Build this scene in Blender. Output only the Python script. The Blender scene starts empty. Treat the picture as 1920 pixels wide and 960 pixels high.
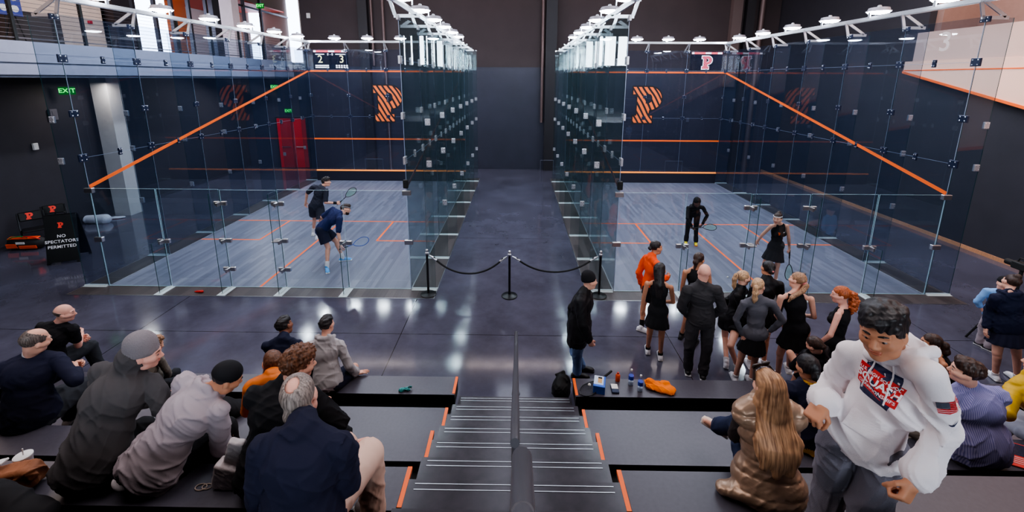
import bpy, math, random
import numpy as np
from mathutils import Vector, Matrix

random.seed(7)
SC = bpy.context.scene
COL = SC.collection

# ------------------------------------------------------------------ materials
MATS = {}


def _new(name):
    m = bpy.data.materials.new(name)
    m.use_nodes = True
    nt = m.node_tree
    b = nt.nodes.get('Principled BSDF')
    return m, nt, b


def srgb(r, g, b):
    def f(c):
        c /= 255.0
        return c / 12.92 if c <= .04045 else ((c + .055) / 1.055) ** 2.4
    return (f(r), f(g), f(b), 1)


def mat(name, rgb, rough=.6, metal=0, spec=.5, noise=.0, nscale=8, bump=0, bscale=60, sheen=0, emit=0, alpha=1,
        stretch=None):
    """plain principled material with optional procedural mottling and bump"""
    if name in MATS:
        return MATS[name]
    m, nt, b = _new(name)
    c = srgb(*rgb)
    b.inputs['Base Color'].default_value = c
    b.inputs['Roughness'].default_value = rough
    b.inputs['Metallic'].default_value = metal
    b.inputs['Specular IOR Level'].default_value = spec
    if sheen:
        b.inputs['Sheen Weight'].default_value = sheen
        b.inputs['Sheen Roughness'].default_value = .5
        b.inputs['Sheen Tint'].default_value = c
    if emit:
        b.inputs['Emission Color'].default_value = c
        b.inputs['Emission Strength'].default_value = emit
    L = nt.links.new
    if noise or bump:
        tc = nt.nodes.new('ShaderNodeTexCoord')
        src = tc.outputs['Object']
        if stretch:
            mp = nt.nodes.new('ShaderNodeMapping')
            mp.inputs['Scale'].default_value = stretch
            L(src, mp.inputs[0])
            src = mp.outputs[0]
    if noise:
        n = nt.nodes.new('ShaderNodeTexNoise')
        n.inputs['Scale'].default_value = nscale
        n.inputs['Detail'].default_value = 5
        L(src, n.inputs['Vector'])
        r = nt.nodes.new('ShaderNodeValToRGB')
        e = r.color_ramp.elements
        e[0].position, e[1].position = .3, .7
        e[0].color = tuple(x * (1 - noise) for x in c[:3]) + (1,)
        e[1].color = tuple(min(1, x * (1 + noise)) for x in c[:3]) + (1,)
        L(n.outputs['Fac'], r.inputs[0])
        L(r.outputs[0], b.inputs['Base Color'])
    if bump:
        n2 = nt.nodes.new('ShaderNodeTexNoise')
        n2.inputs['Scale'].default_value = bscale
        n2.inputs['Detail'].default_value = 3
        L(src, n2.inputs['Vector'])
        bp = nt.nodes.new('ShaderNodeBump')
        bp.inputs['Strength'].default_value = bump
        bp.inputs['Distance'].default_value = .01
        L(n2.outputs['Fac'], bp.inputs['Height'])
        L(bp.outputs[0], b.inputs['Normal'])
    MATS[name] = m
    return m


def emission(name, rgb, strength):
    if name in MATS:
        return MATS[name]
    m, nt, b = _new(name)
    nt.nodes.remove(b)
    e = nt.nodes.new('ShaderNodeEmission')
    e.inputs[0].default_value = srgb(*rgb)
    e.inputs[1].default_value = strength
    nt.links.new(e.outputs[0], nt.nodes['Material Output'].inputs[0])
    MATS[name] = m
    return m


def glass(name, tint, refl=1.0, haze=0, hazecol=(60, 80, 110), rough=.0):
    """thin architectural glass: tinted see-through, Fresnel mirror on top"""
    if name in MATS:
        return MATS[name]
    m, nt, b = _new(name)
    nt.nodes.remove(b)
    L = nt.links.new
    t = nt.nodes.new('ShaderNodeBsdfTransparent')
    t.inputs[0].default_value = tint + (1,)
    g = nt.nodes.new('ShaderNodeBsdfGlossy')
    g.inputs['Roughness'].default_value = rough
    g.inputs[0].default_value = (refl, refl, refl, 1)
    fr = nt.nodes.new('ShaderNodeFresnel')
    fr.inputs['IOR'].default_value = 1.5
    geo = nt.nodes.new('ShaderNodeNewGeometry')
    mx = nt.nodes.new('ShaderNodeMixShader')
    # a Fresnel factor that is the same from either side of the thin pane
    inv = nt.nodes.new('ShaderNodeMath')
    inv.operation = 'MULTIPLY_ADD'
    inv.inputs[1].default_value = (1 / 1.5 - 1.5)
    inv.inputs[2].default_value = 1.5
    L(geo.outputs['Backfacing'], inv.inputs[0])
    L(inv.outputs[0], fr.inputs['IOR'])
    L(fr.outputs[0], mx.inputs[0])
    L(t.outputs[0], mx.inputs[1])
    L(g.outputs[0], mx.inputs[2])
    out = mx
    if haze:
        d = nt.nodes.new('ShaderNodeBsdfDiffuse')
        d.inputs[0].default_value = srgb(*hazecol)
        m2 = nt.nodes.new('ShaderNodeMixShader')
        m2.inputs[0].default_value = haze
        L(mx.outputs[0], m2.inputs[1])
        L(d.outputs[0], m2.inputs[2])
        out = m2
    L(out.outputs[0], nt.nodes['Material Output'].inputs[0])
    MATS[name] = m
    return m


# ------------------------------------------------------------------ mesh builder
class MB:
    def __init__(s):
        s.v, s.f, s.m = [], [], []

    def add(s, vs, fs, mi=0):
        o = len(s.v)
        s.v += [tuple(p) for p in vs]
        s.f += [tuple(i + o for i in f) for f in fs]
        s.m += [mi] * len(fs)
        return s

    def box(s, x0, x1, y0, y1, z0, z1, mi=0, side=None):
        vs = [(x, y, z) for z in (z0, z1) for y in (y0, y1) for x in (x0, x1)]
        fs = [(0, 2, 3, 1), (4, 5, 7, 6), (0, 1, 5, 4), (2, 6, 7, 3), (0, 4, 6, 2), (1, 3, 7, 5)]
        s.add(vs, fs, mi)
        if side is not None:   # material of the thin faces of a pane: edges get 'side'
            d = [abs(x1 - x0), abs(y1 - y0), abs(z1 - z0)]
            k = d.index(min(d))
            big = {0: (4, 5), 1: (2, 3), 2: (0, 1)}[k]
            for i in range(6):
                if i not in big:
                    s.m[len(s.m) - 6 + i] = side
        return s

    def obox(s, c, hx, hy, hz, R=None, mi=0, bev=0):
        """oriented box, half sizes, optional chamfer"""
        R = R or Matrix.Identity(3)
        c = Vector(c)
        if bev:
            bev = min(bev, hx * .9, hy * .9, hz * .9)
            vs, idx = [], {}
            for sx in (-1, 1):
                for sy in (-1, 1):
                    for sz in (-1, 1):
                        for a in range(3):
                            p = [sx * hx, sy * hy, sz * hz]
                            for j in range(3):
                                if j != a:
                                    p[j] -= (sx, sy, sz)[j] * bev
                            idx[sx, sy, sz, a] = len(vs)
                            vs.append(c + R @ Vector(p))
            fs = []
            S = (-1, 1)
            for a in range(3):
                b, d = (a + 1) % 3, (a + 2) % 3
                for sg in S:
                    q = []
                    for sb, sd in ((-1, -1), (1, -1), (1, 1), (-1, 1)):
                        k = [0, 0, 0]
                        k[a], k[b], k[d] = sg, sb, sd
                        q.append(idx[k[0], k[1], k[2], a])
                    fs.append(q if sg > 0 else q[::-1])
                for sb in S:
                    for sd in S:   # edge along a between faces b and d
                        k0, k1 = [0] * 3, [0] * 3
                        k0[a], k0[b], k0[d] = -1, sb, sd
                        k1[a], k1[b], k1[d] = 1, sb, sd
                        q = [idx[(*k0, b)], idx[(*k1, b)], idx[(*k1, d)], idx[(*k0, d)]]
                        fs.append(q if sb * sd < 0 else q[::-1])
            for sx in S:
                for sy in S:
                    for sz in S:
                        t = [idx[sx, sy, sz, 0], idx[sx, sy, sz, 1], idx[sx, sy, sz, 2]]
                        fs.append(t if sx * sy * sz > 0 else t[::-1])
            return s.add(vs, fs, mi)
        vs = [c + R @ Vector((x, y, z)) for z in (-hz, hz) for y in (-hy, hy) for x in (-hx, hx)]
        return s.add(vs, [(0, 2, 3, 1), (4, 5, 7, 6), (0, 1, 5, 4), (2, 6, 7, 3), (0, 4, 6, 2), (1, 3, 7, 5)], mi)

    def tube(s, pts, r, n=8, mi=0, cap=True, closed=False):
        pts = [Vector(p) for p in pts]
        rs = r if isinstance(r, (list, tuple)) else [r] * len(pts)
        N = len(pts)
        rings, up = [], None
        for i, p in enumerate(pts):
            if closed:
                t = pts[(i + 1) % N] - pts[i - 1]
            else:
                t = pts[min(i + 1, N - 1)] - pts[max(i - 1, 0)]
            t.normalize()
            if up is None:
                up = t.orthogonal().normalized()
            up = (up - t * up.dot(t))
            if up.length < 1e-6:
                up = t.orthogonal()
            up.normalize()
            w = t.cross(up)
            rings.append([p + (up * math.cos(a) + w * math.sin(a)) * rs[i]
                          for a in (2 * math.pi * k / n for k in range(n))])
        vs = [q for ring in rings for q in ring]
        fs = []
        for i in range(N if closed else N - 1):
            j = (i + 1) % N
            for k in range(n):
                fs.append((i * n + k, i * n + (k + 1) % n, j * n + (k + 1) % n, j * n + k))
        if cap and not closed:
            fs.append(tuple(range(n))[::-1])
            fs.append(tuple((N - 1) * n + k for k in range(n)))
        return s.add(vs, fs, mi)

    def lathe(s, prof, c=(0, 0, 0), n=24, mi=0, R=None):
        """prof: [(radius, z)] turned about z"""
        R = R or Matrix.Identity(3)
        c = Vector(c)
        vs = [c + R @ Vector((r * math.cos(2 * math.pi * k / n), r * math.sin(2 * math.pi * k / n), z))
              for r, z in prof for k in range(n)]
        fs = []
        for i in range(len(prof) - 1):
            for k in range(n):
                fs.append((i * n + k, i * n + (k + 1) % n, (i + 1) * n + (k + 1) % n, (i + 1) * n + k))
        fs.append(tuple(range(n))[::-1])
        fs.append(tuple((len(prof) - 1) * n + k for k in range(n)))
        return s.add(vs, fs, mi)

    def prism(s, poly, h, fn, mi=0):
        """polygon (a,b) extruded 0..h ; fn(a,b,c)->xyz"""
        n = len(poly)
        vs = [fn(a, b, 0) for a, b in poly] + [fn(a, b, h) for a, b in poly]
        fs = [tuple(range(n))[::-1], tuple(range(n, 2 * n))] + \
             [(i, (i + 1) % n, n + (i + 1) % n, n + i) for i in range(n)]
        return s.add(vs, fs, mi)

    def build(s, name, mats, parent=None, smooth=False, loc=None):
        me = bpy.data.meshes.new(name)
        vs = s.v
        if loc is not None:
            vs = [(x - loc[0], y - loc[1], z - loc[2]) for x, y, z in vs]
        me.from_pydata(vs, [], s.f)
        for m in (mats if isinstance(mats, (list, tuple)) else [mats]):
            me.materials.append(m)
        if max(s.m, default=0) > 0:
            me.polygons.foreach_set('material_index', s.m)
        if smooth:
            me.polygons.foreach_set('use_smooth', [True] * len(s.f))
        me.update()
        if smooth:
            try:
                me.set_sharp_from_angle(angle=math.radians(40))
            except Exception:
                pass
        o = bpy.data.objects.new(name, me)
        COL.objects.link(o)
        if loc is not None:
            o.location = loc
        if parent is not None:
            o.parent = parent
            if loc is None:
                o.matrix_parent_inverse = Matrix.LocRotScale(parent.location, parent.rotation_euler, None).inverted()
        return o


def tag(o, label=None, cat=None, group=None, kind=None):
    if label:
        o['label'] = label
    if cat:
        o['category'] = cat
    if group:
        o['group'] = group
    if kind:
        o['kind'] = kind
    return o


def thing(name, label, cat, loc=(0, 0, 0), rz=0, group=None, kind=None):
    o = bpy.data.objects.new(name, None)
    o.empty_display_size = .1
    COL.objects.link(o)
    o.location = loc
    o.rotation_euler = (0, 0, rz)
    return tag(o, label, cat, group, kind)


def struct(o, label=None, cat=None):
    return tag(o, label, cat, None, 'structure')


def part(mb, name, m, root, smooth=False):
    """a part whose builder coordinates are local to the thing"""
    o = mb.build(name, m, None, smooth)
    o.parent = root
    return o


def dup(root, loc=None, rz=None, label=None):
    r = root.copy()
    COL.objects.link(r)
    if loc is not None:
        r.location = loc
    if rz is not None:
        r.rotation_euler = (0, 0, rz)
    if label:
        r['label'] = label
    for ch in list(root.children):
        c = ch.copy()
        COL.objects.link(c)
        c.parent = r
        c.matrix_parent_inverse = ch.matrix_parent_inverse
        for g in list(ch.children):
            d = g.copy()
            COL.objects.link(d)
            d.parent = c
            d.matrix_parent_inverse = g.matrix_parent_inverse
    return r


def text_mesh(name, body, size, m, parent, Rm, loc, depth=.001, align='CENTER', bold=0, spacing=1.0):
    cu = bpy.data.curves.new(name, 'FONT')
    cu.body = body
    cu.size = size
    cu.extrude = depth
    cu.offset = bold
    cu.align_x = align
    cu.align_y = 'CENTER'
    cu.space_character = spacing
    cu.resolution_u = 3
    tmp = bpy.data.objects.new(name + '_t', cu)
    COL.objects.link(tmp)
    dg = bpy.context.evaluated_depsgraph_get()
    me = bpy.data.meshes.new_from_object(tmp.evaluated_get(dg))
    bpy.data.objects.remove(tmp)
    me.materials.clear()
    me.materials.append(m)
    o = bpy.data.objects.new(name, me)
    COL.objects.link(o)
    M4 = Matrix.Translation(Vector(loc)) @ Rm.to_4x4()
    if parent is not None:
        o.parent = parent
    o.matrix_basis = M4
    return o


def basis(x, y):
    """rotation whose local x,y axes are the given world vectors"""
    x = Vector(x).normalized()
    y = Vector(y)
    y = (y - x * y.dot(x)).normalized()
    z = x.cross(y)
    return Matrix((x, y, z)).transposed()


def stripes_mat(name, a, b, scale=4.0, emit=0):
    """tiger stripes: a warped diagonal wave thresholded to two colours"""
    m, nt, p = _new(name)
    L = nt.links.new
    tc = nt.nodes.new('ShaderNodeTexCoord')
    mp = nt.nodes.new('ShaderNodeMapping')
    mp.inputs['Rotation'].default_value = (0, 0, math.radians(-33))
    mp.inputs['Location'].default_value = (.13, .02, 0)
    w = nt.nodes.new('ShaderNodeTexWave')
    w.wave_profile = 'SIN'
    w.inputs['Scale'].default_value = scale
    w.inputs['Distortion'].default_value = 2.2
    w.inputs['Detail'].default_value = 0
    w.inputs['Detail Scale'].default_value = .8
    r = nt.nodes.new('ShaderNodeValToRGB')
    r.color_ramp.interpolation = 'CONSTANT'
    r.color_ramp.elements[0].color = srgb(*b)
    r.color_ramp.elements[1].color = srgb(*a)
    r.color_ramp.elements[1].position = .38
    L(tc.outputs['Object'], mp.inputs[0])
    L(mp.outputs[0], w.inputs['Vector'])
    L(w.outputs['Fac'], r.inputs[0])
    L(r.outputs[0], p.inputs['Base Color'])
    p.inputs['Roughness'].default_value = .5
    if emit:
        L(r.outputs[0], p.inputs['Emission Color'])
        p.inputs['Emission Strength'].default_value = emit
    MATS[name] = m
    return m


# slab-serif letter outline in a unit-high box (outer ring, bowl counter)
def p_outline(grow=0.0):
    def arc(cx, cy, rx, ry, a0, a1, n=14):
        return [(cx + rx * math.cos(math.radians(a0 + (a1 - a0) * i / n)),
                 cy + ry * math.sin(math.radians(a0 + (a1 - a0) * i / n))) for i in range(n + 1)]
    g = grow
    outer = [(.02 - g, 0 - g), (.56 + g, 0 - g), (.56 + g, .2 + g), (.45 + g, .2 + g), (.47 + g, .36 - g)]
    outer += arc(.47, .68, .33 + g, .32 + g, -75, 90)
    outer += [(0 - g, 1 + g), (0 - g, .80 - g), (.12 - g, .80 - g), (.12 - g, .2 + g), (.02 - g, .2 + g)]
    k = -g
    inner = [(.36, .54)] + arc(.44, .68, .10 + k, .13 + k, -90, 90, 10) + [(.36, .81)]
    return outer, inner


def p_mark(name, h, m, parent, Rm, loc, grow=0.0, depth=.002):
    """flat letter mark with a hole, made from quads between rings (triangulated fan by bmesh)"""
    import bmesh
    outer, inner = p_outline(grow)
    bm = bmesh.new()
    ed = []
    for ring in (outer, inner):
        vs = [bm.verts.new((a * h - .4 * h, b * h - .5 * h, 0)) for a, b in ring]
        ed += [bm.edges.new((vs[i], vs[(i + 1) % len(vs)])) for i in range(len(vs))]
    bmesh.ops.triangle_fill(bm, use_beauty=True, use_dissolve=False, edges=ed)
    for f in bm.faces:
        if f.normal.z < 0:
            f.normal_flip()
    r = bmesh.ops.extrude_face_region(bm, geom=list(bm.faces))
    bmesh.ops.translate(bm, vec=(0, 0, depth), verts=[e for e in r['geom'] if isinstance(e, bmesh.types.BMVert)])
    me = bpy.data.meshes.new(name)
    bm.to_mesh(me)
    bm.free()
    me.materials.append(m)
    o = bpy.data.objects.new(name, me)
    COL.objects.link(o)
    if parent is not None:
        o.parent = parent
    o.matrix_basis = Matrix.Translation(Vector(loc)) @ Rm.to_4x4()
    return o
# ------------------------------------------------------------------ setting
def floor_mat():
    m, nt, b = _new('polished_concrete')
    L = nt.links.new
    tc = nt.nodes.new('ShaderNodeTexCoord')
    n = nt.nodes.new('ShaderNodeTexNoise')
    n.inputs['Scale'].default_value = .9
    n.inputs['Detail'].default_value = 8
    n.inputs['Roughness'].default_value = .65
    L(tc.outputs['Object'], n.inputs['Vector'])
    r = nt.nodes.new('ShaderNodeValToRGB')
    e = r.color_ramp.elements
    e[0].position, e[1].position = .3, .72
    e[0].color, e[1].color = srgb(64, 62, 74), srgb(94, 92, 109)
    L(n.outputs['Fac'], r.inputs[0])
    # saw cut joints
    sx = nt.nodes.new('ShaderNodeSeparateXYZ')
    L(tc.outputs['Object'], sx.inputs[0])
    prev = None
    for ax, off, step in ((0, 1.9, 4.6), (1, 1.62, 4.6)):
        a = nt.nodes.new('ShaderNodeMath')
        a.operation = 'ADD'
        a.inputs[1].default_value = off + 46
        L(sx.outputs[ax], a.inputs[0])
        f = nt.nodes.new('ShaderNodeMath')
        f.operation = 'MODULO'
        f.inputs[1].default_value = step
        L(a.outputs[0], f.inputs[0])
        g = nt.nodes.new('ShaderNodeMath')
        g.operation = 'LESS_THAN'
        g.inputs[1].default_value = .012
        L(f.outputs[0], g.inputs[0])
        if prev:
            mx = nt.nodes.new('ShaderNodeMath')
            mx.operation = 'MAXIMUM'
            L(prev.outputs[0], mx.inputs[0])
            L(g.outputs[0], mx.inputs[1])
            prev = mx
        else:
            prev = g
    mix = nt.nodes.new('ShaderNodeMixRGB')
    L(prev.outputs[0], mix.inputs[0])
    L(r.outputs[0], mix.inputs[1])
    mix.inputs[2].default_value = srgb(22, 22, 28)
    L(mix.outputs[0], b.inputs['Base Color'])
    n2 = nt.nodes.new('ShaderNodeTexNoise')
    n2.inputs['Scale'].default_value = 3
    n2.inputs['Detail'].default_value = 6
    L(tc.outputs['Object'], n2.inputs['Vector'])
    mr = nt.nodes.new('ShaderNodeMapRange')
    mr.inputs['To Min'].default_value = .05
    mr.inputs['To Max'].default_value = .15
    L(n2.outputs['Fac'], mr.inputs[0])
    L(mr.outputs[0], b.inputs['Roughness'])
    b.inputs['Specular IOR Level'].default_value = .75
    bp = nt.nodes.new('ShaderNodeBump')
    bp.inputs['Strength'].default_value = .015
    bp.inputs['Distance'].default_value = .02
    L(n2.outputs['Fac'], bp.inputs['Height'])
    L(bp.outputs[0], b.inputs['Normal'])
    return m


def plank_mat(name, dark, light, w=.083, rough=.32):
    """narrow boards along y with grain, done with noise in stretched coordinates"""
    m, nt, b = _new(name)
    L = nt.links.new
    tc = nt.nodes.new('ShaderNodeTexCoord')
    sp = nt.nodes.new('ShaderNodeSeparateXYZ')
    L(tc.outputs['Object'], sp.inputs[0])

    def math_(op, a, v=None, c=None):
        n = nt.nodes.new('ShaderNodeMath')
        n.operation = op
        L(a, n.inputs[0])
        if v is not None:
            if isinstance(v, (int, float)):
                n.inputs[1].default_value = v
            else:
                L(v, n.inputs[1])
        return n.outputs[0]
    row = math_('FLOOR', math_('DIVIDE', sp.outputs[0], w))
    wn = nt.nodes.new('ShaderNodeTexWhiteNoise')
    wn.noise_dimensions = '1D'
    L(row, wn.inputs['W'])
    ysh = math_('ADD', math_('DIVIDE', sp.outputs[1], 1.3), math_('MULTIPLY', wn.outputs['Value'], 7.3))
    seg = math_('FLOOR', ysh)
    wn2 = nt.nodes.new('ShaderNodeTexWhiteNoise')
    wn2.noise_dimensions = '2D'
    cb = nt.nodes.new('ShaderNodeCombineXYZ')
    L(row, cb.inputs[0])
    L(seg, cb.inputs[1])
    L(cb.outputs[0], wn2.inputs['Vector'])
    mp = nt.nodes.new('ShaderNodeMapping')
    mp.inputs['Scale'].default_value = (45, 2.2, 1)
    L(tc.outputs['Object'], mp.inputs[0])
    gr = nt.nodes.new('ShaderNodeTexNoise')
    gr.inputs['Scale'].default_value = 1
    gr.inputs['Detail'].default_value = 6
    L(mp.outputs[0], gr.inputs['Vector'])
    f = math_('ADD', math_('MULTIPLY', wn2.outputs['Value'], .55), math_('MULTIPLY', gr.outputs['Fac'], .5))
    r = nt.nodes.new('ShaderNodeValToRGB')
    e = r.color_ramp.elements
    e[0].position, e[1].position = .15, .95
    e[0].color, e[1].color = srgb(*dark), srgb(*light)
    L(f, r.inputs[0])
    L(r.outputs[0], b.inputs['Base Color'])
    b.inputs['Roughness'].default_value = rough
    MATS[name] = m
    return m


M_FLOOR = floor_mat()
M_COURT = plank_mat('court_boards', (90, 94, 112), (126, 130, 148))
M_PLINTH = plank_mat('surround_boards', (58, 52, 54), (96, 88, 88), .16, .35)
M_DARKWALL = mat('charcoal_wall', (50, 47, 54), .7, noise=.08, nscale=2)
M_DARKWALL2 = mat('navy_wall', (58, 58, 72), .45, noise=.08, nscale=1.5)
M_UPWALL = mat('umber_wall', (62, 50, 52), .7, noise=.08, nscale=1.2)
M_BLACK = mat('matte_black', (14, 14, 16), .7)
M_BLACKGLOSS = mat('black_coat', (16, 16, 19), .35)
M_WHITE = mat('white_paint', (232, 228, 226), .55, noise=.03)
M_BEIGE = mat('beige_panel', (226, 198, 182), .6, noise=.04, nscale=3)
M_GREYMETAL = mat('grey_fascia', (104, 106, 120), .4, metal=.3, noise=.05, nscale=3)
M_STEEL = mat('brushed_steel', (205, 205, 210), .28, metal=1)
M_ALU = mat('satin_aluminium', (214, 216, 222), .32, metal=.85)
M_ORANGE = mat('orange_line', (255, 112, 40), .45)
M_ORANGE_FLOOR = mat('orange_floor_line', (255, 110, 42), .5)  # plain orange paint of the floor lines, no emission
M_REDBACK = mat('line_back_red', (110, 40, 34), .6)
M_EDGE = mat('glass_edge', (176, 216, 226), .25, spec=.8)
M_EDGEDARK = mat('glass_edge_green', (24, 66, 64), .2, spec=.8)
M_GLASS = glass('court_glass', (.82, .87, .91), .62, .022, (95, 120, 165))
M_GLASSIN = glass('aisle_glass', (.86, .90, .905), .95, .022, (120, 142, 150))
M_GLASSBACK = glass('back_glass', (.95, .975, .98), .8)
M_GLASSFRONT = glass('front_glass', (.80, .83, .87), .9, .07, (84, 90, 118))
M_CLAMP = mat('clamp_navy', (38, 48, 74), .35, metal=.4)
M_CLAMPL = mat('clamp_steel', (196, 192, 198), .35, metal=.6)
M_BOLT = mat('bolt_steel', (215, 220, 230), .25, metal=.8)
M_PLATE = mat('frosted_plate', (214, 226, 230), .35)
M_LAMP = emission('lamp_glow', (236, 244, 255), 60)
M_LAMPBODY = mat('lamp_housing', (176, 170, 178), .45, metal=.3)
M_BENCH = mat('bench_laminate', (78, 74, 84), .36, noise=.08, nscale=30)
M_BENCHEDGE = mat('bench_edge', (20, 19, 22), .5)
M_STEP = mat('step_concrete', (58, 53, 60), .22, noise=.25, nscale=9, spec=.7)
M_RAILPAINT = mat('rail_grey', (96, 94, 100), .38, metal=.4)
M_STRIPES = stripes_mat('tiger_stripe', (255, 122, 58), (18, 18, 30), 1.7)

LX, RX, CW, CL = -8.506, 2.118, 6.40, 9.75     # left edge of each court, width, length
TOP = 5.46

# floor: concrete slab with a separate boarded surround round each court
mb = MB()
mb.box(-13.2, 12.1, -16.5, 17.5, -.3, 0)
FLOOR = struct(mb.build('floor', M_FLOOR))

YF = CL + .55
sur = MB()
for x0 in (LX, RX):
    inner = x0 if x0 > 0 else x0 + CW
    xo0, xo1 = (x0 - .52, x0 + CW + .54) if x0 < 0 else (x0 - .56, x0 + CW + .51)
    z = .004
    sur.box(xo0, xo1, -.38, 0, 0, z)
    sur.box(xo0, xo1, CL, YF, 0, z)
    sur.box(xo0, x0, 0, CL, 0, z)
    sur.box(x0 + CW, xo1, 0, CL, 0, z)
SUR = struct(sur.build('trim_1', M_PLINTH))
mb = MB()
for x0 in (LX, RX):
    xo0, xo1 = (x0 - .52, x0 + CW + .54) if x0 < 0 else (x0 - .56, x0 + CW + .51)
    t = .014
    mb.box(xo0 - t, xo1 + t, -.38 - t, -.38, 0, .006)
    mb.box(xo0 - t, xo0, -.38, YF, 0, .006)
    mb.box(xo1, xo1 + t, -.38, YF, 0, .006)
    mb.box(xo0 - t, xo1 + t, YF, YF + t, 0, .006)
struct(mb.build('trim_2', M_STEEL))

for x0, nm in ((LX, 'left'), (RX, 'right')):
    mb = MB()
    mb.box(x0, x0 + CW, 0, CL, 0, .006)
    cf = struct(mb.build('court_floor', M_COURT), nm + ' squash court floor of narrow grey boards with orange lines', 'court floor')
    S = CL - 5.44
    w, z0, z1 = .05, .0062, .0085
    ln = MB()
    ln.box(x0, x0 + CW, S - w / 2, S + w / 2, z0, z1)
    ln.box(x0 + CW / 2 - w / 2, x0 + CW / 2 + w / 2, 0, S - w / 2, z0, z1)
    for s in (0, 1):
        a, b_ = (x0, x0 + 1.6) if s == 0 else (x0 + CW - 1.6, x0 + CW)
        ln.box(a, b_, S - 1.6 - w / 2, S - 1.6 + w / 2, z0, z1)
        xi = b_ if s == 0 else a
        ln.box(xi - w / 2, xi + w / 2, S - 1.6, S - w / 2, z0, z1)
    o = ln.build('floor_lines', M_ORANGE_FLOOR, cf)
    o['label'] = 'orange court marking lines'
    e = MB()
    e.box(x0 - .02, x0 + CW + .02, -.012, .008, 0, .012)
    e.box(x0 - .012, x0 + .008, 0, CL, 0, .012)
    e.box(x0 + CW - .008, x0 + CW + .012, 0, CL, 0, .012)
    e.build('edge_channel', M_ALU, cf)

# room shell
XW0, XW1, YE = -13.0, 11.9, 12.35
mb = MB()
mb.box(XW0, XW0 + .12 - .12, 0, 0, 0, 0) if 0 else None
mb.box(XW0 - .2, XW0, -16.5, 12.35, 0, 4.3)
struct(mb.build('wall_left_lower', M_DARKWALL))
mb = MB()
mb.box(XW0 - .2, XW0, -16.5, 6.0, 4.3, 10.2)
struct(mb.build('wall_left_upper', M_BEIGE))
mb = MB()
mb.box(XW0 - .2, XW1 + .2, YE, YE + .2, 0, 4.85)
struct(mb.build('wall_back_lower', M_DARKWALL2))
mb = MB()
mb.box(-9.9, XW1 + .2, YE + .01, YE + .2, 4.85, 10.2)
mb.box(-9.9, XW1, YE - .015, YE + .01, 4.85, 4.875)
struct(mb.build('wall_back_upper', M_UPWALL))
mb = MB()
mb.box(XW1, XW1 + .2, -16.5, 12.35, 0, 4.6)
mb.box(XW1, XW1 + .2, 4.9, 12.35, 4.6, 10.2)
struct(mb.build('wall_right', M_DARKWALL))
mb = MB()
mb.box(XW1 + 1.2, XW1 + 1.4, -16.5, 4.9, 4.6, 10.2)
mb.box(XW1 + .2, XW1 + 1.2, 4.7, 4.9, 4.6, 10.2)
struct(mb.build('wall_right_upper', mat('taupe_wall', (150, 118, 108), .7, noise=.05)))
mb = MB()
mb.box(-17.5, XW1 + 1.4, -16.5, 18.0, 10.2, 10.4)
struct(mb.build('ceiling', mat('ceiling_dark', (70, 62, 62), .8)))
mb = MB()
mb.box(XW1 - .02, XW1, -16.4, 12.3, 0, .10)
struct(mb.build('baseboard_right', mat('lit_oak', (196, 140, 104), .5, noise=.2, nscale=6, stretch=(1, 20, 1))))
mb = MB()
mb.box(XW0, XW0 + .015, -16.4, 12.3, 0, .09)
struct(mb.build('baseboard_left', mat('grey_skirting', (60, 58, 66), .5)))
# rear wall behind the viewer, with a tall window wall over the seating
mb = MB()
mb.box(-17.5, XW1 + 1.4, -16.7, -16.5, 0, 5.0)
mb.box(-17.5, XW1 + 1.4, -16.7, -16.5, 6.7, 10.2)
for a, b_ in ((-17.5, -6.35), (-6.2, -5.9), (-5.72, -5.4), (-3.2, 3.4), (7.0, XW1 + 1.4)):
    mb.box(a, b_, -16.7, -16.5, 5.0, 6.7)
struct(mb.build('wall_front', M_DARKWALL))
for i, (a, b_) in enumerate(((-6.35, -3.2), (3.4, 7.0))):
    fr = MB()
    n = 5
    for k in range(n + 1):
        x = a + (b_ - a) * k / n
        fr.box(x - .06, x + .06, -16.62, -16.5, 5.0, 6.7)
    for z in (5.0, 6.63):
        fr.box(a, b_, -16.62, -16.5, z, z + .07)
    w_ = struct(fr.build('window_%d' % (i + 1), M_BLACK))
    g = MB()
    g.box(a, b_, -16.66, -16.65, 5.0, 6.7)
    g.build('daylight_pane', emission('day_sky', (230, 242, 255), 34.0), w_)

# mezzanine on the left: slab, fascia, deep upper room with glazing
MX = -10.5
mb = MB()
mb.box(XW0 - 4.4, MX, -16.5, 17.5, 4.42, 5.02)
mb.box(MX - .12, MX + .02, -16.5, 17.5, 4.30, 4.36)
struct(mb.build('mezzanine_slab', M_GREYMETAL))
mb = MB()
mb.box(MX, MX + .05, -16.5, 12.33, 4.80, 5.06)
mb.box(MX + .02, MX + .04, -16.5, 12.33, 4.62, 4.80)
mb.box(MX, MX + .07, -16.5, 12.33, 4.36, 4.58)
struct(mb.build('trim_3', mat('pale_fascia', (150, 150, 168), .45, noise=.04)))
mb = MB()
mb.box(-17.5, -9.9, 17.3, 17.5, 5.0, 10.2)
mb.box(-17.5, -17.3, 5.8, 17.5, 5.0, 10.2)
mb.box(-17.5, XW0, 5.8, 6.0, 5.0, 10.2)
mb.box(-9.95, -9.88, 12.36, 17.4, 5.0, 10.2)
struct(mb.build('wall_mezzanine', mat('lobby_wall', (206, 190, 180), .7)))
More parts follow.
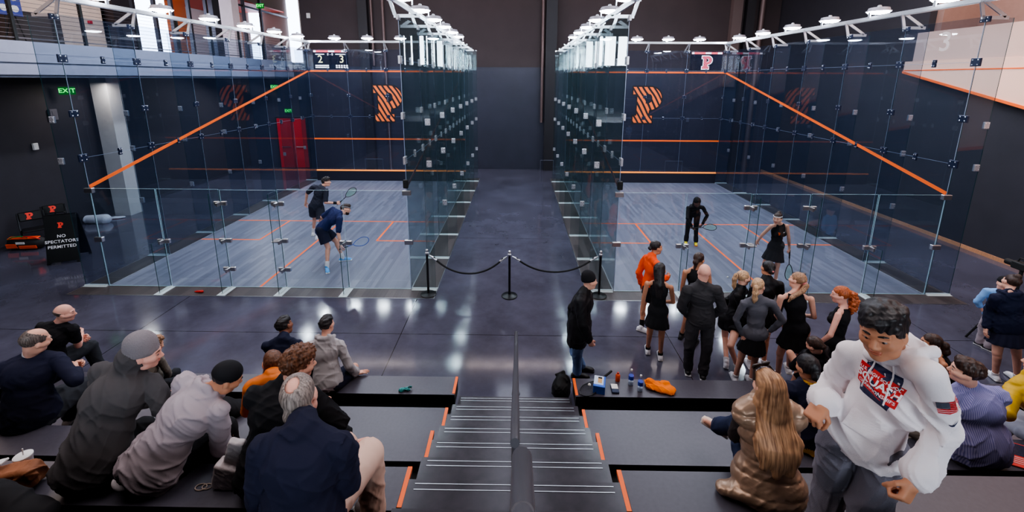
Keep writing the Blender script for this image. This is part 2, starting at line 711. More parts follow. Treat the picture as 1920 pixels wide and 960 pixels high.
# lobby glazing along the mezzanine: mullions as frame, bright panes behind
fr = MB()
for y in (6.1, 7.0, 7.9, 8.7, 9.6, 10.6, 11.6, 13.2, 14.6):
    fr.box(-13.06, -12.94, y - .05, y + .05, 5.02, 10.2)
for z in (5.02, 7.6):
    fr.box(-13.04, -12.96, 6.0, 17.3, z, z + .09)
fr.box(-13.1, -12.7, 5.9, 6.55, 5.02, 10.2)
fr.box(-13.1, -12.9, 10.9, 12.2, 5.02, 10.2)
w3 = struct(fr.build('window_3', mat('mullion_umber', (44, 36, 40), .4, metal=.2)))
g = MB()
for a, b_ in ((6.6, 8.7),):
    g.box(-14.5, -14.48, a, b_ + 1.6, 5.0, 7.6)
g.box(-17.25, -17.24, 9.3, 11.2, 5.2, 7.4)
g.box(-15.2, -14.6, 17.24, 17.26, 5.2, 8.0)
g.box(-13.0, -12.2, 17.24, 17.26, 5.2, 8.6)
g.build('bright_pane', emission('lobby_sky', (206, 222, 255), 5.0), w3)
mb = MB()
mb.box(-17.2, -13.15, 8.8, 17.2, 7.9, 7.96)
struct(mb.build('ceiling_lobby', mat('lobby_red', (176, 62, 40), .6)))
mb = MB()
mb.box(-16.5, -16.3, 11.8, 13.0, 5.02, 7.8)
mb.box(-14.4, -14.3, 10.4, 11.2, 5.02, 7.6)
mb.box(-13.9, -13.8, 13.6, 14.2, 5.02, 7.4)
struct(mb.build('trim_4', mat('lobby_orange', (232, 120, 34), .5)))
# leaning white columns (one below, one above the slab)
mb = MB()
mb.box(-12.72, -12.22, 4.7, 5.15, 0, 4.3)
tag(mb.build('column', mat('column_white', (206, 200, 198), .6, noise=.04)), 'pale square column rising from the floor behind the left glass wall', 'column')
mb = MB()
mb.box(-11.95, -11.45, 9.9, 10.35, 5.02, 10.2)
tag(mb.build('column', mat('column_white2', (226, 204, 204), .6, noise=.04)), 'white square column standing on the upper gallery behind the cable railing', 'column')

# gallery railing: posts, rails and cables
RAIL = thing('cable_railing', 'dark cable railing along the edge of the left upper gallery', 'railing', (MX - .06, 3, 5.02))
for y in np.arange(-6.5, 12.3, 1.52):
    rp = MB()
    rp.box(-.03, .03, y - 3 - .03, y - 3 + .03, 0, 1.06)
    part(rp, 'post', M_BLACK, RAIL)
rp = MB()
rp.box(-.035, .035, -9.6, 9.3, 1.06, 1.10)
part(rp, 'top_rail', mat('oxide_rail', (70, 60, 64), .4, metal=.4), RAIL)
rp = MB()
rp.box(-.012, .012, -9.6, 9.3, .10, .125)
for k in range(9):
    z = .20 + k * .095
    rp.tube([(0, -9.6, z), (0, 9.3, z)], .005, 6)
part(rp, 'cable', mat('cable_steel', (96, 88, 92), .4, metal=.6), RAIL)

# right ramp parapet: white panel with orange lower edge, perforated guard above
PX = 11.55
RAMP = thing('ramp_parapet', 'white sloping ramp parapet with an orange bottom edge on the upper right wall', 'parapet', (PX, 1.5, 4.0))
def _rp(y, z):
    return (y - 1.5, z - 4.0)
poly = [(5.02, 4.56), (5.02, 4.87), (-7.5, 4.87), (-7.5, 1.45)]
mbp = MB()
mbp.prism([_rp(*p) for p in poly], .12, lambda a, b_, c: (c, a, b_))
part(mbp, 'panel', mat('parapet_white', (255, 204, 180), .55), RAMP)
mbp = MB()
mbp.prism([_rp(*p) for p in ((5.04, 4.54), (5.04, 4.60), (-7.5, 1.49), (-7.5, 1.40))], .16, lambda a, b_, c: (c - .02, a, b_))
mbp.box(-.012, 0, -9.0, 3.52, .60, .63)
part(mbp, 'orange_edge', M_ORANGE, RAMP)
pm, nt, b = _new('perforated_sheet')
tc = nt.nodes.new('ShaderNodeTexCoord')
vo = nt.nodes.new('ShaderNodeTexVoronoi')
vo.inputs['Scale'].default_value = 22
vo.inputs['Randomness'].default_value = 0
nt.links.new(tc.outputs['Object'], vo.inputs['Vector'])
rr = nt.nodes.new('ShaderNodeValToRGB')
rr.color_ramp.elements[0].position, rr.color_ramp.elements[1].position = .25, .4
rr.color_ramp.elements[0].color = srgb(96, 66, 62)
rr.color_ramp.elements[1].color = srgb(226, 186, 170)
nt.links.new(vo.outputs['Distance'], rr.inputs[0])
nt.links.new(rr.outputs[0], b.inputs['Base Color'])
mbp = MB()
mbp.box(.02, .04, -9.0, 3.3, .87, 1.66)
part(mbp, 'perforated_guard', pm, RAMP)

# pipes and columns on the end wall
def wall_pipe(x, r, z0, z1, m, label, box=None):
    mb = MB()
    if box:
        mb.box(x - box / 2, x + box / 2, YE - .28, YE, z0, z1)
    else:
        mb.tube([(x, YE - .14, z0), (x, YE - .14, z1)], r, 12)
    return tag(mb.build('wall_column' if box else 'wall_pipe', m, smooth=not box), label, 'column' if box else 'pipe')
M_COLDARK = mat('column_dark', (40, 37, 42), .55)
M_PIPE = mat('pipe_umber', (112, 92, 90), .4, metal=.3)
wall_pipe(-6.95, 0, 0, 10.2, M_COLDARK, 'broad dark steel column on the end wall behind the left court', .42)
wall_pipe(-6.58, .055, 4.9, 10.2, M_PIPE, 'thin brown pipe beside the column behind the left court')
wall_pipe(-6.05, .06, 0, 10.2, M_PIPE, 'separate brown pipe on the end wall right of the left court column')
wall_pipe(1.22, .07, 2.3, 10.2, M_PIPE, 'tall brown pipe at the right end of the central aisle')
wall_pipe(1.6, 0, 0, 10.2, M_COLDARK, 'dark steel column beside the pipe at the end of the aisle', .5)
wall_pipe(9.85, 0, 4, 10.2, mat('column_tan', (104, 86, 84), .6), 'tan column on the end wall above the right court corner', .42)
wall_pipe(10.45, 0, 0, 10.2, M_COLDARK, 'dark column in the corner above the right court', .36)
wall_pipe(11.0, .12, 0, 10.2, M_PIPE, 'thick pipe in the far right corner of the hall')
def guard(x, w, label):
    mb = MB()
    mb.tube([(x - w / 2, YE - .5, 0), (x - w / 2, YE - .5, .55), (x + w / 2, YE - .5, .55), (x + w / 2, YE - .5, 0)], .02, 8)
    return tag(mb.build('column_guard', M_GREYMETAL), label, 'guard rail')
guard(-6.75, .85, 'low steel guard hoop before the column behind the left court')
guard(1.5, .62, 'low steel guard hoop before the column at the end of the aisle')
guard(7.5, .8, 'low steel guard hoop on the floor behind the right court')

# red double door and exit signs
d = MB()
d.box(-11.55, -10.0, YE - .05, YE, 0, 2.5)
d1 = struct(d.build('door_1', mat('door_frame_dark', (46, 38, 44), .5)), 'red double door under the exit sign', 'door')
for a in (-11.46, -10.76):
    d = MB()
    d.box(a, a + .67, YE - .08, YE - .05, .02, 2.42)
    d.build('door_leaf', mat('door_red', (214, 40, 38), .45), d1)
d = MB()
for a in (-11.3, -10.6):
    d.tube([(a, YE - .08, 1.05), (a, YE - .13, 1.05), (a + .4, YE - .13, 1.05), (a + .4, YE - .08, 1.05)], .018, 8)
d.build('push_bar', M_STEEL, d1)


def exit_sign(loc, rz, label, w=.34):
    t = thing('exit_sign', label, 'exit sign', loc, rz)
    mb = MB()
    mb.obox((0, 0, 0), w / 2, .025, .11, mi=0, bev=.008)
    part(mb, 'housing', emission('exit_green', (20, 120, 40), .5), t)
    text_mesh('lettering', 'EXIT', .17, emission('exit_letters', (90, 255, 120), 1.2), t,
              basis((1, 0, 0), (0, 0, 1)), (0, -.026, 0), .001, bold=.003)
    return t
exit_sign((-10.85, YE - .05, 2.78), 0, 'green exit sign over the red door')
exit_sign((-12.7, 3.98, 3.93), math.radians(40), 'green exit sign under the gallery at the far left edge')
exit_sign((-11.35, 12.2, 3.9), 0, 'green exit sign hung below the gallery near the orange wall line')
exit_sign((-11.6, 12.2, 7.5), 0, 'green exit sign above the upper gallery lobby doors')

# small wall boxes
def wall_box(loc, rz, w, h, m, label, name='wall_switch'):
    t = MB()
    t.obox((0, 0, 0), w / 2, .03, h / 2, bev=.008)
    t.obox((0, -.032, h * .12), w * .22, .006, h * .2)
    o = t.build(name, m)
    o.location = loc
    o.rotation_euler = (0, 0, rz)
    return tag(o, label, 'wall box')
wall_box((-9.5, YE - .03, 7.1), 0, .16, .22, M_WHITE, 'small white box high on the end wall above the left rail')
wall_box((-12.96, 3.09, 2.47), math.radians(90), .12, .18, M_WHITE, 'small white switch alone on the dark left wall')
wall_box((-12.96, 3.72, 3.28), math.radians(90), .2, .3, mat('switch_grey', (120, 112, 116), .5), 'grey control box on the dark left wall above the switch')
wall_box((3.13, YE - .03, 2.2), 0, .12, .18, M_WHITE, 'white box on the end wall beside the inner glass of the right court')
wall_box((-5.0, YE - .03, 2.4), 0, .13, .2, M_GREYMETAL, 'grey box on the end wall below the left court emblem')
wall_box((8.15, YE - .03, 2.45), 0, .13, .2, M_GREYMETAL, 'grey box on the end wall near the right court outer corner')
wall_box((-8.1, YE - .03, 1.6), 0, .1, .16, M_GREYMETAL, 'small grey box low on the end wall at the left court corner')
# alarm light on the gallery wall
t = MB()
t.obox((-12.97, 5.35, 5.95), .03, .06, .045, bev=.01)
tag(t.build('alarm_light', mat('alarm_red', (200, 30, 40), .4)), 'small red alarm light on the beige gallery wall', 'alarm')
# blue sign with emblem dots at the gallery
t = thing('gallery_sign', 'blue square sign with four white emblems on an easel on the gallery', 'sign', (-12.3, 2.62, 5.02))
R = Matrix.Rotation(math.radians(62), 3, 'Z')
mbp = MB()
mbp.obox((0, 0, 1.06), .02, .28, .30, None, 0, .006)
part(mbp, 'board', mat('sign_blue', (60, 70, 150), .5), t)
mbp = MB()
for a in (-.12, .12):
    for b_ in (-.13, .13):
        mbp.lathe([(0.001, 0), (.085, 0), (.085, .006), (.001, .006)], (.02, a, 1.06 + b_), 12,
                  R=basis((0, 1, 0), (0, 0, 1)))
part(mbp, 'emblem', M_WHITE, t)
mbp = MB()
mbp.tube([(.03, -.25, 0), (0, -.1, .78)], .012, 6)
mbp.tube([(.03, .25, 0), (0, .1, .78)], .012, 6)
mbp.tube([(-.3, 0, 0), (0, 0, .78)], .012, 6)
part(mbp, 'easel', M_BLACK, t)
# dark cabinet at the gallery wall
mb = MB()
mb.box(-12.9, -12.5, 2.75, 4.0, 5.02, 5.95)
tag(mb.build('gallery_cabinet', mat('cabinet_umber', (46, 36, 36), .5)), 'dark brown cabinet against the beige gallery wall', 'cabinet')


# ------------------------------------------------------------------ glass courts
def clamp_mb(mb, c, n, along, w, h, bolts=True):
    """a patch plate pair: c centre, n pane normal axis (0/1), w along the pane, h up"""
    x, y, z = c
    R = Matrix.Identity(3) if n == 1 else Matrix.Rotation(math.pi / 2, 3, 'Z')
    mb.obox(c, w / 2, .022, h / 2, R, 0, .006)
    if bolts:
        for sx in (-1, 1):
            for sz in (-1, 1):
                for sy in (-1, 1):
                    p = Vector(c) + R @ Vector((sx * w * .28, sy * .024, sz * h * .28))
                    mb.obox(p, .011, .004, .011, R, 1, .003)


def fin_bracket(root, loc, inward, m):
    """triangular frame bracket on a fin top reaching up to the light rail; inward = unit xy vector"""
    x, y, z = loc
    ix, iy = inward
    b = MB()

    def P(a, h, t):      # a: inward distance, h: height, t: thickness direction
        return (x + ix * a - iy * t, y + iy * a + ix * t, z + h)
    outer = [(-.40, -.05), (.06, -.05), (.06, .02), (.16, .26), (.02, .26), (-.34, .03)]
    for (a0, a1) in (((-.40, -.02), (.08, -.02)), ((-.34, 0), (.06, .25)), ((.06, 0), (.14, .25))):
        for s in (-1, 1):
            p0, p1 = P(*a0, s * .012), P(*a1, s * .012)
        v0, v1 = Vector(P(*a0, 0)), Vector(P(*a1, 0))
        dv = v1 - v0
        ww = Vector((-iy, ix, 0))
        Rm = basis(dv, ww)
        b.obox((v0 + v1) / 2, dv.length / 2, .012, .03, Rm)
    b.obox(P(.1, .26, 0), .09, .03, .02, basis((ix, iy, 0), (-iy, ix, 0)))
    return b.build('rail_bracket', m, root)


def glass_wall(name, label, axis, pos, rng, zs, n, root_loc, gl, fin_dir, clamp_m, fin_w=.5, fins=True, edge=None, tops=TOP):
    """a wall of panes; axis 0 = wall along y at x=pos, axis 1 = wall along x at y=pos"""
    t = thing(name, label, 'glass wall', root_loc)
    a, b_ = rng
    step = (b_ - a) / n
    th = .004
    e = edge or M_EDGE
    for k in range(n):
        for z0, z1 in zip(zs[:-1], zs[1:]):
            mb = MB()
            s0, s1 = a + step * k + .002, a + step * (k + 1) - .002
            if axis == 0:
                mb.box(pos - th, pos + th, s0, s1, z0 + .002, z1 - .002, 0, 1)
            else:
                mb.box(s0, s1, pos - th, pos + th, z0 + .002, z1 - .002, 0, 1)
            mb.build('glass_pane', [gl, e], t)
    # seams: a thin polished joint that catches the light
    mb = MB()
    sw = .004
    for k in range(n + 1):
        s = a + step * k
        if axis == 0:
            mb.box(pos - .005, pos + .005, s - sw / 2, s + sw / 2, 0, zs[-1])
        else:
            mb.box(s - sw / 2, s + sw / 2, pos - .005, pos + .005, zs[0], zs[-1])
    for z in zs[1:-1]:
        if axis == 0:
            mb.box(pos - .005, pos + .005, a, b_, z - sw / 2, z + sw / 2)
        else:
            mb.box(a, b_, pos - .005, pos + .005, z - sw / 2, z + sw / 2)
    mb.build('joint', mat('joint_silver', (150, 164, 192), .3, spec=.8), t)
    # patch fittings
    for k in range(n + 1):
        s = a + step * k
        for z in (zs[-1] - .05,) + tuple(zs[1:-1]) + (3.62,):
            mb = MB()
            w = .17
            c = (pos, s, z) if axis == 0 else (s, pos, z)
            clamp_mb(mb, c, axis, None, w, .10 if z > 5 else (.15 if z != 3.62 else .13))
            mb.build('patch_fitting', [clamp_m, M_BOLT], t)
        if k < n:
            for z in zs[1:-1]:
                mb = MB()
                c = (pos, s + step / 2, z) if axis == 0 else (s + step / 2, pos, z)
                clamp_mb(mb, c, axis, None, .07, .15)
                mb.build('patch_fitting', [clamp_m, M_BOLT], t)
    return t


ROWS = [0.008, 2.75, 4.66, TOP]


def fins_for(t, axis, pos, rng, n, d, w, clamp_m, gl, height=TOP, plates=True, edge=None):
    """glass fins standing off the wall, each with a floor plate, clamps and a rail bracket"""
    a, b_ = rng
    step = (b_ - a) / n
    for k in range(n + 1):
        s = a + step * k
        mb = MB()
        if axis == 0:
            x0, x1 = sorted((pos + d * .014, pos + d * w))
            mb.box(x0, x1, s - .006, s + .006, .02, height - .02, 0, 1)
        else:
            y0, y1 = sorted((pos + d * .014, pos + d * w))
            mb.box(s - .006, s + .006, y0, y1, .02, height - .02, 0, 1)
        mb.build('glass_fin', [gl, edge or M_EDGEDARK], t)
        fb = MB()
        for z in (3.5, 2.68, 1.42):
            c = (pos + d * (w - .05), s, z) if axis == 0 else (s, pos + d * (w - .05), z)
            if z > 2 or k > 0:
                clamp_mb(fb, c, 1 - axis, None, .10, .13, True)
        fb.build('fin_fitting', [M_CLAMPL, M_BOLT], t)
        if plates:
            p = MB()
            if axis == 0:
                x0, x1 = sorted((pos + d * .02, pos + d * (w + .02)))
                p.box(x0, x1, s - .065, s + .065, .004, .012)
                p.box(x0, x1, s - .018, s + .018, .012, .03)
            p.build('floor_plate', M_PLATE, t)
        inward = ((-d, 0) if axis == 0 else (0, -d))
        fin_bracket(t, (pos, s, height) if axis == 0 else (s, pos, height), inward, M_ALU)


for side, x0 in (('left', LX), ('right', RX)):
    outer_x, inner_x = (x0, x0 + CW) if side == 'left' else (x0 + CW, x0)
    do = -1 if side == 'left' else 1
    t = glass_wall('glass_wall', 'tall outer glass side wall of the %s court with a sloping orange line' % side, 0, outer_x, (0, CL),
                   ROWS, 6, (outer_x, 0, 0), M_GLASS, do, M_CLAMP)
    fins_for(t, 0, outer_x, (0, CL), 6, do, .5, M_CLAMP, M_GLASS)
    # sloping out line on the inside face
    mb = MB()
    dx = -do * .012
    w = .034
    L0, L1 = Vector((outer_x + dx, 0, 2.13 + w)), Vector((outer_x + dx, CL, 4.57 + w))
    dv = L1 - L0
    mb.obox((L0 + L1) / 2, dv.length / 2, .003, w, basis(dv, (1, 0, 0)))
    mb.build('out_line', M_ORANGE, t)
    t = glass_wall('glass_wall', 'glass side wall of the %s court facing the central aisle, with deep fins' % side, 0, inner_x, (0, CL),
                   ROWS, 6, (inner_x, 0, 0), M_GLASSIN, -do, M_CLAMPL, edge=M_EDGE)
    fins_for(t, 0, inner_x, (0, CL), 6, -do, .52, M_CLAMPL, M_GLASSIN)
    mb = MB()
    dx = do * .012
    L0, L1 = Vector((inner_x + dx, 0, 2.13 + w)), Vector((inner_x + dx, CL, 4.57 + w))
    mb.obox((L0 + L1) / 2, dv.length / 2, .003, w, basis(dv, (1, 0, 0)))
    mb.build('out_line', M_REDBACK, t)
    # front wall
    t = glass_wall('glass_wall', 'dark glass front wall of the %s court with a striped letter emblem' % side, 1, CL, (x0, x0 + CW),
                   [.43, 2.75, 4.66, TOP], 4, (x0 + CW / 2, CL, 0), M_GLASSFRONT, 1, M_CLAMP)
    for k in range(5):
        fin_bracket(t, (x0 + CW * k / 4, CL, TOP), (0, -1), M_ALU)
    mb = MB()
    for z in (1.78, 4.57):
        mb.box(x0, x0 + CW, CL - .016, CL - .010, z, z + .06)
    mb.build('wall_line', M_ORANGE, t)
    mb = MB()
    mb.box(x0, x0 + CW, CL - .06, CL - .01, 0.008, .43)
    tin = mb.build('tin', mat('tin_navy', (30, 30, 44), .4), t)
    mb = MB()
    mb.box(x0, x0 + CW, CL - .075, CL - .008, .43, .48)
    mb.build('tin_strip', mat('tin_orange', (255, 150, 70), .4, emit=.35), t)
    # letter emblem (opaque letter with dark outline)
    ex = -5.29 if side == 'left' else 5.42
    Rm = basis((1, 0, 0), (0, 0, 1))
    o = p_mark('emblem_outline', 1.48, mat('emblem_navy', (16, 16, 26), .5), t, Rm, (ex - x0 - CW / 2, -.012, 3.29), .03, .002)
    o = p_mark('emblem', 1.46, M_STRIPES, t, Rm, (ex - x0 - CW / 2, -.016, 3.29), 0, .003)
    o['label'] = 'orange and black striped letter P'

    # back wall: panes, door, fins
    bx = [0, 1.334, 2.62, 3.78, 5.10, 6.4]
    t = thing('glass_wall', 'low clear glass back wall of the %s court' % side, 'glass wall', (x0 + 3.2, 0, 0))
    for i in range(5):
        if i == 2:
            continue
        mb = MB()
        mb.box(x0 + bx[i] + .012, x0 + bx[i + 1] - .012, -.006, .006, .014, 2.13, 0, 1)
        mb.build('glass_pane', [M_GLASSBACK, M_EDGE], t)
    for i, hgt in ((1, 1.08), (2, 2.12), (3, 2.12), (4, 1.08)):
        x = x0 + bx[i]
        mb = MB()
        mb.box(x - .006, x + .006, -.31, -.012, .02, hgt, 0, 1)
        mb.build('glass_fin', [M_GLASSBACK, M_EDGEDARK], t)
        mb = MB()
        mb.box(x - .085, x + .085, -.375, -.004, .004, .012)
        mb.box(x - .018, x + .018, -.32, -.004, .012, .03)
        mb.build('floor_plate', M_PLATE, t)
        for z in ((1.02,) if hgt < 2 else (.42, 1.05, 1.84)):
            mb = MB()
            for s in (-1, 1):
                mb.obox((x + s * .075, 0, z), .05, .028, .045, None, 0, .008)
            mb.obox((x, -.07, z), .02, .06, .04, None, 0, .006)
            mb.build('patch_fitting', [M_STEEL], t)
    for x in (x0, x0 + CW):
        for z in (1.05, 2.09):
            mb = MB()
            mb.obox((x, -.01, z), .085, .035, .05, None, 0, .008)
            mb.build('patch_fitting', [M_STEEL], t)
    d = thing('glass_door', 'clear glass door in the back wall of the %s court' % side, 'glass door', (x0 + 3.2, 0, 0))
    mb = MB()
    mb.box(bx[2] + .012 - 3.2, bx[3] - .012 - 3.2, -.006, .006, .016, 2.12, 0, 1)
    part(mb, 'glass_pane', [M_GLASSBACK, M_EDGE], d)
    mb = MB()
    hx = bx[2] - 3.2 + .08 if side == 'right' else bx[3] - 3.2 - .08
    mb.obox((hx, -.045, 1.05), .06, .02, .03, None, 0, .006)
    mb.obox((hx, -.08, 1.05), .09, .012, .014, None, 0, .005)
    part(mb, 'handle', M_STEEL, d)

    # light rails (outer, inner, front) and lamps
    for nm2, x, yy in (('outer', outer_x - do * .10, None), ('inner', inner_x + do * .10, None), ('front', None, CL - .12)):
        mb = MB()
        if x is not None:
            mb.box(x - .045, x + .045, -.25, CL + .05, 5.71, 5.79)
            mb.box(x - .025, x + .025, -.25, CL + .05, 5.695, 5.71)
        else:
            mb.box(x0 + .14, x0 + CW - .14, yy - .045, yy + .045, 5.71, 5.79)
        tag(mb.build('light_rail', M_ALU), '%s lamp rail along the top of the %s court' % (nm2, side), 'rail')


def lamp(loc, rz, label, tilt=0):
    t = thing('court_lamp', label, 'lamp', loc, rz, 'round court lamps on the glass wall rails')
    b = MB()
    b.lathe([(.06, .10), (.15, .095), (.20, .085), (.215, .03), (.245, .02), (.245, 0), (.225, 0)], (0, 0, 0), 24)
    part(b, 'housing', M_LAMPBODY, t, True)
    b = MB()
    b.lathe([(.02, .15), (.04, .14), (.05, .09)], (0, 0, 0), 12)
    part(b, 'cap', M_ALU, t)
    b = MB()
    b.obox((.2, 0, -.04), .012, .03, .10)
    part(b, 'mount', M_ALU, t)
    b = MB()
    b.lathe([(.224, 0), (.20, -.028), (.12, -.045), (.002, -.05)], (0, 0, 0), 24)
    part(b, 'lens', M_LAMP, t, True)
    return t


LAMP0 = None
def put_lamp(loc, rz, label):
    global LAMP0
    if LAMP0 is None:
        LAMP0 = lamp(loc, rz, label)
        return LAMP0
    return dup(LAMP0, loc, rz, label)


ORD = ['nearest the seating', 'second from the seating', 'third from the seating', 'fourth from the seating',
       'fifth from the seating', 'farthest from the seating']
for side, x0 in (('left', LX), ('right', RX)):
    for nm2, xx in (('outer', (x0 + .10) if side == 'left' else (x0 + CW - .02)), ('inner', (x0 + CW - .12) if side == 'left' else x0 + .12)):
        for k in range(6):
            put_lamp((xx, .82 + 1.62 * k, 5.89), 0 if side == 'left' else math.pi,
                     'round lamp on the %s rail of the %s court, %s' % (nm2, side, ORD[k]))
    for k in range(4):
        where = ['first from the outer corner', 'second from the outer corner', 'third from the outer corner', 'in the inner corner']
        xk = (x0 + 1.2 + 1.33 * k) if side == 'left' else (x0 + CW - 1.2 - 1.24 * k)
        put_lamp((xk, CL - .05, 5.89), math.pi / 2, 'round lamp on the front rail of the %s court, %s' % (side, where[k]))

# scoreboard screens behind the upper front walls
def screen(x, z, w, h, label):
    t = thing('scoreboard_screen', label, 'screen', (x, CL + .06, z))
    mb = MB()
    mb.obox((0, .03, 0), w / 2 + .02, .025, h / 2 + .02, bev=.006)
    part(mb, 'casing', M_BLACK, t)
    mb = MB()
    mb.obox((0, 0, 0), w / 2, .004, h / 2)
    part(mb, 'display', emission('screen_dark', (10, 14, 30), .8), t)
    mb = MB()
    mb.obox((0, -.006, h * .44), w / 2 * .96, .002, h * .055)
    part(mb, 'red_banner', emission('screen_red', (255, 96, 110), 1.6), t)
    mb = MB()
    mb.obox((-w * .44, -.009, h * .44), w * .035, .002, h * .05)
    mb.obox((w * .04, -.009, h * .44), w * .09, .002, h * .045)
    mb.obox((w * .4, -.009, h * .44), w * .07, .002, h * .05)
    part(mb, 'banner_caption', emission('screen_white', (245, 245, 255), 2.2), t)
    return t
Rt = basis((1, 0, 0), (0, 0, 1))
t = screen(-7.58, 5.06, 1.42, .74, 'scoreboard screen reading 2 and 3 at the top of the left court')
W_ = MATS['screen_white']
Y_ = emission('screen_yellow', (255, 250, 190), 2.4)
text_mesh('score', '2', .42, Y_, t, Rt, (-.42, -.008, 0), .001)
text_mesh('score', '3', .42, Y_, t, Rt, (.46, -.008, 0), .001)
text_mesh('game_count', '0 - 0', .13, W_, t, Rt, (0, -.008, .20), .001)
mb = MB()
for x, w_ in ((-.42, .36), (.42, .40)):
    mb.obox((x, -.008, .205), w_ / 2, .001, .018)
for z in (-.24, -.315):
    mb.obox((-.36, -.008, z), .28, .001, .024)
    for k in range(5):
        mb.obox((.24 + .105 * k, -.008, z), .036, .001, .026)
part(mb, 'name_rows', W_, t)
t = screen(7.72, 5.06, 1.28, .70, 'screen showing a letter emblem at the top of the right court')
p_mark('emblem_outline', .52, W_, t, Rt, (.02, -.008, -.06), .035, .001)
stripes_mat('screen_stripe', (250, 100, 110), (30, 20, 60), 7, emit=1.5)
p_mark('emblem', .50, MATS['screen_stripe'], t, Rt, (.02, -.011, -.06), 0, .001)

# frosted court number on the right outer wall
def vdecal(body, size, loc, xdir, label):
    o = text_mesh('court_number', body, size, mat('frosted_white', (226, 210, 205), .6), None, basis(xdir, (0, 0, 1)), loc, .001, bold=.004)
    return tag(o, label, 'number decal')
vdecal('3', .52, (RX + CW - .016, .66, 5.06), (0, -1, 0), 'frosted number 3 on the upper pane of the right glass wall')
# small black sensor boxes at the inner back corners
for x, s in ((LX + CW, 'left'), (RX, 'right')):
    mb = MB()
    mb.obox((x, -.04, 2.28), .05, .035, .085, None, 0, .012)
    mb.obox((x, -.078, 2.30), .022, .006, .022, None, 0, .004)
    tag(mb.build('sensor_box', M_BLACK), 'small black box on the inner back corner of the %s court glass' % s, 'sensor')

# ------------------------------------------------------------------ tiers and stairs
SXL, SXR = -.676, .856        # inner ends of the benches
PITCH, RISE = .786, .21
LEV = [(-3.235, .42), (-4.032, .63), (-4.812, 1.05), (-5.598, 1.47), (-6.384, 1.89), (-7.17, 2.31), (-7.956, 2.73)]
BORD = ['lowest', 'second', 'third', 'fourth', 'fifth', 'sixth', 'topmost']
for side, (xa, xb) in (('left', (-13.0, SXL)), ('right', (SXR, 11.9))):
    core = MB()
    for i, (y, z) in enumerate(LEV):
        # supporting black carcass under each board, set back under the overhang
        z0 = 0
        yn = LEV[i + 1][0] if i + 1 < len(LEV) else -16.4
        core.box(xa + (0 if side == 'left' else .04), xb - (.04 if side == 'left' else 0), yn + .0, y - .04 if i else y - .05, 0, z - (.26 if i == 0 else .12))
    struct(core.build('tier_base_' + side, M_BLACK))
    for i, (y, z) in enumerate(LEV):
        dep = .335 if i != 1 else .52
        last = i == len(LEV) - 1
        if last:
            dep = 2.6
        t = thing('seating_bench', '%s grey seating board %s of the stairs with an orange end strip' % (BORD[i], side), 'bench', ((xa + xb) / 2, y - dep / 2, z))
        hw = (xb - xa) / 2
        mb = MB()
        mb.box(-hw, hw, -dep / 2, dep / 2, -.05, 0, 0)
        b = part(mb, 'board', [M_BENCH, M_BENCHEDGE], t)
        mats_idx = [0 if p.normal.z > .5 else 1 for p in b.data.polygons]
        b.data.polygons.foreach_set('material_index', mats_idx)
        mb = MB()
        xs = (hw - .031, hw + .002) if side == 'left' else (-hw - .002, -hw + .031)
        mb.box(xs[0], xs[1], -.155, dep / 2 + .002, -.02, .003) if not last else mb.box(xs[0], xs[1], -dep / 2, dep / 2, -.02, .003)
        if not last:
            mb = MB()
            mb.box(xs[0], xs[1], dep / 2 - .314, dep / 2 + .002, -.02, .003)
        part(mb, 'end_strip', M_ORANGE, t)
        mb = MB()
        mb.box(-hw, hw, -dep / 2 + .02, dep / 2 - .04, -.125 if i else -.17, -.05)
        part(mb, 'apron', M_BLACK, t)
# front bench legs panel
ST = thing('staircase', 'wide central concrete staircase with metal nosing strips', 'stairs', (.09, -3.4, 0))
for k in range(1, 13):
    y = -3.34 - .393 * (k - 1) + 3.4
    z = .21 * k
    hw = .775 if k % 2 == 0 else .745
    mb = MB()
    hw = {0: .765, 1: .80}[k % 2] if k > 1 else .74
    mb.box(-hw, hw, y - .40, y, z - .21 if k > 1 else 0, z)
    b = part(mb, 'step', M_STEP, ST)
    mb = MB()
    for d in (.035, .080):
        if k < 3 and d > .08:
            continue
        mb.box(-.712, .712, y - d - .003, y - d + .003, z, z + .003)
    part(mb, 'nosing', M_ALU, ST)
mb = MB()
mb.box(-.70, .70, -13.0, -4.7, 0, .20)
part(mb, 'stair_core', M_BLACK, ST) if 0 else None

# handrails in the middle of the stairs
def handrail(pts, r, posts, label):
    t = thing('handrail', label, 'handrail', (0, 0, 0))
    mb = MB()
    mb.tube(pts, r, 16)
    part(mb, 'rail', M_RAILPAINT, t, True)
    for x, y, z0, z1 in posts:
        mb = MB()
        mb.tube([(x, y, z0), (x, y, z1)], r * .85, 12)
        mb.lathe([(.06, 0), (.06, .012), (.03, .016)], (x, y, z0), 16)
        part(mb, 'post', M_RAILPAINT, t, True)
    return t
handrail([(.098, -3.02, .90), (.098, -3.03, .955), (.098, -3.07, .985), (.098, -3.30, .985), (.098, -3.55, 1.06),
          (.095, -6.20, 2.45), (.095, -6.45, 2.53)], .024,
         [(.098, -3.02, 0, .90), (.097, -4.9, .84, 1.76), (.095, -6.25, 1.68, 2.46)], 'lower grey tube handrail down the middle of the stairs')
handrail([(.115, -7.33, 3.22), (.115, -7.31, 3.30), (.114, -7.36, 3.375), (.112, -7.6, 3.49), (.11, -8.0, 3.72), (.11, -8.9, 4.0)], .026,
         [(.112, -7.62, 2.52, 3.52)], 'upper thick grey handrail nearest the viewer on the stairs')

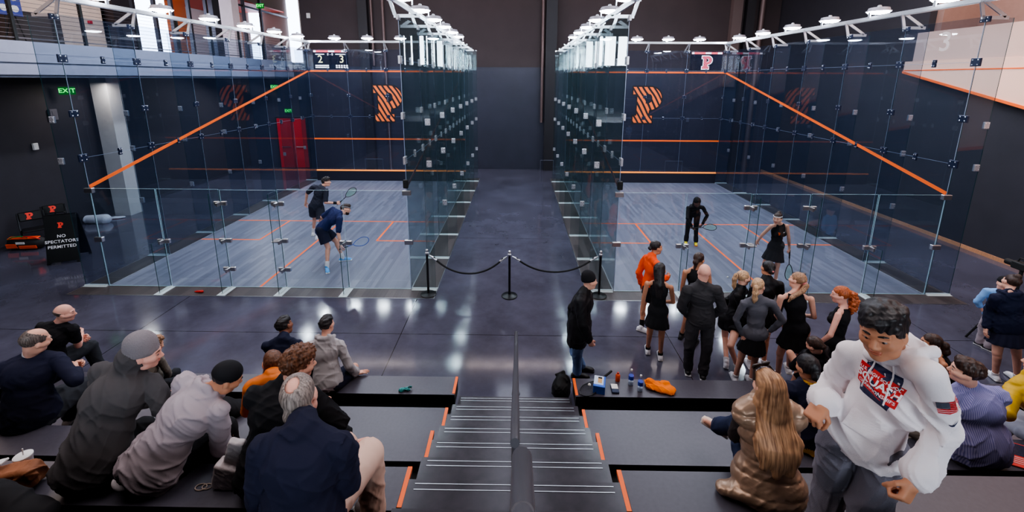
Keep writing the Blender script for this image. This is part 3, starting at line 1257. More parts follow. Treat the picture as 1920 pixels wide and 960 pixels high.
# ------------------------------------------------------------------ stanchions and ropes
SP = [(-1.70, -.22), (-.045, -.25), (1.775, -.21)]
NM = ['left', 'middle', 'right']
for (x, y), s in zip(SP, NM):
    t = thing('rope_stanchion', 'black rope stanchion, %s of the three across the aisle' % s, 'stanchion', (x, y, 0), 0, 'rope stanchions across the aisle')
    mb = MB()
    mb.lathe([(.16, 0), (.16, .018), (.145, .03), (.03, .045), (.022, .06)], n=28)
    part(mb, 'base', M_BLACKGLOSS, t, True)
    mb = MB()
    mb.lathe([(.024, .05), (.024, .89)], n=16)
    part(mb, 'pole', M_BLACKGLOSS, t, True)
    mb = MB()
    mb.lathe([(.026, .88), (.038, .885), (.038, .915), (.03, .92), (.024, .93), (.03, .945), (.03, .97), (.018, .985), (.002, .99)], n=16)
    part(mb, 'cap', M_STEEL, t, True)
for (a, b_), sag, s in (((SP[0], SP[1]), .42, 'left'), ((SP[1], SP[2]), .37, 'right')):
    a, b_ = Vector((*a, .90)), Vector((*b_, .90))
    dr = (b_ - a).normalized()
    a2, b2 = a + dr * .06, b_ - dr * .06
    pts = []
    for i in range(25):
        u = i / 24
        p = a2.lerp(b2, u)
        c = (math.cosh((u - .5) * 3.2) - math.cosh(1.6)) / (1 - math.cosh(1.6))
        p.z -= sag * c
        pts.append(p)
    t = thing('barrier_rope', '%s black barrier rope hanging between two stanchions' % s, 'rope', (a + b_) / 2)
    loc = t.location
    mb = MB()
    mb.tube([p - loc for p in pts[1:-1]], .019, 10)
    part(mb, 'rope', mat('rope_black', (18, 18, 22), .75, bump=.4, bscale=300), t, True)
    for q0, q1 in ((a, pts[2]), (b_, pts[-3])):
        mb = MB()
        mid = q0.lerp(q1, .55)
        mb.tube([q0 - loc + (q1 - q0) * .25, mid - loc, q1 - loc], [.010, .024, .024], 10)
        part(mb, 'end_hook', M_STEEL, t, True)
# ------------------------------------------------------------------ loose things
Rz = lambda d: Matrix.Rotation(math.radians(d), 3, 'Z')
# A-frame sign
t = thing('sandwich_sign', 'black folding floor sign reading NO SPECTATORS PERMITTED', 'sign', (-10.72, 1.34, 0), math.radians(23))
SW, SH_, dp = .60, 1.12, .27
for s in (-1, 1):
    mb = MB()
    a = math.atan2(dp - .03, SH_)
    R = Matrix.Rotation(s * a, 3, 'X')
    c = Vector((0, s * dp / 2 + s * .01, SH_ / 2 + .03))
    mb.obox(c, SW / 2, .016, SH_ / 2, R, 0, .008)
    for sx in (-1, 1):
        mb.obox((sx * (SW / 2 - .03), s * (dp + .0), .02), .03, .02, .02, R, 0, .004)
    part(mb, 'panel', mat('sign_black', (17, 17, 19), .35), t)
mb = MB()
mb.tube([(-.09, 0, 1.10), (-.09, 0, 1.175), (-.07, 0, 1.19), (.07, 0, 1.19), (.09, 0, 1.175), (.09, 0, 1.10)], .018, 8)
part(mb, 'carry_handle', M_BLACK, t)
a = math.atan2(dp - .03, SH_)
upv = Vector((0, math.sin(a), math.cos(a)))
Rm = basis((1, 0, 0), upv)
nv = Rm @ Vector((0, 0, 1))
c = Vector((0, -dp / 2 - .01, SH_ / 2 + .03)) + nv * .0175
WL = mat('sign_white', (226, 224, 230), .5, emit=.12)
for body, d in (('NO', .05), ('SPECTATORS', -.075), ('PERMITTED', -.20)):
    text_mesh('lettering', body, .098, WL, t, Rm, c + upv * d, .0008, bold=.0012, spacing=1.06)
p_mark('emblem', .13, mat('sign_red', (226, 66, 52), .5, emit=.15), t, Rm, c + upv * .31, 0, .001)


def folding_chair(loc, rz, label):
    t = thing('folding_chair', label, 'chair', loc, math.radians(rz), 'folding chairs against the left wall')
    mb = MB()
    mb.obox((0, -.02, .45), .21, .20, .02, None, 0, .016)
    part(mb, 'seat', M_BLACKGLOSS, t)
    mb = MB()
    mb.obox((0, .225, .76), .215, .022, .12, Matrix.Rotation(-.16, 3, 'X'), 0, .02)
    bk = part(mb, 'backrest', M_BLACKGLOSS, t)
    for s in (-1, 1):
        mb = MB()
        mb.tube([(s * .235, .26, .86), (s * .235, .19, .55), (s * .235, -.26, 0)], .013, 8)
        part(mb, 'leg', M_BLACKGLOSS, t, True)
        mb = MB()
        mb.tube([(s * .215, .04, .46), (s * .215, .27, 0)], .013, 8)
        part(mb, 'leg', M_BLACKGLOSS, t, True)
    mb = MB()
    mb.tube([(-.215, .22, .14), (.215, .22, .14)], .009, 6)
    part(mb, 'stretcher', M_BLACKGLOSS, t, True)
    o = p_mark('emblem', .17, MATS['sign_red'], bk, basis((1, 0, 0), (0, .16, 1)), (-.02, .196, .77), 0, .002)
    return t
folding_chair((-12.45, 2.18, 0), 52, 'black padded folding chair with a red letter, nearer of two behind the sign')
folding_chair((-12.5, 2.80, 0), 52, 'black padded folding chair with a red letter, farther of two behind the sign')

# orange and black racket bag on the floor by the wall
t = thing('racket_bag', 'orange and black racket bag on the floor by the left wall', 'bag', (-12.45, 1.96, 0), math.radians(8))
bags = [el(V(-12.45, 1.96, .17), np.array([[.99, .14, 0], [-.14, .99, 0], [0, 0, 1]]), V(.42, .17, .16)),
        rc(V(-12.72, 1.92, .14), V(-12.15, 2.0, .14), .14, .12)] if 0 else None
mb = MB()
prof = [(-.42, .05, .09), (-.36, .11, .15), (-.15, .15, .17), (.15, .15, .17), (.34, .12, .14), (.42, .05, .08)]
n_ = 14
vs, fs = [], []
for x, w_, h_ in prof:
    for k in range(n_):
        an = 2 * math.pi * k / n_
        vs.append((x, w_ * math.cos(an), max(.004, .155 + h_ * math.sin(an))))
for i in range(len(prof) - 1):
    for k in range(n_):
        fs.append((i * n_ + k, (i + 1) * n_ + k, (i + 1) * n_ + (k + 1) % n_, i * n_ + (k + 1) % n_))
fs += [tuple(range(n_)), tuple(range((len(prof) - 1) * n_, len(prof) * n_))[::-1]]
mb.add(vs, fs)
part(mb, 'body', mat('bag_charcoal', (34, 32, 34), .6), t, True)
mb = MB()
mb.obox((-.24, -.135, .12), .13, .012, .06, Matrix.Rotation(.12, 3, 'X'), 0, .01)
mb.obox((.13, -.148, .09), .20, .012, .045, Matrix.Rotation(.2, 3, 'X'), 0, .01)
mb.obox((.0, -.05, .31), .34, .06, .014, Matrix.Rotation(.25, 3, 'X'), 0, .01)
part(mb, 'orange_panel', mat('bag_orange', (240, 82, 28), .5), t)
mb = MB()
mb.tube([(-.36, -.08, .28), (-.2, -.12, .35), (0, -.12, .37), (.12, -.1, .33)], .014, 8)
part(mb, 'green_strap', mat('bag_green', (40, 130, 70), .6), t, True)
mb = MB()
mb.tube([(.0, -.1, .34), (.12, -.14, .37), (.28, -.12, .34), (.36, -.06, .26)], .014, 8)
part(mb, 'red_strap', mat('bag_red', (210, 44, 40), .6), t, True)
mb = MB()
mb.obox((-.02, -.155, .20), .10, .008, .03, Matrix.Rotation(.1, 3, 'X'), 0, .006)
part(mb, 'white_patch', M_WHITE, t)

# white sacks on the floor behind the left wall
def soft(name, label, cat, prims, m, fold=.006, freq=18, seed=1, vox=.008, k=.03, mod=None, group=None):
    lo, hi = bounds(prims)
    F = Field(lo, hi, vox)
    F.put(prims, k)
    F.folds(fold * .35, freq, seed)
    F.creases(fold * 1.3, freq * 2.6, seed)
    if mod:
        mod(F)
    org = (lo + hi) / 2
    org[2] = lo[2]
    o = mesh_obj(name, [F.mesh()], m if isinstance(m, list) else [m], None, org)
    o.location = org
    return tag(o, label, cat, group)
I3 = np.eye(3)
# ------------------------------------------------------------------ figures
# Bodies and clothes are blended distance fields sampled on a grid and skinned with surface nets,
# so each body is one continuous surface and each garment one sewn piece.
def V(*a):
    return np.array(a, float)


def nrm(v):
    v = np.asarray(v, float)
    return v / (np.linalg.norm(v) + 1e-9)


def lerp(a, b, t):
    return a + (b - a) * t


class Field:
    def __init__(s, lo, hi, vox):
        s.vox = vox
        s.lo = np.asarray(lo, float) - 3 * vox
        n = np.ceil((np.asarray(hi, float) + 3 * vox - s.lo) / vox).astype(int) + 1
        s.n = n
        s.f = np.full(n, .5, np.float32)
        s.l = np.zeros(n, np.uint8)

    def sub(s, lo, hi):
        a = np.maximum(np.floor((lo - s.lo) / s.vox).astype(int), 0)
        b = np.minimum(np.ceil((hi - s.lo) / s.vox).astype(int) + 1, s.n)
        if np.any(b <= a):
            return None, None
        sl = tuple(slice(i, j) for i, j in zip(a, b))
        ax = [(s.lo[i] + s.vox * np.arange(a[i], b[i])).astype(np.float32) for i in range(3)]
        return sl, (ax[0][:, None, None], ax[1][None, :, None], ax[2][None, None, :])

    def all(s):
        return s.sub(s.lo, s.lo + s.vox * s.n)

    def put(s, prims, k=.03):
        for p in prims:
            lab = p.get('lab', 0)
            kk = p.get('k', k)
            lo, hi = p['box']
            m = kk + 3 * s.vox
            sl, g = s.sub(lo - m, hi + m)
            if sl is None:
                continue
            d = p['fn'](g).astype(np.float32)
            o = s.f[sl]
            if p.get('cut'):
                h = np.maximum(kk - np.abs(-d - o), 0) / max(kk, 1e-6)
                s.f[sl] = np.maximum(o, -d) + h * h * kk * .25
                continue
            L = s.l[sl]
            L[d < o] = lab
            h = np.maximum(kk - np.abs(d - o), 0) / max(kk, 1e-6)
            s.f[sl] = np.minimum(o, d) - h * h * kk * .25
        return s

    def plane(s, q, n, lab=None):
        """cut away everything on the side n points to"""
        sl, g = s.all()
        d = sum((g[i] - q[i]) * n[i] for i in range(3))
        s.f = np.maximum(s.f, d.astype(np.float32))
        return s

    def relabel(s, q, n, lab, only=None):
        sl, g = s.all()
        d = sum((g[i] - q[i]) * n[i] for i in range(3))
        m = np.broadcast_to(d > 0, s.l.shape)
        if only is not None:
            m = m & (s.l == only)
        s.l[m] = lab
        return s

    def folds(s, amp, freq, seed=0, stretch=(1, 1, 1)):
        rs = np.random.RandomState(seed)
        sl, g = s.all()
        t = np.zeros(s.f.shape, np.float32)
        for i in range(5):
            d = rs.normal(size=3)
            d = d / np.linalg.norm(d) * freq * (1 + .55 * i) * np.array(stretch)
            ph = rs.uniform(0, 6.28)
            wv = sum((g[j] * d[j]) for j in range(3)) + ph
            e = rs.normal(size=3) * freq * .45
            wv = wv + 1.3 * np.sin(sum(g[j] * e[j] for j in range(3)) + ph * 2)
            t += (np.sin(wv) / (1 + .5 * i)).astype(np.float32)
        s.f += amp * t
        return s

    def creases(s, amp, freq, seed=0, axis=None):
        """soft cloth folds: warped ridges that come and go across the garment"""
        rs = np.random.RandomState(seed)
        sl, g = s.all()
        t = np.zeros(s.f.shape, np.float32)
        w1, w2 = rs.normal(size=3), rs.normal(size=3)
        warp = 1.5 * np.sin(sum(g[j] * w1[j] for j in range(3)) * freq * .22 + 1) + 1.1 * np.sin(sum(g[j] * w2[j] for j in range(3)) * freq * .35)
        for i in range(4):
            d = rs.normal(size=3) * (1, 1, .8)
            d = d / np.linalg.norm(d)
            if axis is not None:
                d = nrm(d * .75 + np.asarray(axis) * rs.choice((-1, 1)))
            f = freq * (.75 + .3 * i)
            ph = rs.uniform(0, 6.28)
            sw = sum(g[j] * d[j] for j in range(3)) * f + ph + warp * (1 if i % 2 else -1)
            e = rs.normal(size=3)
            e = e / np.linalg.norm(e)
            m = .5 + .5 * np.sin(sum(g[j] * e[j] for j in range(3)) * freq * .28 + rs.uniform(0, 6.28))
            r = 1 - np.abs(np.sin(sw * .5))
            t -= (m * (r ** 2.2) / (1 + .25 * i)).astype(np.float32)
        s.f += amp * (t + .55)
        return s

    def curls(s, amp, freq, seed=0):
        rs = np.random.RandomState(seed)
        sl, g = s.all()
        t = np.zeros(s.f.shape, np.float32)
        for q in (1, 1.7):
            A = np.linalg.qr(rs.normal(size=(3, 3)))[0] * freq * q
            w = [sum(g[j] * A[i][j] for j in range(3)) for i in range(3)]
            w = [w[0] + .9 * np.sin(w[1] * .6), w[1] + .9 * np.sin(w[2] * .6), w[2] + .9 * np.sin(w[0] * .6)]
            t += (np.sin(w[0]) * np.sin(w[1]) + np.sin(w[1]) * np.sin(w[2])).astype(np.float32) / q
        s.f += amp * t
        return s

    def mesh(s):
        f = s.f
        ins = f < 0
        c = np.zeros(tuple(x - 1 for x in f.shape), np.uint8)
        for dx in (0, 1):
            for dy in (0, 1):
                for dz in (0, 1):
                    c += ins[dx:f.shape[0] - 1 + dx, dy:f.shape[1] - 1 + dy, dz:f.shape[2] - 1 + dz]
        mix = (c > 0) & (c < 8)
        I, J, K = np.nonzero(mix)
        if len(I) == 0:
            return np.zeros((0, 3)), np.zeros((0, 4), int), np.zeros(0, int)
        idx = np.full(mix.shape, -1, np.int64)
        idx[mix] = np.arange(len(I))
        acc = np.zeros((len(I), 3))
        cnt = np.zeros(len(I))
        cor = [(0, 0, 0), (1, 0, 0), (0, 1, 0), (1, 1, 0), (0, 0, 1), (1, 0, 1), (0, 1, 1), (1, 1, 1)]
        val = [f[I + a, J + b, K + d] for a, b, d in cor]
        for i in range(8):
            for j in range(i + 1, 8):
                if sum(abs(x - y) for x, y in zip(cor[i], cor[j])) != 1:
                    continue
                x = (val[i] < 0) != (val[j] < 0)
                den = val[i] - val[j]
                t = np.where(x, val[i] / np.where(den == 0, 1, den), 0)
                for a in range(3):
                    acc[:, a] += np.where(x, cor[i][a] + t * (cor[j][a] - cor[i][a]), 0)
                cnt += x
        vs = (np.stack([I, J, K], 1) + acc / cnt[:, None]) * s.vox + s.lo
        Q = []
        for a in range(3):
            b, d = (a + 1) % 3, (a + 2) % 3
            A = np.take(ins, range(ins.shape[a] - 1), a)
            B = np.take(ins, range(1, ins.shape[a]), a)
            ch = A != B
            pos = np.array(np.nonzero(ch))
            ok = (pos[b] > 0) & (pos[d] > 0) & (pos[b] < mix.shape[b]) & (pos[d] < mix.shape[d])
            pos = pos[:, ok]
            fl = A[tuple(pos)]

            def cell(db, dd):
                q = pos.copy()
                q[b] -= db
                q[d] -= dd
                return idx[tuple(q)]
            q = np.stack([cell(1, 1), cell(0, 1), cell(0, 0), cell(1, 0)], 1)
            q[~fl] = q[~fl][:, ::-1]
            Q.append(q)
        Q = np.concatenate(Q)
        Q = Q[(Q >= 0).all(1)]
        lab = s.l[I, J, K]
        return vs, Q, lab[Q[:, 0]].astype(int)


def rc(a, b, ra, rb=None, lab=0, flat=None, k=None, cut=False):
    """tapered capsule; flat=(axis, factor) squeezes it along an axis"""
    a, b = np.asarray(a, float), np.asarray(b, float)
    rb = ra if rb is None else rb
    ab = b - a
    L = float(ab @ ab) + 1e-12
    r = max(ra, rb)

    def fn(g):
        p = [g[i] - a[i] for i in range(3)]
        t = np.clip((p[0] * ab[0] + p[1] * ab[1] + p[2] * ab[2]) / L, 0, 1)
        q = [p[i] - t * ab[i] for i in range(3)]
        d2 = q[0] ** 2 + q[1] ** 2 + q[2] ** 2
        if flat is not None:
            n, sc = flat
            h = q[0] * n[0] + q[1] * n[1] + q[2] * n[2]
            d2 = d2 + h * h * (1 / sc ** 2 - 1)
        return np.sqrt(d2) - (ra + (rb - ra) * t)
    o = dict(fn=fn, box=(np.minimum(a, b) - r, np.maximum(a, b) + r), lab=lab, cut=cut)
    if k is not None:
        o['k'] = k
    return o


def el(c, R, rad, lab=0, k=None, cut=False):
    """ellipsoid; R = rows are its axes"""
    c, R, rad = np.asarray(c, float), np.asarray(R, float), np.asarray(rad, float)
    ext = np.sqrt(((R * rad[:, None]) ** 2).sum(0))

    def fn(g):
        p = [g[i] - c[i] for i in range(3)]
        u = [p[0] * R[j][0] + p[1] * R[j][1] + p[2] * R[j][2] for j in range(3)]
        k0 = np.sqrt(sum((u[j] / rad[j]) ** 2 for j in range(3)))
        k1 = np.sqrt(sum((u[j] / rad[j] ** 2) ** 2 for j in range(3))) + 1e-6
        return k0 * (k0 - 1) / k1
    o = dict(fn=fn, box=(c - ext, c + ext), lab=lab, cut=cut)
    if k is not None:
        o['k'] = k
    return o


def bx(c, R, half, r=.01, lab=0, k=None, cut=False):
    c, R = np.asarray(c, float), np.asarray(R, float)
    half = np.asarray(half, float) - r
    ext = np.abs(R * (half + r)[:, None]).sum(0)

    def fn(g):
        p = [g[i] - c[i] for i in range(3)]
        u = [np.abs(p[0] * R[j][0] + p[1] * R[j][1] + p[2] * R[j][2]) - half[j] for j in range(3)]
        return np.sqrt(sum(np.maximum(x, 0) ** 2 for x in u)) + np.minimum(np.maximum(np.maximum(u[0], u[1]), u[2]), 0) - r
    o = dict(fn=fn, box=(c - ext, c + ext), lab=lab, cut=cut)
    if k is not None:
        o['k'] = k
    return o


def bounds(prims):
    lo = np.min([p['box'][0] for p in prims if not p['cut']], 0)
    hi = np.max([p['box'][1] for p in prims if not p['cut']], 0)
    return lo, hi


def mesh_obj(name, chunks, mats, parent=None, org=(0, 0, 0)):
    """chunks: [(verts, quads, labels)] in world space -> one mesh object"""
    vs, qs, ls, o = [], [], [], 0
    for v, q, l in chunks:
        vs.append(v - np.asarray(org))
        qs.append(q + o)
        ls.append(l)
        o += len(v)
    vs, qs, ls = np.concatenate(vs), np.concatenate(qs), np.concatenate(ls)
    me = bpy.data.meshes.new(name)
    me.vertices.add(len(vs))
    me.vertices.foreach_set('co', vs.astype(np.float32).ravel())
    me.loops.add(len(qs) * 4)
    me.loops.foreach_set('vertex_index', qs.astype(np.int32).ravel())
    me.polygons.add(len(qs))
    me.polygons.foreach_set('loop_start', np.arange(0, len(qs) * 4, 4, dtype=np.int32))
    me.polygons.foreach_set('loop_total', np.full(len(qs), 4, np.int32))
    for m in mats:
        me.materials.append(m)
    me.polygons.foreach_set('material_index', np.minimum(ls, len(mats) - 1).astype(np.int32))
    me.polygons.foreach_set('use_smooth', np.ones(len(qs), bool))
    me.update(calc_edges=True)
    me.validate()
    ob = bpy.data.objects.new(name, me)
    COL.objects.link(ob)
    if parent is not None:
        ob.parent = parent
    return ob


def skin_mat(name, rgb):
    if name in MATS:
        return MATS[name]
    m = mat(name, rgb, .52, spec=.35, noise=.06, nscale=14)
    b = m.node_tree.nodes['Principled BSDF']
    b.inputs['Subsurface Weight'].default_value = .08
    b.inputs['Subsurface Radius'].default_value = (.012, .004, .002)
    return m


def cloth(name, rgb, rough=.85, sheen=.15, bump=.06, bscale=240, noise=.06, crease=.25):
    """woven cloth: fine weave bump over broad soft creases"""
    if name in MATS:
        return MATS[name]
    m = mat(name, rgb, rough, spec=.25, sheen=sheen, bump=bump, bscale=bscale, noise=noise, nscale=5)
    nt = m.node_tree
    b = nt.nodes['Principled BSDF']
    L = nt.links.new
    fine = b.inputs['Normal'].links[0].from_node
    tc = nt.nodes.new('ShaderNodeTexCoord')
    n1 = nt.nodes.new('ShaderNodeTexNoise')
    n1.inputs['Scale'].default_value = 3.5
    n1.inputs['Detail'].default_value = 1
    mp = nt.nodes.new('ShaderNodeMapping')
    mp.inputs['Scale'].default_value = (1, 1, 1.9)
    mp.inputs['Rotation'].default_value = (.5, .4, .3)
    L(tc.outputs['Object'], mp.inputs[0])
    L(mp.outputs[0], n1.inputs['Vector'])
    wv = nt.nodes.new('ShaderNodeTexNoise')
    wv.noise_type = 'RIDGED_MULTIFRACTAL'
    wv.inputs['Scale'].default_value = 4.2
    wv.inputs['Detail'].default_value = 2.5
    wv.inputs['Distortion'].default_value = .9
    L(mp.outputs[0], wv.inputs['Vector'])
    bp = nt.nodes.new('ShaderNodeBump')
    bp.inputs['Strength'].default_value = crease
    bp.inputs['Distance'].default_value = .022
    L(wv.outputs['Fac'], bp.inputs['Height'])
    L(bp.outputs[0], fine.inputs['Normal'])
    return m


def hair_mat(name, rgb, rgb2=None, scale=(75, 75, 5)):
    if name in MATS:
        return MATS[name]
    m, nt, b = _new(name)
    L = nt.links.new
    tc = nt.nodes.new('ShaderNodeTexCoord')
    mp = nt.nodes.new('ShaderNodeMapping')
    mp.inputs['Scale'].default_value = scale
    n = nt.nodes.new('ShaderNodeTexNoise')
    n.inputs['Scale'].default_value = 1.4
    n.inputs['Detail'].default_value = 4
    L(tc.outputs['Object'], mp.inputs[0])
    L(mp.outputs[0], n.inputs['Vector'])
    r = nt.nodes.new('ShaderNodeValToRGB')
    c = srgb(*rgb)
    c2 = srgb(*(rgb2 or tuple(min(255, x * 1.35 + 6) for x in rgb)))
    r.color_ramp.elements[0].color = tuple(x * .6 for x in c[:3]) + (1,)
    r.color_ramp.elements[1].color = c2
    r.color_ramp.elements[0].position, r.color_ramp.elements[1].position = .32, .7
    L(n.outputs['Fac'], r.inputs[0])
    L(r.outputs[0], b.inputs['Base Color'])
    bp = nt.nodes.new('ShaderNodeBump')
    bp.inputs['Strength'].default_value = .4
    bp.inputs['Distance'].default_value = .004
    L(n.outputs['Fac'], bp.inputs['Height'])
    L(bp.outputs[0], b.inputs['Normal'])
    b.inputs['Roughness'].default_value = .45
    b.inputs['Specular IOR Level'].default_value = .4
    MATS[name] = m
    return m


class Person:
    """J: joint positions; H: standing height; face: facing vector"""

    def __init__(s, J, H=1.75, face=None, fem=False, bulk=1.0, hunch=.0, vox=.009, headup=None):
        s.J = {k: np.asarray(v, float) for k, v in J.items()}
        j = s.J
        s.H, s.s, s.fem, s.b, s.vox = H, H / 1.75, fem, bulk, vox
        s.P = (j['hl'] + j['hr']) / 2
        s.U = nrm(j['nk'] - s.P)
        s.N = j['nk'] + s.U * .013 * s.s
        s.U = nrm(s.N - s.P)
        R = nrm(nrm(j['sr'] - j['sl']) + .6 * nrm(j['hr'] - j['hl']))
        s.F = nrm(np.cross(s.U, R))
        s.R = np.cross(s.F, s.U)
        s.RS = nrm(j['sr'] - j['sl'])
        s.FS = nrm(np.cross(s.U, s.RS))
        s.RH = nrm(j['hr'] - j['hl'])
        s.FH = nrm(np.cross(s.U, s.RH))
        s.C = (s.P + s.N) / 2 - s.F * (hunch + .012)
        s.hd = j['hd']
        s.face = nrm(face) if face is not None else s.F
        up = nrm(headup) if headup is not None else nrm(nrm(s.hd - s.N) * .5 + V(0, 0, .7))
        s.hR = nrm(np.cross(s.face, up))
        s.hF = s.face
        s.hU = np.cross(s.hR, s.hF)
        s.hA = np.array([s.hR, s.hF, s.hU])
        s.org = V(s.P[0], s.P[1], min(j['al'][2], j['ar'][2], s.P[2]) - .08 * s.s)

    def bez(s, t):
        return (1 - t) ** 2 * s.P + 2 * t * (1 - t) * s.C + t * t * s.N

    def hp(s, x, y, z):
        return s.hd + (s.hR * x + s.hF * y + s.hU * z) * s.hs

    @property
    def hs(s):
        return s.s if s.H > 1.5 else .95 * (1 + s.H) / 2.6 * 1.06

    # ---- torso blocks shared by the body and everything worn on it
    def torso(s, g=0, lab=0, shoulders=True):
        q, b, f = s.s, s.b, s.fem
        A = np.array([s.R, s.F, s.U])
        AS = np.array([s.RS, s.FS, s.U])
        AH = np.array([s.RH, s.FH, s.U])
        w = .92 if f else 1
        tl = np.linalg.norm(s.N - s.P)
        o = [el(s.P + s.U * .03 * q, AH, np.array([.152 * (1.02 if f else 1), .105, .12]) * q * b + g, lab),
             el(s.bez(.38), A, np.array([.128 * w * (.9 if f else 1), .092 * w, .28 * tl + .02]) * V(q * b, q * b, 1) + g, lab),
             el(s.bez(.70), AS, np.array([.146 * w, .102 * w, .27 * tl + .01]) * V(q * b, q * b, 1) + g, lab)]
        if f:
            for sg in (-1, 1):
                o.append(el(s.bez(.62) + s.FS * .085 * q + s.RS * sg * .065 * q, AS, V(.06, .055, .06) * q + g * .6, lab))
        if shoulders:
            j = s.J
            for a in ('sl', 'sr'):
                o.append(rc(s.bez(.93), lerp(s.N, j[a], .93) - s.U * .012 * q, .056 * q * w + g * .7, .044 * q * w + g * .8, lab, k=.03))
                o.append(rc(s.N + s.U * .005, lerp(s.N, j[a], .6) + s.U * .005, .050 * q + g * .4, .040 * q + g * .6, lab, k=.04))
        return o

    def arm(s, side, g=0, lab=0, t0=0, t1=2.0):
        """t runs 0..1 down the upper arm and 1..2 down the forearm"""
        j, q = s.J, s.s * (.9 if s.fem else 1) * (.5 + .5 * s.b)
        S, E, W = j['s' + side], j['e' + side], j['w' + side]
        o = []
        ru, re, rw = .046 * q, .038 * q, .0275 * q
        a0, a1 = t0, min(t1, 1)
        if a0 < a1:
            o.append(rc(lerp(S, E, a0), lerp(S, E, a1), lerp(ru, re, a0) + g, lerp(ru, re, a1) + g, lab, k=.012))
        if t1 > 1:
            b1 = t1 - 1
            m = lerp(E, W, .3)
            o.append(rc(E, lerp(E, W, b1), re + g, lerp(re, rw, b1) + g, lab, k=.010))
            o.append(rc(lerp(E, W, .1), lerp(E, W, min(.42, b1)), .037 * q + g, .035 * q + g, lab, k=.006))
        return o

    def leg(s, side, g=0, lab=0, t0=0, t1=2.0, loose=0):
        j, q = s.J, s.s * (.96 if s.fem else 1) * (.4 + .6 * s.b)
        Hh, Kk, A = j['h' + side], j['k' + side], j['a' + side]
        rh, rk, ra = .083 * q, .055 * q, .037 * q
        o = []
        if t0 < 1:
            a1 = min(t1, 1)
            o.append(rc(lerp(Hh, Kk, t0), lerp(Hh, Kk, a1), lerp(rh, rk, t0) + g, lerp(rh, rk, a1) + g + loose * a1, lab, k=.02))
        if t1 > 1:
            b0, b1 = max(t0 - 1, 0), t1 - 1
            sh = nrm(A - Kk)
            back = nrm(np.cross(sh, s.RH))
            back = back if back @ s.FH < 0 else -back
            if t0 > 0 or True:
                o.append(rc(lerp(Kk, A, b0), lerp(Kk, A, b1), lerp(rk * .92, ra, b0) + g + loose, lerp(rk * .92, ra, b1) + g + loose, lab, k=.014))
            if b0 < .2 and not loose:
                o.append(rc(lerp(Kk, A, .14) + back * .016 * q, lerp(Kk, A, .48) + back * .014 * q, .046 * q + g, .037 * q + g, lab, k=.012))
        return o

    def neck(s, g=0):
        return [rc(s.N - s.U * .02, s.hp(0, -.022, -.055), (.056 if not s.fem else .048) * s.s + g, (.054 if not s.fem else .046) * s.hs + g)]

    def head(s, detail=True):
        A, h = s.hA, s.hs
        p = s.hp
        f = s.fem
        o = [el(p(0, -.012, .035), A, V(.074, .093, .086) * h, k=.02),
             el(p(0, .028, -.03), A, V(.060, .066, .088) * h, k=.03),
             rc(p(-.034, .02, -.075), p(.034, .02, -.075), .032 * h, lab=0, k=.03),
             el(p(0, .062, -.094), A, V(.028, .026, .022) * h, k=.022)]
        for sg in (-1, 1):
            o.append(el(p(sg * .077, -.008, -.006), A, V(.009, .019, .031) * h, k=.008))
            o.append(el(p(sg * .074, -.004, -.006), A, V(.014, .012, .022) * h, k=.008))
            if detail:
                o.append(rc(p(sg * .046, .066, -.018), p(sg * .062, .03, -.02), .020 * h, .016 * h, k=.03))
                o.append(rc(p(sg * .012, .084, .024), p(sg * .044, .072, .026), .012 * h, .010 * h, k=.016))
        if detail:
            for sg in (-1, 1):
                o.append(el(p(sg * .031, .096, .004), A, V(.017, .016, .011) * h, k=.012, cut=True))
            o += [rc(p(0, .084, .012), p(0, .108, -.026), .009 * h, .0125 * h, k=.014)]
            for sg in (-1, 1):
                o.append(el(p(sg * .012, .098, -.030), A, V(.009, .012, .009) * h, k=.008))
                o.append(rc(p(sg * .017, .0885, .0105), p(sg * .046, .076, .0085), .0074 * h, lab=0, k=.004))
                o.append(rc(p(sg * .018, .0870, -.0045), p(sg * .044, .076, -.0035), .0046 * h, lab=0, k=.004))
            o.append(el(p(0, .090, -.056), A, V(.022, .010, .0058) * h, lab=1, k=.006))
            o.append(el(p(0, .088, -.0665), A, V(.019, .0105, .0065) * h, lab=1, k=.006))
            o.append(el(p(0, .097, -.0612), A, V(.021, .006, .0016) * h, lab=1, k=.003, cut=True))
        return o

    def features(s):
        """eyeballs, irises and brows, each its own small closed piece of the body mesh"""
        A, h, p = s.hA, s.hs, s.hp
        out = []
        for sg in (-1, 1):
            for q, l in ((el(p(sg * .031, .0795, .004), A, V(.0135, .0118, .0095) * h, lab=2), 2),
                         (el(p(sg * .031, .0885, .0030), A, V(.0062, .0040, .0062) * h, lab=3), 3),
                         (None, 4)):
                if q is None:
                    F = [rc(p(sg * .013, .0915, .0275), p(sg * .032, .0905, .0325), .0048 * h, .0046 * h, lab=4), rc(p(sg * .032, .0905, .0325), p(sg * .050, .0755, .0285), .0046 * h, .003 * h, lab=4)]
                else:
                    F = [q]
                out.append(s.sk(F, .0022, .003))
        return out

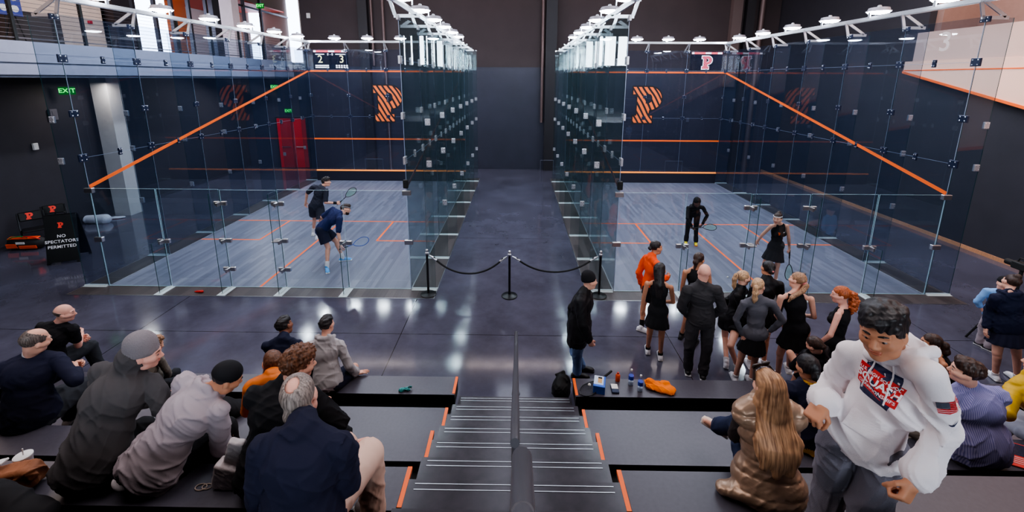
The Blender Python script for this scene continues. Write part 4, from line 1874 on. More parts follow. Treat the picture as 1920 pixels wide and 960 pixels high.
    def hand(s, side, d=None, n=None, curl=.35, spread=.10, lab=0, thumb=.5):
        """palm with four unequal fingers and a thumb leaving the side of the palm"""
        j, q = s.J, (s.s if s.H > 1.5 else .62 * s.s + .1) * (.92 if s.fem else 1)
        W, E = j['w' + side], j['e' + side]
        d = nrm(W - E) if d is None else nrm(d)
        if n is None:
            n = (s.R if side == 'l' else -s.R) - s.F * .2
        n = np.asarray(n, float)
        n = nrm(n - d * (n @ d))
        sd = np.cross(d, n) if side == 'r' else np.cross(n, d)     # towards the thumb
        sd = -sd if False else sd
        o = [rc(lerp(E, W, .86), W + d * .02 * q, .031 * q, .027 * q, lab),
             bx(W + d * .052 * q, np.array([sd, d, n]), V(.040, .046, .0145) * q, .012 * q, lab, k=.016),
             el(W + d * .03 * q + sd * .022 * q + n * .008 * q, np.array([sd, d, n]), V(.018, .034, .017) * q, lab, k=.014)]
        L = (.070, .080, .074, .058)
        for i in range(4):
            off = (.031 - .0205 * i) * q
            base = W + d * (.094 - (.004, 0, .003, .010)[i]) * q + sd * off
            a = spread * (1.5 - i) / 1.5
            dr = nrm(d * math.cos(a) + sd * math.sin(a))
            r = (.0092, .0095, .009, .0078)[i] * q
            p0, ang = base, 0.0
            c = curl * (1 + .08 * i)
            for sgm, fr in enumerate((.46, .31, .23)):
                ang += c * (.9, 1.15, .8)[sgm]
                dd = dr * math.cos(ang) + n * math.sin(ang)
                p1 = p0 + dd * L[i] * fr * q * 1.12
                o.append(rc(p0, p1, r, r * .93, lab, k=.0045))
                p0, r = p1, r * .93
        tb = W + d * .022 * q + sd * .030 * q + n * .006 * q
        t1 = tb + nrm(d * .75 + sd * .62 + n * (.25 + .3 * thumb)) * .042 * q
        t2 = t1 + nrm(d * .9 + sd * (.25 - .5 * thumb) + n * (.2 + .7 * thumb)) * .032 * q
        t3 = t2 + nrm(d * .9 + sd * (.05 - .8 * thumb) + n * (.2 + .9 * thumb)) * .024 * q
        o += [rc(tb, t1, .0135 * q, .011 * q, lab, k=.008), rc(t1, t2, .0108 * q, .0098 * q, lab, k=.004),
              rc(t2, t3, .0098 * q, .0085 * q, lab, k=.004)]
        return o

    def sk(s, prims, vox=None, k=.03, mod=None, room=()):
        lo, hi = bounds(list(prims) + list(room))
        F = Field(lo, hi, vox or s.vox)
        F.put(prims, k)
        if mod:
            mod(F)
        return F.mesh()

    # ---- the body itself
    def body(s, label, skin, hair=None, lips=None, detail=True, hands=None, name='person', group=None, hvox=.006, brow=None):
        hands = hands or {}
        pr = s.torso(-.02) + s.neck()
        for a in 'lr':
            pr += s.arm(a, -.001) + s.leg(a, -.004)
            A, T = s.J['a' + a], s.toe(a)
            pr.append(rc(A - V(0, 0, .03) * s.s, A + T * .13 * s.s - V(0, 0, .05) * s.s, .034 * s.s, .024 * s.s))
        pr += s.head(False)
        ch = [s.sk(pr, max(s.vox, .011), .022)]
        ch.append(s.sk(s.head(detail) + s.neck(), hvox, .03))
        if detail:
            ch += s.features()
        for a in 'lr':
            kw = hands.get(a, {})
            if kw is None:
                continue
            ch.append(s.sk(s.hand(a, **kw), .005 if s.vox < .0105 else .006, .012))
        lipm = lips or mat('lips_' + skin.name, tuple(skin_rgb[skin.name][i] * (.90, .72, .70)[i] for i in range(3)), .45)
        browm = brow or (hair if hair is not None else skin)
        s.root = mesh_obj(name, ch, [skin, lipm, mat('eye_white', (128, 116, 114), .3), mat('eye_dark', (36, 24, 20), .2), browm], None, s.org)
        s.root.location = s.org
        tag(s.root, label, 'person', group)
        return s.root

    def toe(s, a):
        if 't' + a in s.J:
            return nrm(s.J['t' + a])
        f = s.FH.copy()
        f[2] = 0
        return nrm(f)

    def add(s, name, chunks, mats, label=None):
        o = mesh_obj(name, chunks if isinstance(chunks, list) else [chunks], mats if isinstance(mats, list) else [mats], s.root, s.org)
        if label:
            o['label'] = label
        return o

    # ---- garments
    def top(s, name, m, g=.016, sleeve=1.93, hem=.10, fold=.0035, freq=22, seed=1, rib=None, hood=None, collar=0, extra=(), label=None,
            puff=0, baf=.085, cutmod=None, loosen=0, vox=None, zipn=False):
        """long or short sleeved top; sleeve = how far down the arm, hem = distance below the hip joints"""
        g = g * .72
        pr = s.torso(g)
        late = []
        for a in ('lr' if sleeve > 0 else ''):
            sl = s.arm(a, g * (1 if sleeve > 1 else 1.5) + loosen * .35, 0, 0, sleeve)
            late += sl
            if rib and sleeve > 1.5:
                W, E = s.J['w' + a], s.J['e' + a]
                late.append(rc(lerp(E, W, sleeve - 1.06), lerp(E, W, sleeve - 1.0), .034 * s.s + g * .6, .033 * s.s + g * .5, lab=1))
                late.append(rc(lerp(E, W, sleeve - 1.12 - .1), lerp(E, W, sleeve - 1.10), .038 * s.s + g * 1.2, .037 * s.s + g * 1.4, lab=0, k=.01)) if 0 else late.append(rc(lerp(E, W, sleeve - 1.24), lerp(E, W, sleeve - 1.12), .040 * s.s + g * 1.25, .039 * s.s + g * 1.5, lab=0))
        if loosen:
            pr.append(el(s.bez(.16), np.array([s.R, s.F, s.U]), V(.135, .10, .16) * s.s * s.b + g + loosen))
        low = s.P - s.U * hem
        if hem > .025:
            pr.append(el(s.P + s.U * .01 * s.s, np.array([s.RH, s.FH, s.U]), V(.152, .108, .12) * s.s * s.b + max(g, .012) + .009))
        pr.append(rc(s.P + s.U * .02, low, .128 * s.s * s.b + g + loosen * .8, .128 * s.s * s.b + g + loosen * .5, flat=(s.F, .76)))
        if hood == 'down':
            N, U, Fv, R = s.N, s.U, s.FS, s.RS
            q = s.s
            pr += [el(N - Fv * .070 * q - U * .035 * q, np.array([R, Fv, U]), V(.125, .052, .10) * q, k=.03),
                   el(N - Fv * .075 * q + U * .035 * q, np.array([R, Fv, U]), V(.095, .055, .048) * q, k=.02),
                   el(N - Fv * .05 * q + U * .075 * q, np.array([R, Fv, U]), V(.060, .05, .05) * q, k=.01, cut=True)]
            pts = [N - R * .095 * q - Fv * .05 * q + U * .04 * q, N - R * .098 * q + Fv * .03 * q + U * .025 * q, N - R * .05 * q + Fv * .095 * q - U * .02 * q,
                   N + R * .05 * q + Fv * .095 * q - U * .02 * q, N + R * .098 * q + Fv * .03 * q + U * .025 * q, N + R * .095 * q - Fv * .05 * q + U * .04 * q]
            for i in range(5):
                pr.append(rc(pts[i], pts[i + 1], .029 * q, k=.012))
        elif hood == 'neck':
            pr += [rc(s.N - s.U * .05, s.hp(0, -.045, -.02), .088 * s.s, .090 * s.s, k=.04),
                   el(s.hp(0, -.09, -.03), s.hA, V(.09, .07, .09) * s.hs, k=.04)]
        if collar:
            pr.append(rc(s.N - s.U * .02, lerp(s.N, s.hp(0, -.03, -.06), .24) + s.U * collar * .2, .080 * s.s + g * .4, .070 * s.s + collar * .1, lab=1 if rib else 0, k=.025))
        pr += list(extra)

        def mod(F):
            if puff:
                sl, gg = F.all()
                u = sum((gg[i] - s.P[i]) * s.U[i] for i in range(3))
                F.f -= (puff * np.abs(np.sin(u * math.pi / baf)) ** .32).astype(np.float32)
            F.plane(low, -s.U)
            if rib:
                F.relabel(low + s.U * .055, -s.U, 1)
            F.put(late, .02)
            if fold:
                F.creases(fold * 2.6, 46 + freq, seed)
            if cutmod:
                cutmod(F)
        s.add(name, s.sk(pr, vox, .024, mod, late), [m] + ([rib] if rib else []), label)

    def tank(s, name, m, hem=None, skirt=0, flare=.06, seed=1, low_neck=.0, label=None, racer=True, vox=None, pleat=.006, fold=.002):
        """sleeveless top, optionally growing into a flared skirt of length 'skirt' below the hips"""
        g = .010
        pr = s.torso(g, shoulders=False)
        q = s.s
        for a in ('sl', 'sr'):
            c = lerp(s.N, s.J[a], .40)
            pr.append(rc(s.bez(.72) + (s.J[a] - s.N) * .28, c - s.U * .005, .058 * q, .040 * q, flat=(s.FS, 1.25)))
        pr.append(rc(s.bez(.75), s.N - s.U * .03 * q, .09 * q, .060 * q))
        for a in ('sl', 'sr'):
            dv = nrm(s.J[a] - s.N)
            pr.append(rc(s.J[a] + dv * .02 - s.U * .02, s.J[a] + dv * .005 - s.U * .10, .068 * q, .055 * q, cut=True, k=.01))
        low = s.P - s.U * (hem if hem is not None else .02)
        if skirt:
            pr.append(el(s.P + s.U * .0, np.array([s.RH, s.FH, s.U]), V(.158, .112, .12) * q * s.b))
            kz = (s.J['kl'] + s.J['kr']) / 2
            dn = nrm(nrm(kz - s.P) + V(0, 0, -.5))
            low = s.P + dn * skirt
            w = np.linalg.norm(s.J['kl'] - s.J['kr']) * .22
            pr.append(rc(s.P + s.U * .05, s.P + dn * (skirt + .12), .132 * q, .138 * q + flare + w, flat=(s.FH, .80)))

        def mod(F):
            if skirt:
                sl, gg = F.all()
                x = sum((gg[i] - s.P[i]) * s.RH[i] for i in range(3))
                y = sum((gg[i] - s.P[i]) * s.FH[i] for i in range(3))
                t = np.clip(sum((gg[i] - s.P[i]) * dn[i] for i in range(3)) / skirt, 0, 1)
                F.f += (pleat * t * np.sin(np.arctan2(y, x) * 15)).astype(np.float32)
                F.plane(low, dn)
            else:
                F.plane(low, -s.U)
            F.creases(fold * 2, 70, seed)
        s.add(name, s.sk(pr, vox, .03, mod), [m], label)

    def skirt(s, name, m, length=.30, flare=.06, waist=.09, pleat=.006, label=None, vox=None):
        q = s.s
        kz = (s.J['kl'] + s.J['kr']) / 2
        dn = nrm(nrm(kz - s.P) + V(0, 0, -.5))
        w = np.linalg.norm(s.J['kl'] - s.J['kr']) * .22
        pr = [rc(s.P + s.U * waist, s.P + dn * (length + .12), .128 * q, .138 * q + flare + w, flat=(s.FH, .82))]
        pr.append(el(s.P + s.U * .02, np.array([s.RH, s.FH, s.U]), V(.158, .112, .12) * q * s.b))

        def mod(F):
            sl, gg = F.all()
            x = sum((gg[i] - s.P[i]) * s.RH[i] for i in range(3))
            y = sum((gg[i] - s.P[i]) * s.FH[i] for i in range(3))
            t = np.clip(sum((gg[i] - s.P[i]) * dn[i] for i in range(3)) / length, 0, 1)
            F.f += (pleat * t * np.sin(np.arctan2(y, x) * 15)).astype(np.float32)
            F.plane(s.P + dn * length, dn)
            F.plane(s.P + s.U * waist, s.U)
        s.add(name, s.sk(pr, vox, .03, mod), [m], label)

    def trousers(s, name, m, g=.014, loose=.008, t1=1.93, seed=3, fold=.004, freq=20, waist=.10, label=None, vox=None, bell=0):
        pr = [el(s.P + s.U * .02 * s.s, np.array([s.RH, s.FH, s.U]), V(.152, .108, .12) * s.s * s.b + g)]
        pr.append(rc(s.P, s.P + s.U * waist, .115 * s.s * s.b + g, .118 * s.s * s.b + g, flat=(s.F, .78)))
        for a in 'lr':
            pr += s.leg(a, g, 0, 0, t1, loose)
            if t1 > 1.5:
                pr.append(rc(lerp(s.J['k' + a], s.J['a' + a], t1 - 1.22), lerp(s.J['k' + a], s.J['a' + a], t1 - 1), .048 * s.s + g + bell * .5, .046 * s.s + g + loose * .4 + bell))

        def mod(F):
            F.creases(fold * 2.2, 44 + freq, seed)
        s.add(name, s.sk(pr, vox, .03, mod), [m], label)

    def shorts(s, name, m, t=.62, g=.014, flare=.022, label=None, vox=None, seed=5):
        pr = [el(s.P + s.U * .02 * s.s, np.array([s.RH, s.FH, s.U]), V(.152, .108, .12) * s.s * s.b + g)]
        for a in 'lr':
            Hh, K = s.J['h' + a], s.J['k' + a]
            pr.append(rc(Hh, lerp(Hh, K, t + .12), .094 * s.s + g, .080 * s.s + g + flare))

        def mod(F):
            F.creases(.006, 60, seed)
            sl, gg = F.all()
            # hem each leg with a plane across its thigh, only on its own side
            sd = sum((gg[i] - s.P[i]) * s.RH[i] for i in range(3))
            for a, sg in (('l', -1), ('r', 1)):
                Hh, K = s.J['h' + a], s.J['k' + a]
                dv = nrm(K - Hh)
                d = sum((gg[i] - lerp(Hh, K, t)[i]) * dv[i] for i in range(3))
                # distance test: nearer to this thigh axis than to the other
                def dist(b):
                    h2, k2 = s.J['h' + b], s.J['k' + b]
                    ab = (k2 - h2) * 1.3
                    p = [gg[i] - h2[i] for i in range(3)]
                    u = np.clip(sum(p[i] * ab[i] for i in range(3)) / (ab @ ab), 0, 1)
                    return sum((p[i] - u * ab[i]) ** 2 for i in range(3))
                own = dist(a) <= dist('r' if a == 'l' else 'l')
                F.f = np.where(own, np.maximum(F.f, d), F.f).astype(np.float32)
        s.add(name, s.sk(pr, vox, .028, mod), [m], label)

    def shoes(s, m, sole, sock=None, name='shoe', high=0, only='lr', sockh=.13, label=None):
        q = s.s * (.94 if s.fem else 1)
        for a in only:
            A, T = s.J['a' + a], s.toe(a)
            up = V(0, 0, 1) if 'u' + a not in s.J else nrm(s.J['u' + a])
            T = nrm(T - up * (T @ up))
            S = np.cross(T, up)
            B = A - up * .078 * q
            R3 = np.array([S, T, up])
            pr = [el(B + T * .04 * q + up * .035 * q, R3, V(.041, .12, .045) * q, 0),
                  el(B + T * .125 * q + up * .028 * q, R3, V(.044, .065, .034) * q, 0),
                  rc(B + up * .05 * q - T * .015 * q, B + up * (.088 + high) * q - T * .006 * q, .043 * q, .042 * q, 0),
                  el(B - T * .055 * q + up * .035 * q, R3, V(.036, .036, .04) * q, 0),
                  bx(B + T * .05 * q + up * .012 * q, R3, V(.042, .142, .014) * q, .013 * q, 1, k=.008)]

            def mod(F):
                F.plane(B - up * .001, -up)
                F.relabel(B + up * .024 * q, -up, 1)
            s.add(name, s.sk(pr, .006 if s.vox < .0105 else .008, .02, mod), [m, sole], label)
            if sock is not None:
                K = s.J['k' + a]
                sp = [rc(A - up * .02, lerp(A, K, sockh / .42), .043 * q, .047 * q)]
                d = nrm(K - A)
                tp = lerp(A, K, sockh / .42)
                s.add('sock', s.sk(sp, .008, .02, lambda F: F.plane(tp, d)), [sock])

    # ---- hair and hats (in head space)
    def hairs(s, style, m, name='hair', label=None, seed=2, vol=1.0, vox=.006, extra=None, m2=None, line=None, crown=None, groove=.0007):
        A, h, p = s.hA, s.hs, s.hp
        pr = [el(p(0, -.016, .040), A, V(.081 * vol, .100 * vol, .088 * vol) * h, k=.01)]
        cuts, fold, fr = [], .0012, 70
        ln = line or (.055, -.02)

        def mod(F):
            # hairline: clear the face, keep the crown and the back of the head
            sl, g = F.all()
            x, y, z = [sum((g[i] - s.hd[i]) * A[j][i] for i in range(3)) / h for j in range(3)]
            if style == 'fringe':       # bald crown, band of hair round the back and sides
                d = np.maximum(z - (.030 - .25 * y), (y - .03) * 1.0)
                F.f = np.maximum(F.f, (d * h).astype(np.float32))
                F.f = np.maximum(F.f, ((-.055 - z) * h).astype(np.float32))
            elif style == 'thin':       # receding and bald on top, hair on back and sides
                cx = crown or (.058, .012, .075)
                r = np.sqrt((x / cx[0]) ** 2 + ((y - cx[1]) / cx[2]) ** 2)
                d = np.where(z > (.03 if crown is None else -.01), (1.05 - r) * .06, -1)
                F.f = np.maximum(F.f, (d * h).astype(np.float32))
                F.f = np.maximum(F.f, (np.minimum(y - (.045 if crown is None else .07), .055 - z + .0) * h).astype(np.float32))
                F.f = np.maximum(F.f, ((-.085 - z) * h).astype(np.float32))
            else:
                face = np.minimum(y - ln[0] * .6, .066 - z - .35 * np.abs(x) + .0)
                F.f = np.maximum(F.f, (face * h).astype(np.float32))
                if style in ('short', 'curly', 'crew'):
                    nape = -.062 - z + .0 * y
                    F.f = np.maximum(F.f, (nape * h).astype(np.float32))
                    ear = np.minimum(np.minimum(y + .022, .012 - z), np.abs(x) - .045)
                    F.f = np.maximum(F.f, (ear * h).astype(np.float32))
            if style == 'curly':
                F.curls(.0052, 125, seed)
            else:
                F.folds(fold, fr, seed)
                if groove:
                    F.f += (groove * np.sin(x * 150 + 2.2 * np.sin(z * 17 + 1.3) + 1.5 * np.sin(x * 41 + z * 9))).astype(np.float32)
        if style in ('pony', 'bun', 'ponylow'):
            pass
        if style == 'short':
            pr.append(el(p(0, .035, .085), A, V(.066, .062, .045) * h * vol, k=.03))
            fold = .0035
        if style == 'curly':
            pr += [el(p(0, .02, .085), A, V(.072, .078, .052) * h * vol, k=.03), el(p(0, -.06, .02), A, V(.076, .06, .075) * h, k=.03)]
        if style == 'long':
            pr += list(extra or [])
        elif extra:
            pr += list(extra)
        chunks = [s.sk(pr, vox, .018, mod)]
        s.add(name, chunks, [m], label)

    def tail(s, m, pts, rads, name='ponytail', flat=None, label=None, fold=.0016, seed=4, tie=None, curl=0, vox=.006):
        """a hank of hair along points"""
        pr = []
        for i in range(len(pts) - 1):
            pr.append(rc(pts[i], pts[i + 1], rads[i], rads[i + 1], flat=flat))
        o = s.add(name, s.sk(pr, vox, .015, lambda F: F.curls(curl, 95, seed) if curl else F.folds(fold, 75, seed)), [m], label)
        if tie is not None:
            d = nrm(pts[1] - pts[0])
            s.add('hair_tie', s.sk([rc(pts[0] + d * .0, pts[0] + d * .016, rads[0] + .006)], .005, .005), [tie])
        return o

    def beanie(s, m, name='beanie', tilt=0, fold=.0015, label=None, low=.0, slouch=.02):
        A, h, p = s.hA, s.hs, s.hp
        pr = [el(p(0, -.02, .05), A, V(.086, .104, .098 + slouch) * h),
              el(p(0, -.045, .10), A, V(.06, .07, .055) * h, k=.04)]

        def mod(F):
            sl, g = F.all()
            x, y, z = [sum((g[i] - s.hd[i]) * A[j][i] for i in range(3)) / h for j in range(3)]
            F.f -= (.004 * np.exp(-((z - (.035 + .12 * y)) / .022) ** 2)).astype(np.float32)   # turned up cuff
            F.f += (.0012 * np.sin(np.arctan2(y, x) * 46)).astype(np.float32)
            F.f = np.maximum(F.f, ((.012 + low + .16 * y - z) * h).astype(np.float32))
        s.add(name, s.sk(pr, .005, .02, mod), [m], label)

    def cap(s, m, label=None, name='cap', brim=True):
        A, h, p = s.hA, s.hs, s.hp
        pr = [el(p(0, -.014, .045), A, V(.083, .102, .088) * h)]
        if brim:
            pr.append(bx(p(0, .125, .038), np.array([s.hR, nrm(s.hF - s.hU * .25), nrm(s.hU + s.hF * .25)]), V(.07, .055, .006) * h, .005, k=.015))

        def mod(F):
            sl, g = F.all()
            y, z = [sum((g[i] - s.hd[i]) * A[j][i] for i in range(3)) / h for j in (1, 2)]
            F.f = np.maximum(F.f, ((.024 - z) * h).astype(np.float32))
        s.add(name, s.sk(pr, .006, .015, mod), [m], label)


skin_rgb = {'skin_fair': (226, 170, 148), 'skin_pink': (232, 172, 154), 'skin_tan': (198, 138, 108), 'skin_olive': (186, 128, 98), 'skin_brown': (140, 92, 72), 'skin_deep': (92, 62, 52)}
SK = {k: skin_mat(k, v) for k, v in skin_rgb.items()}
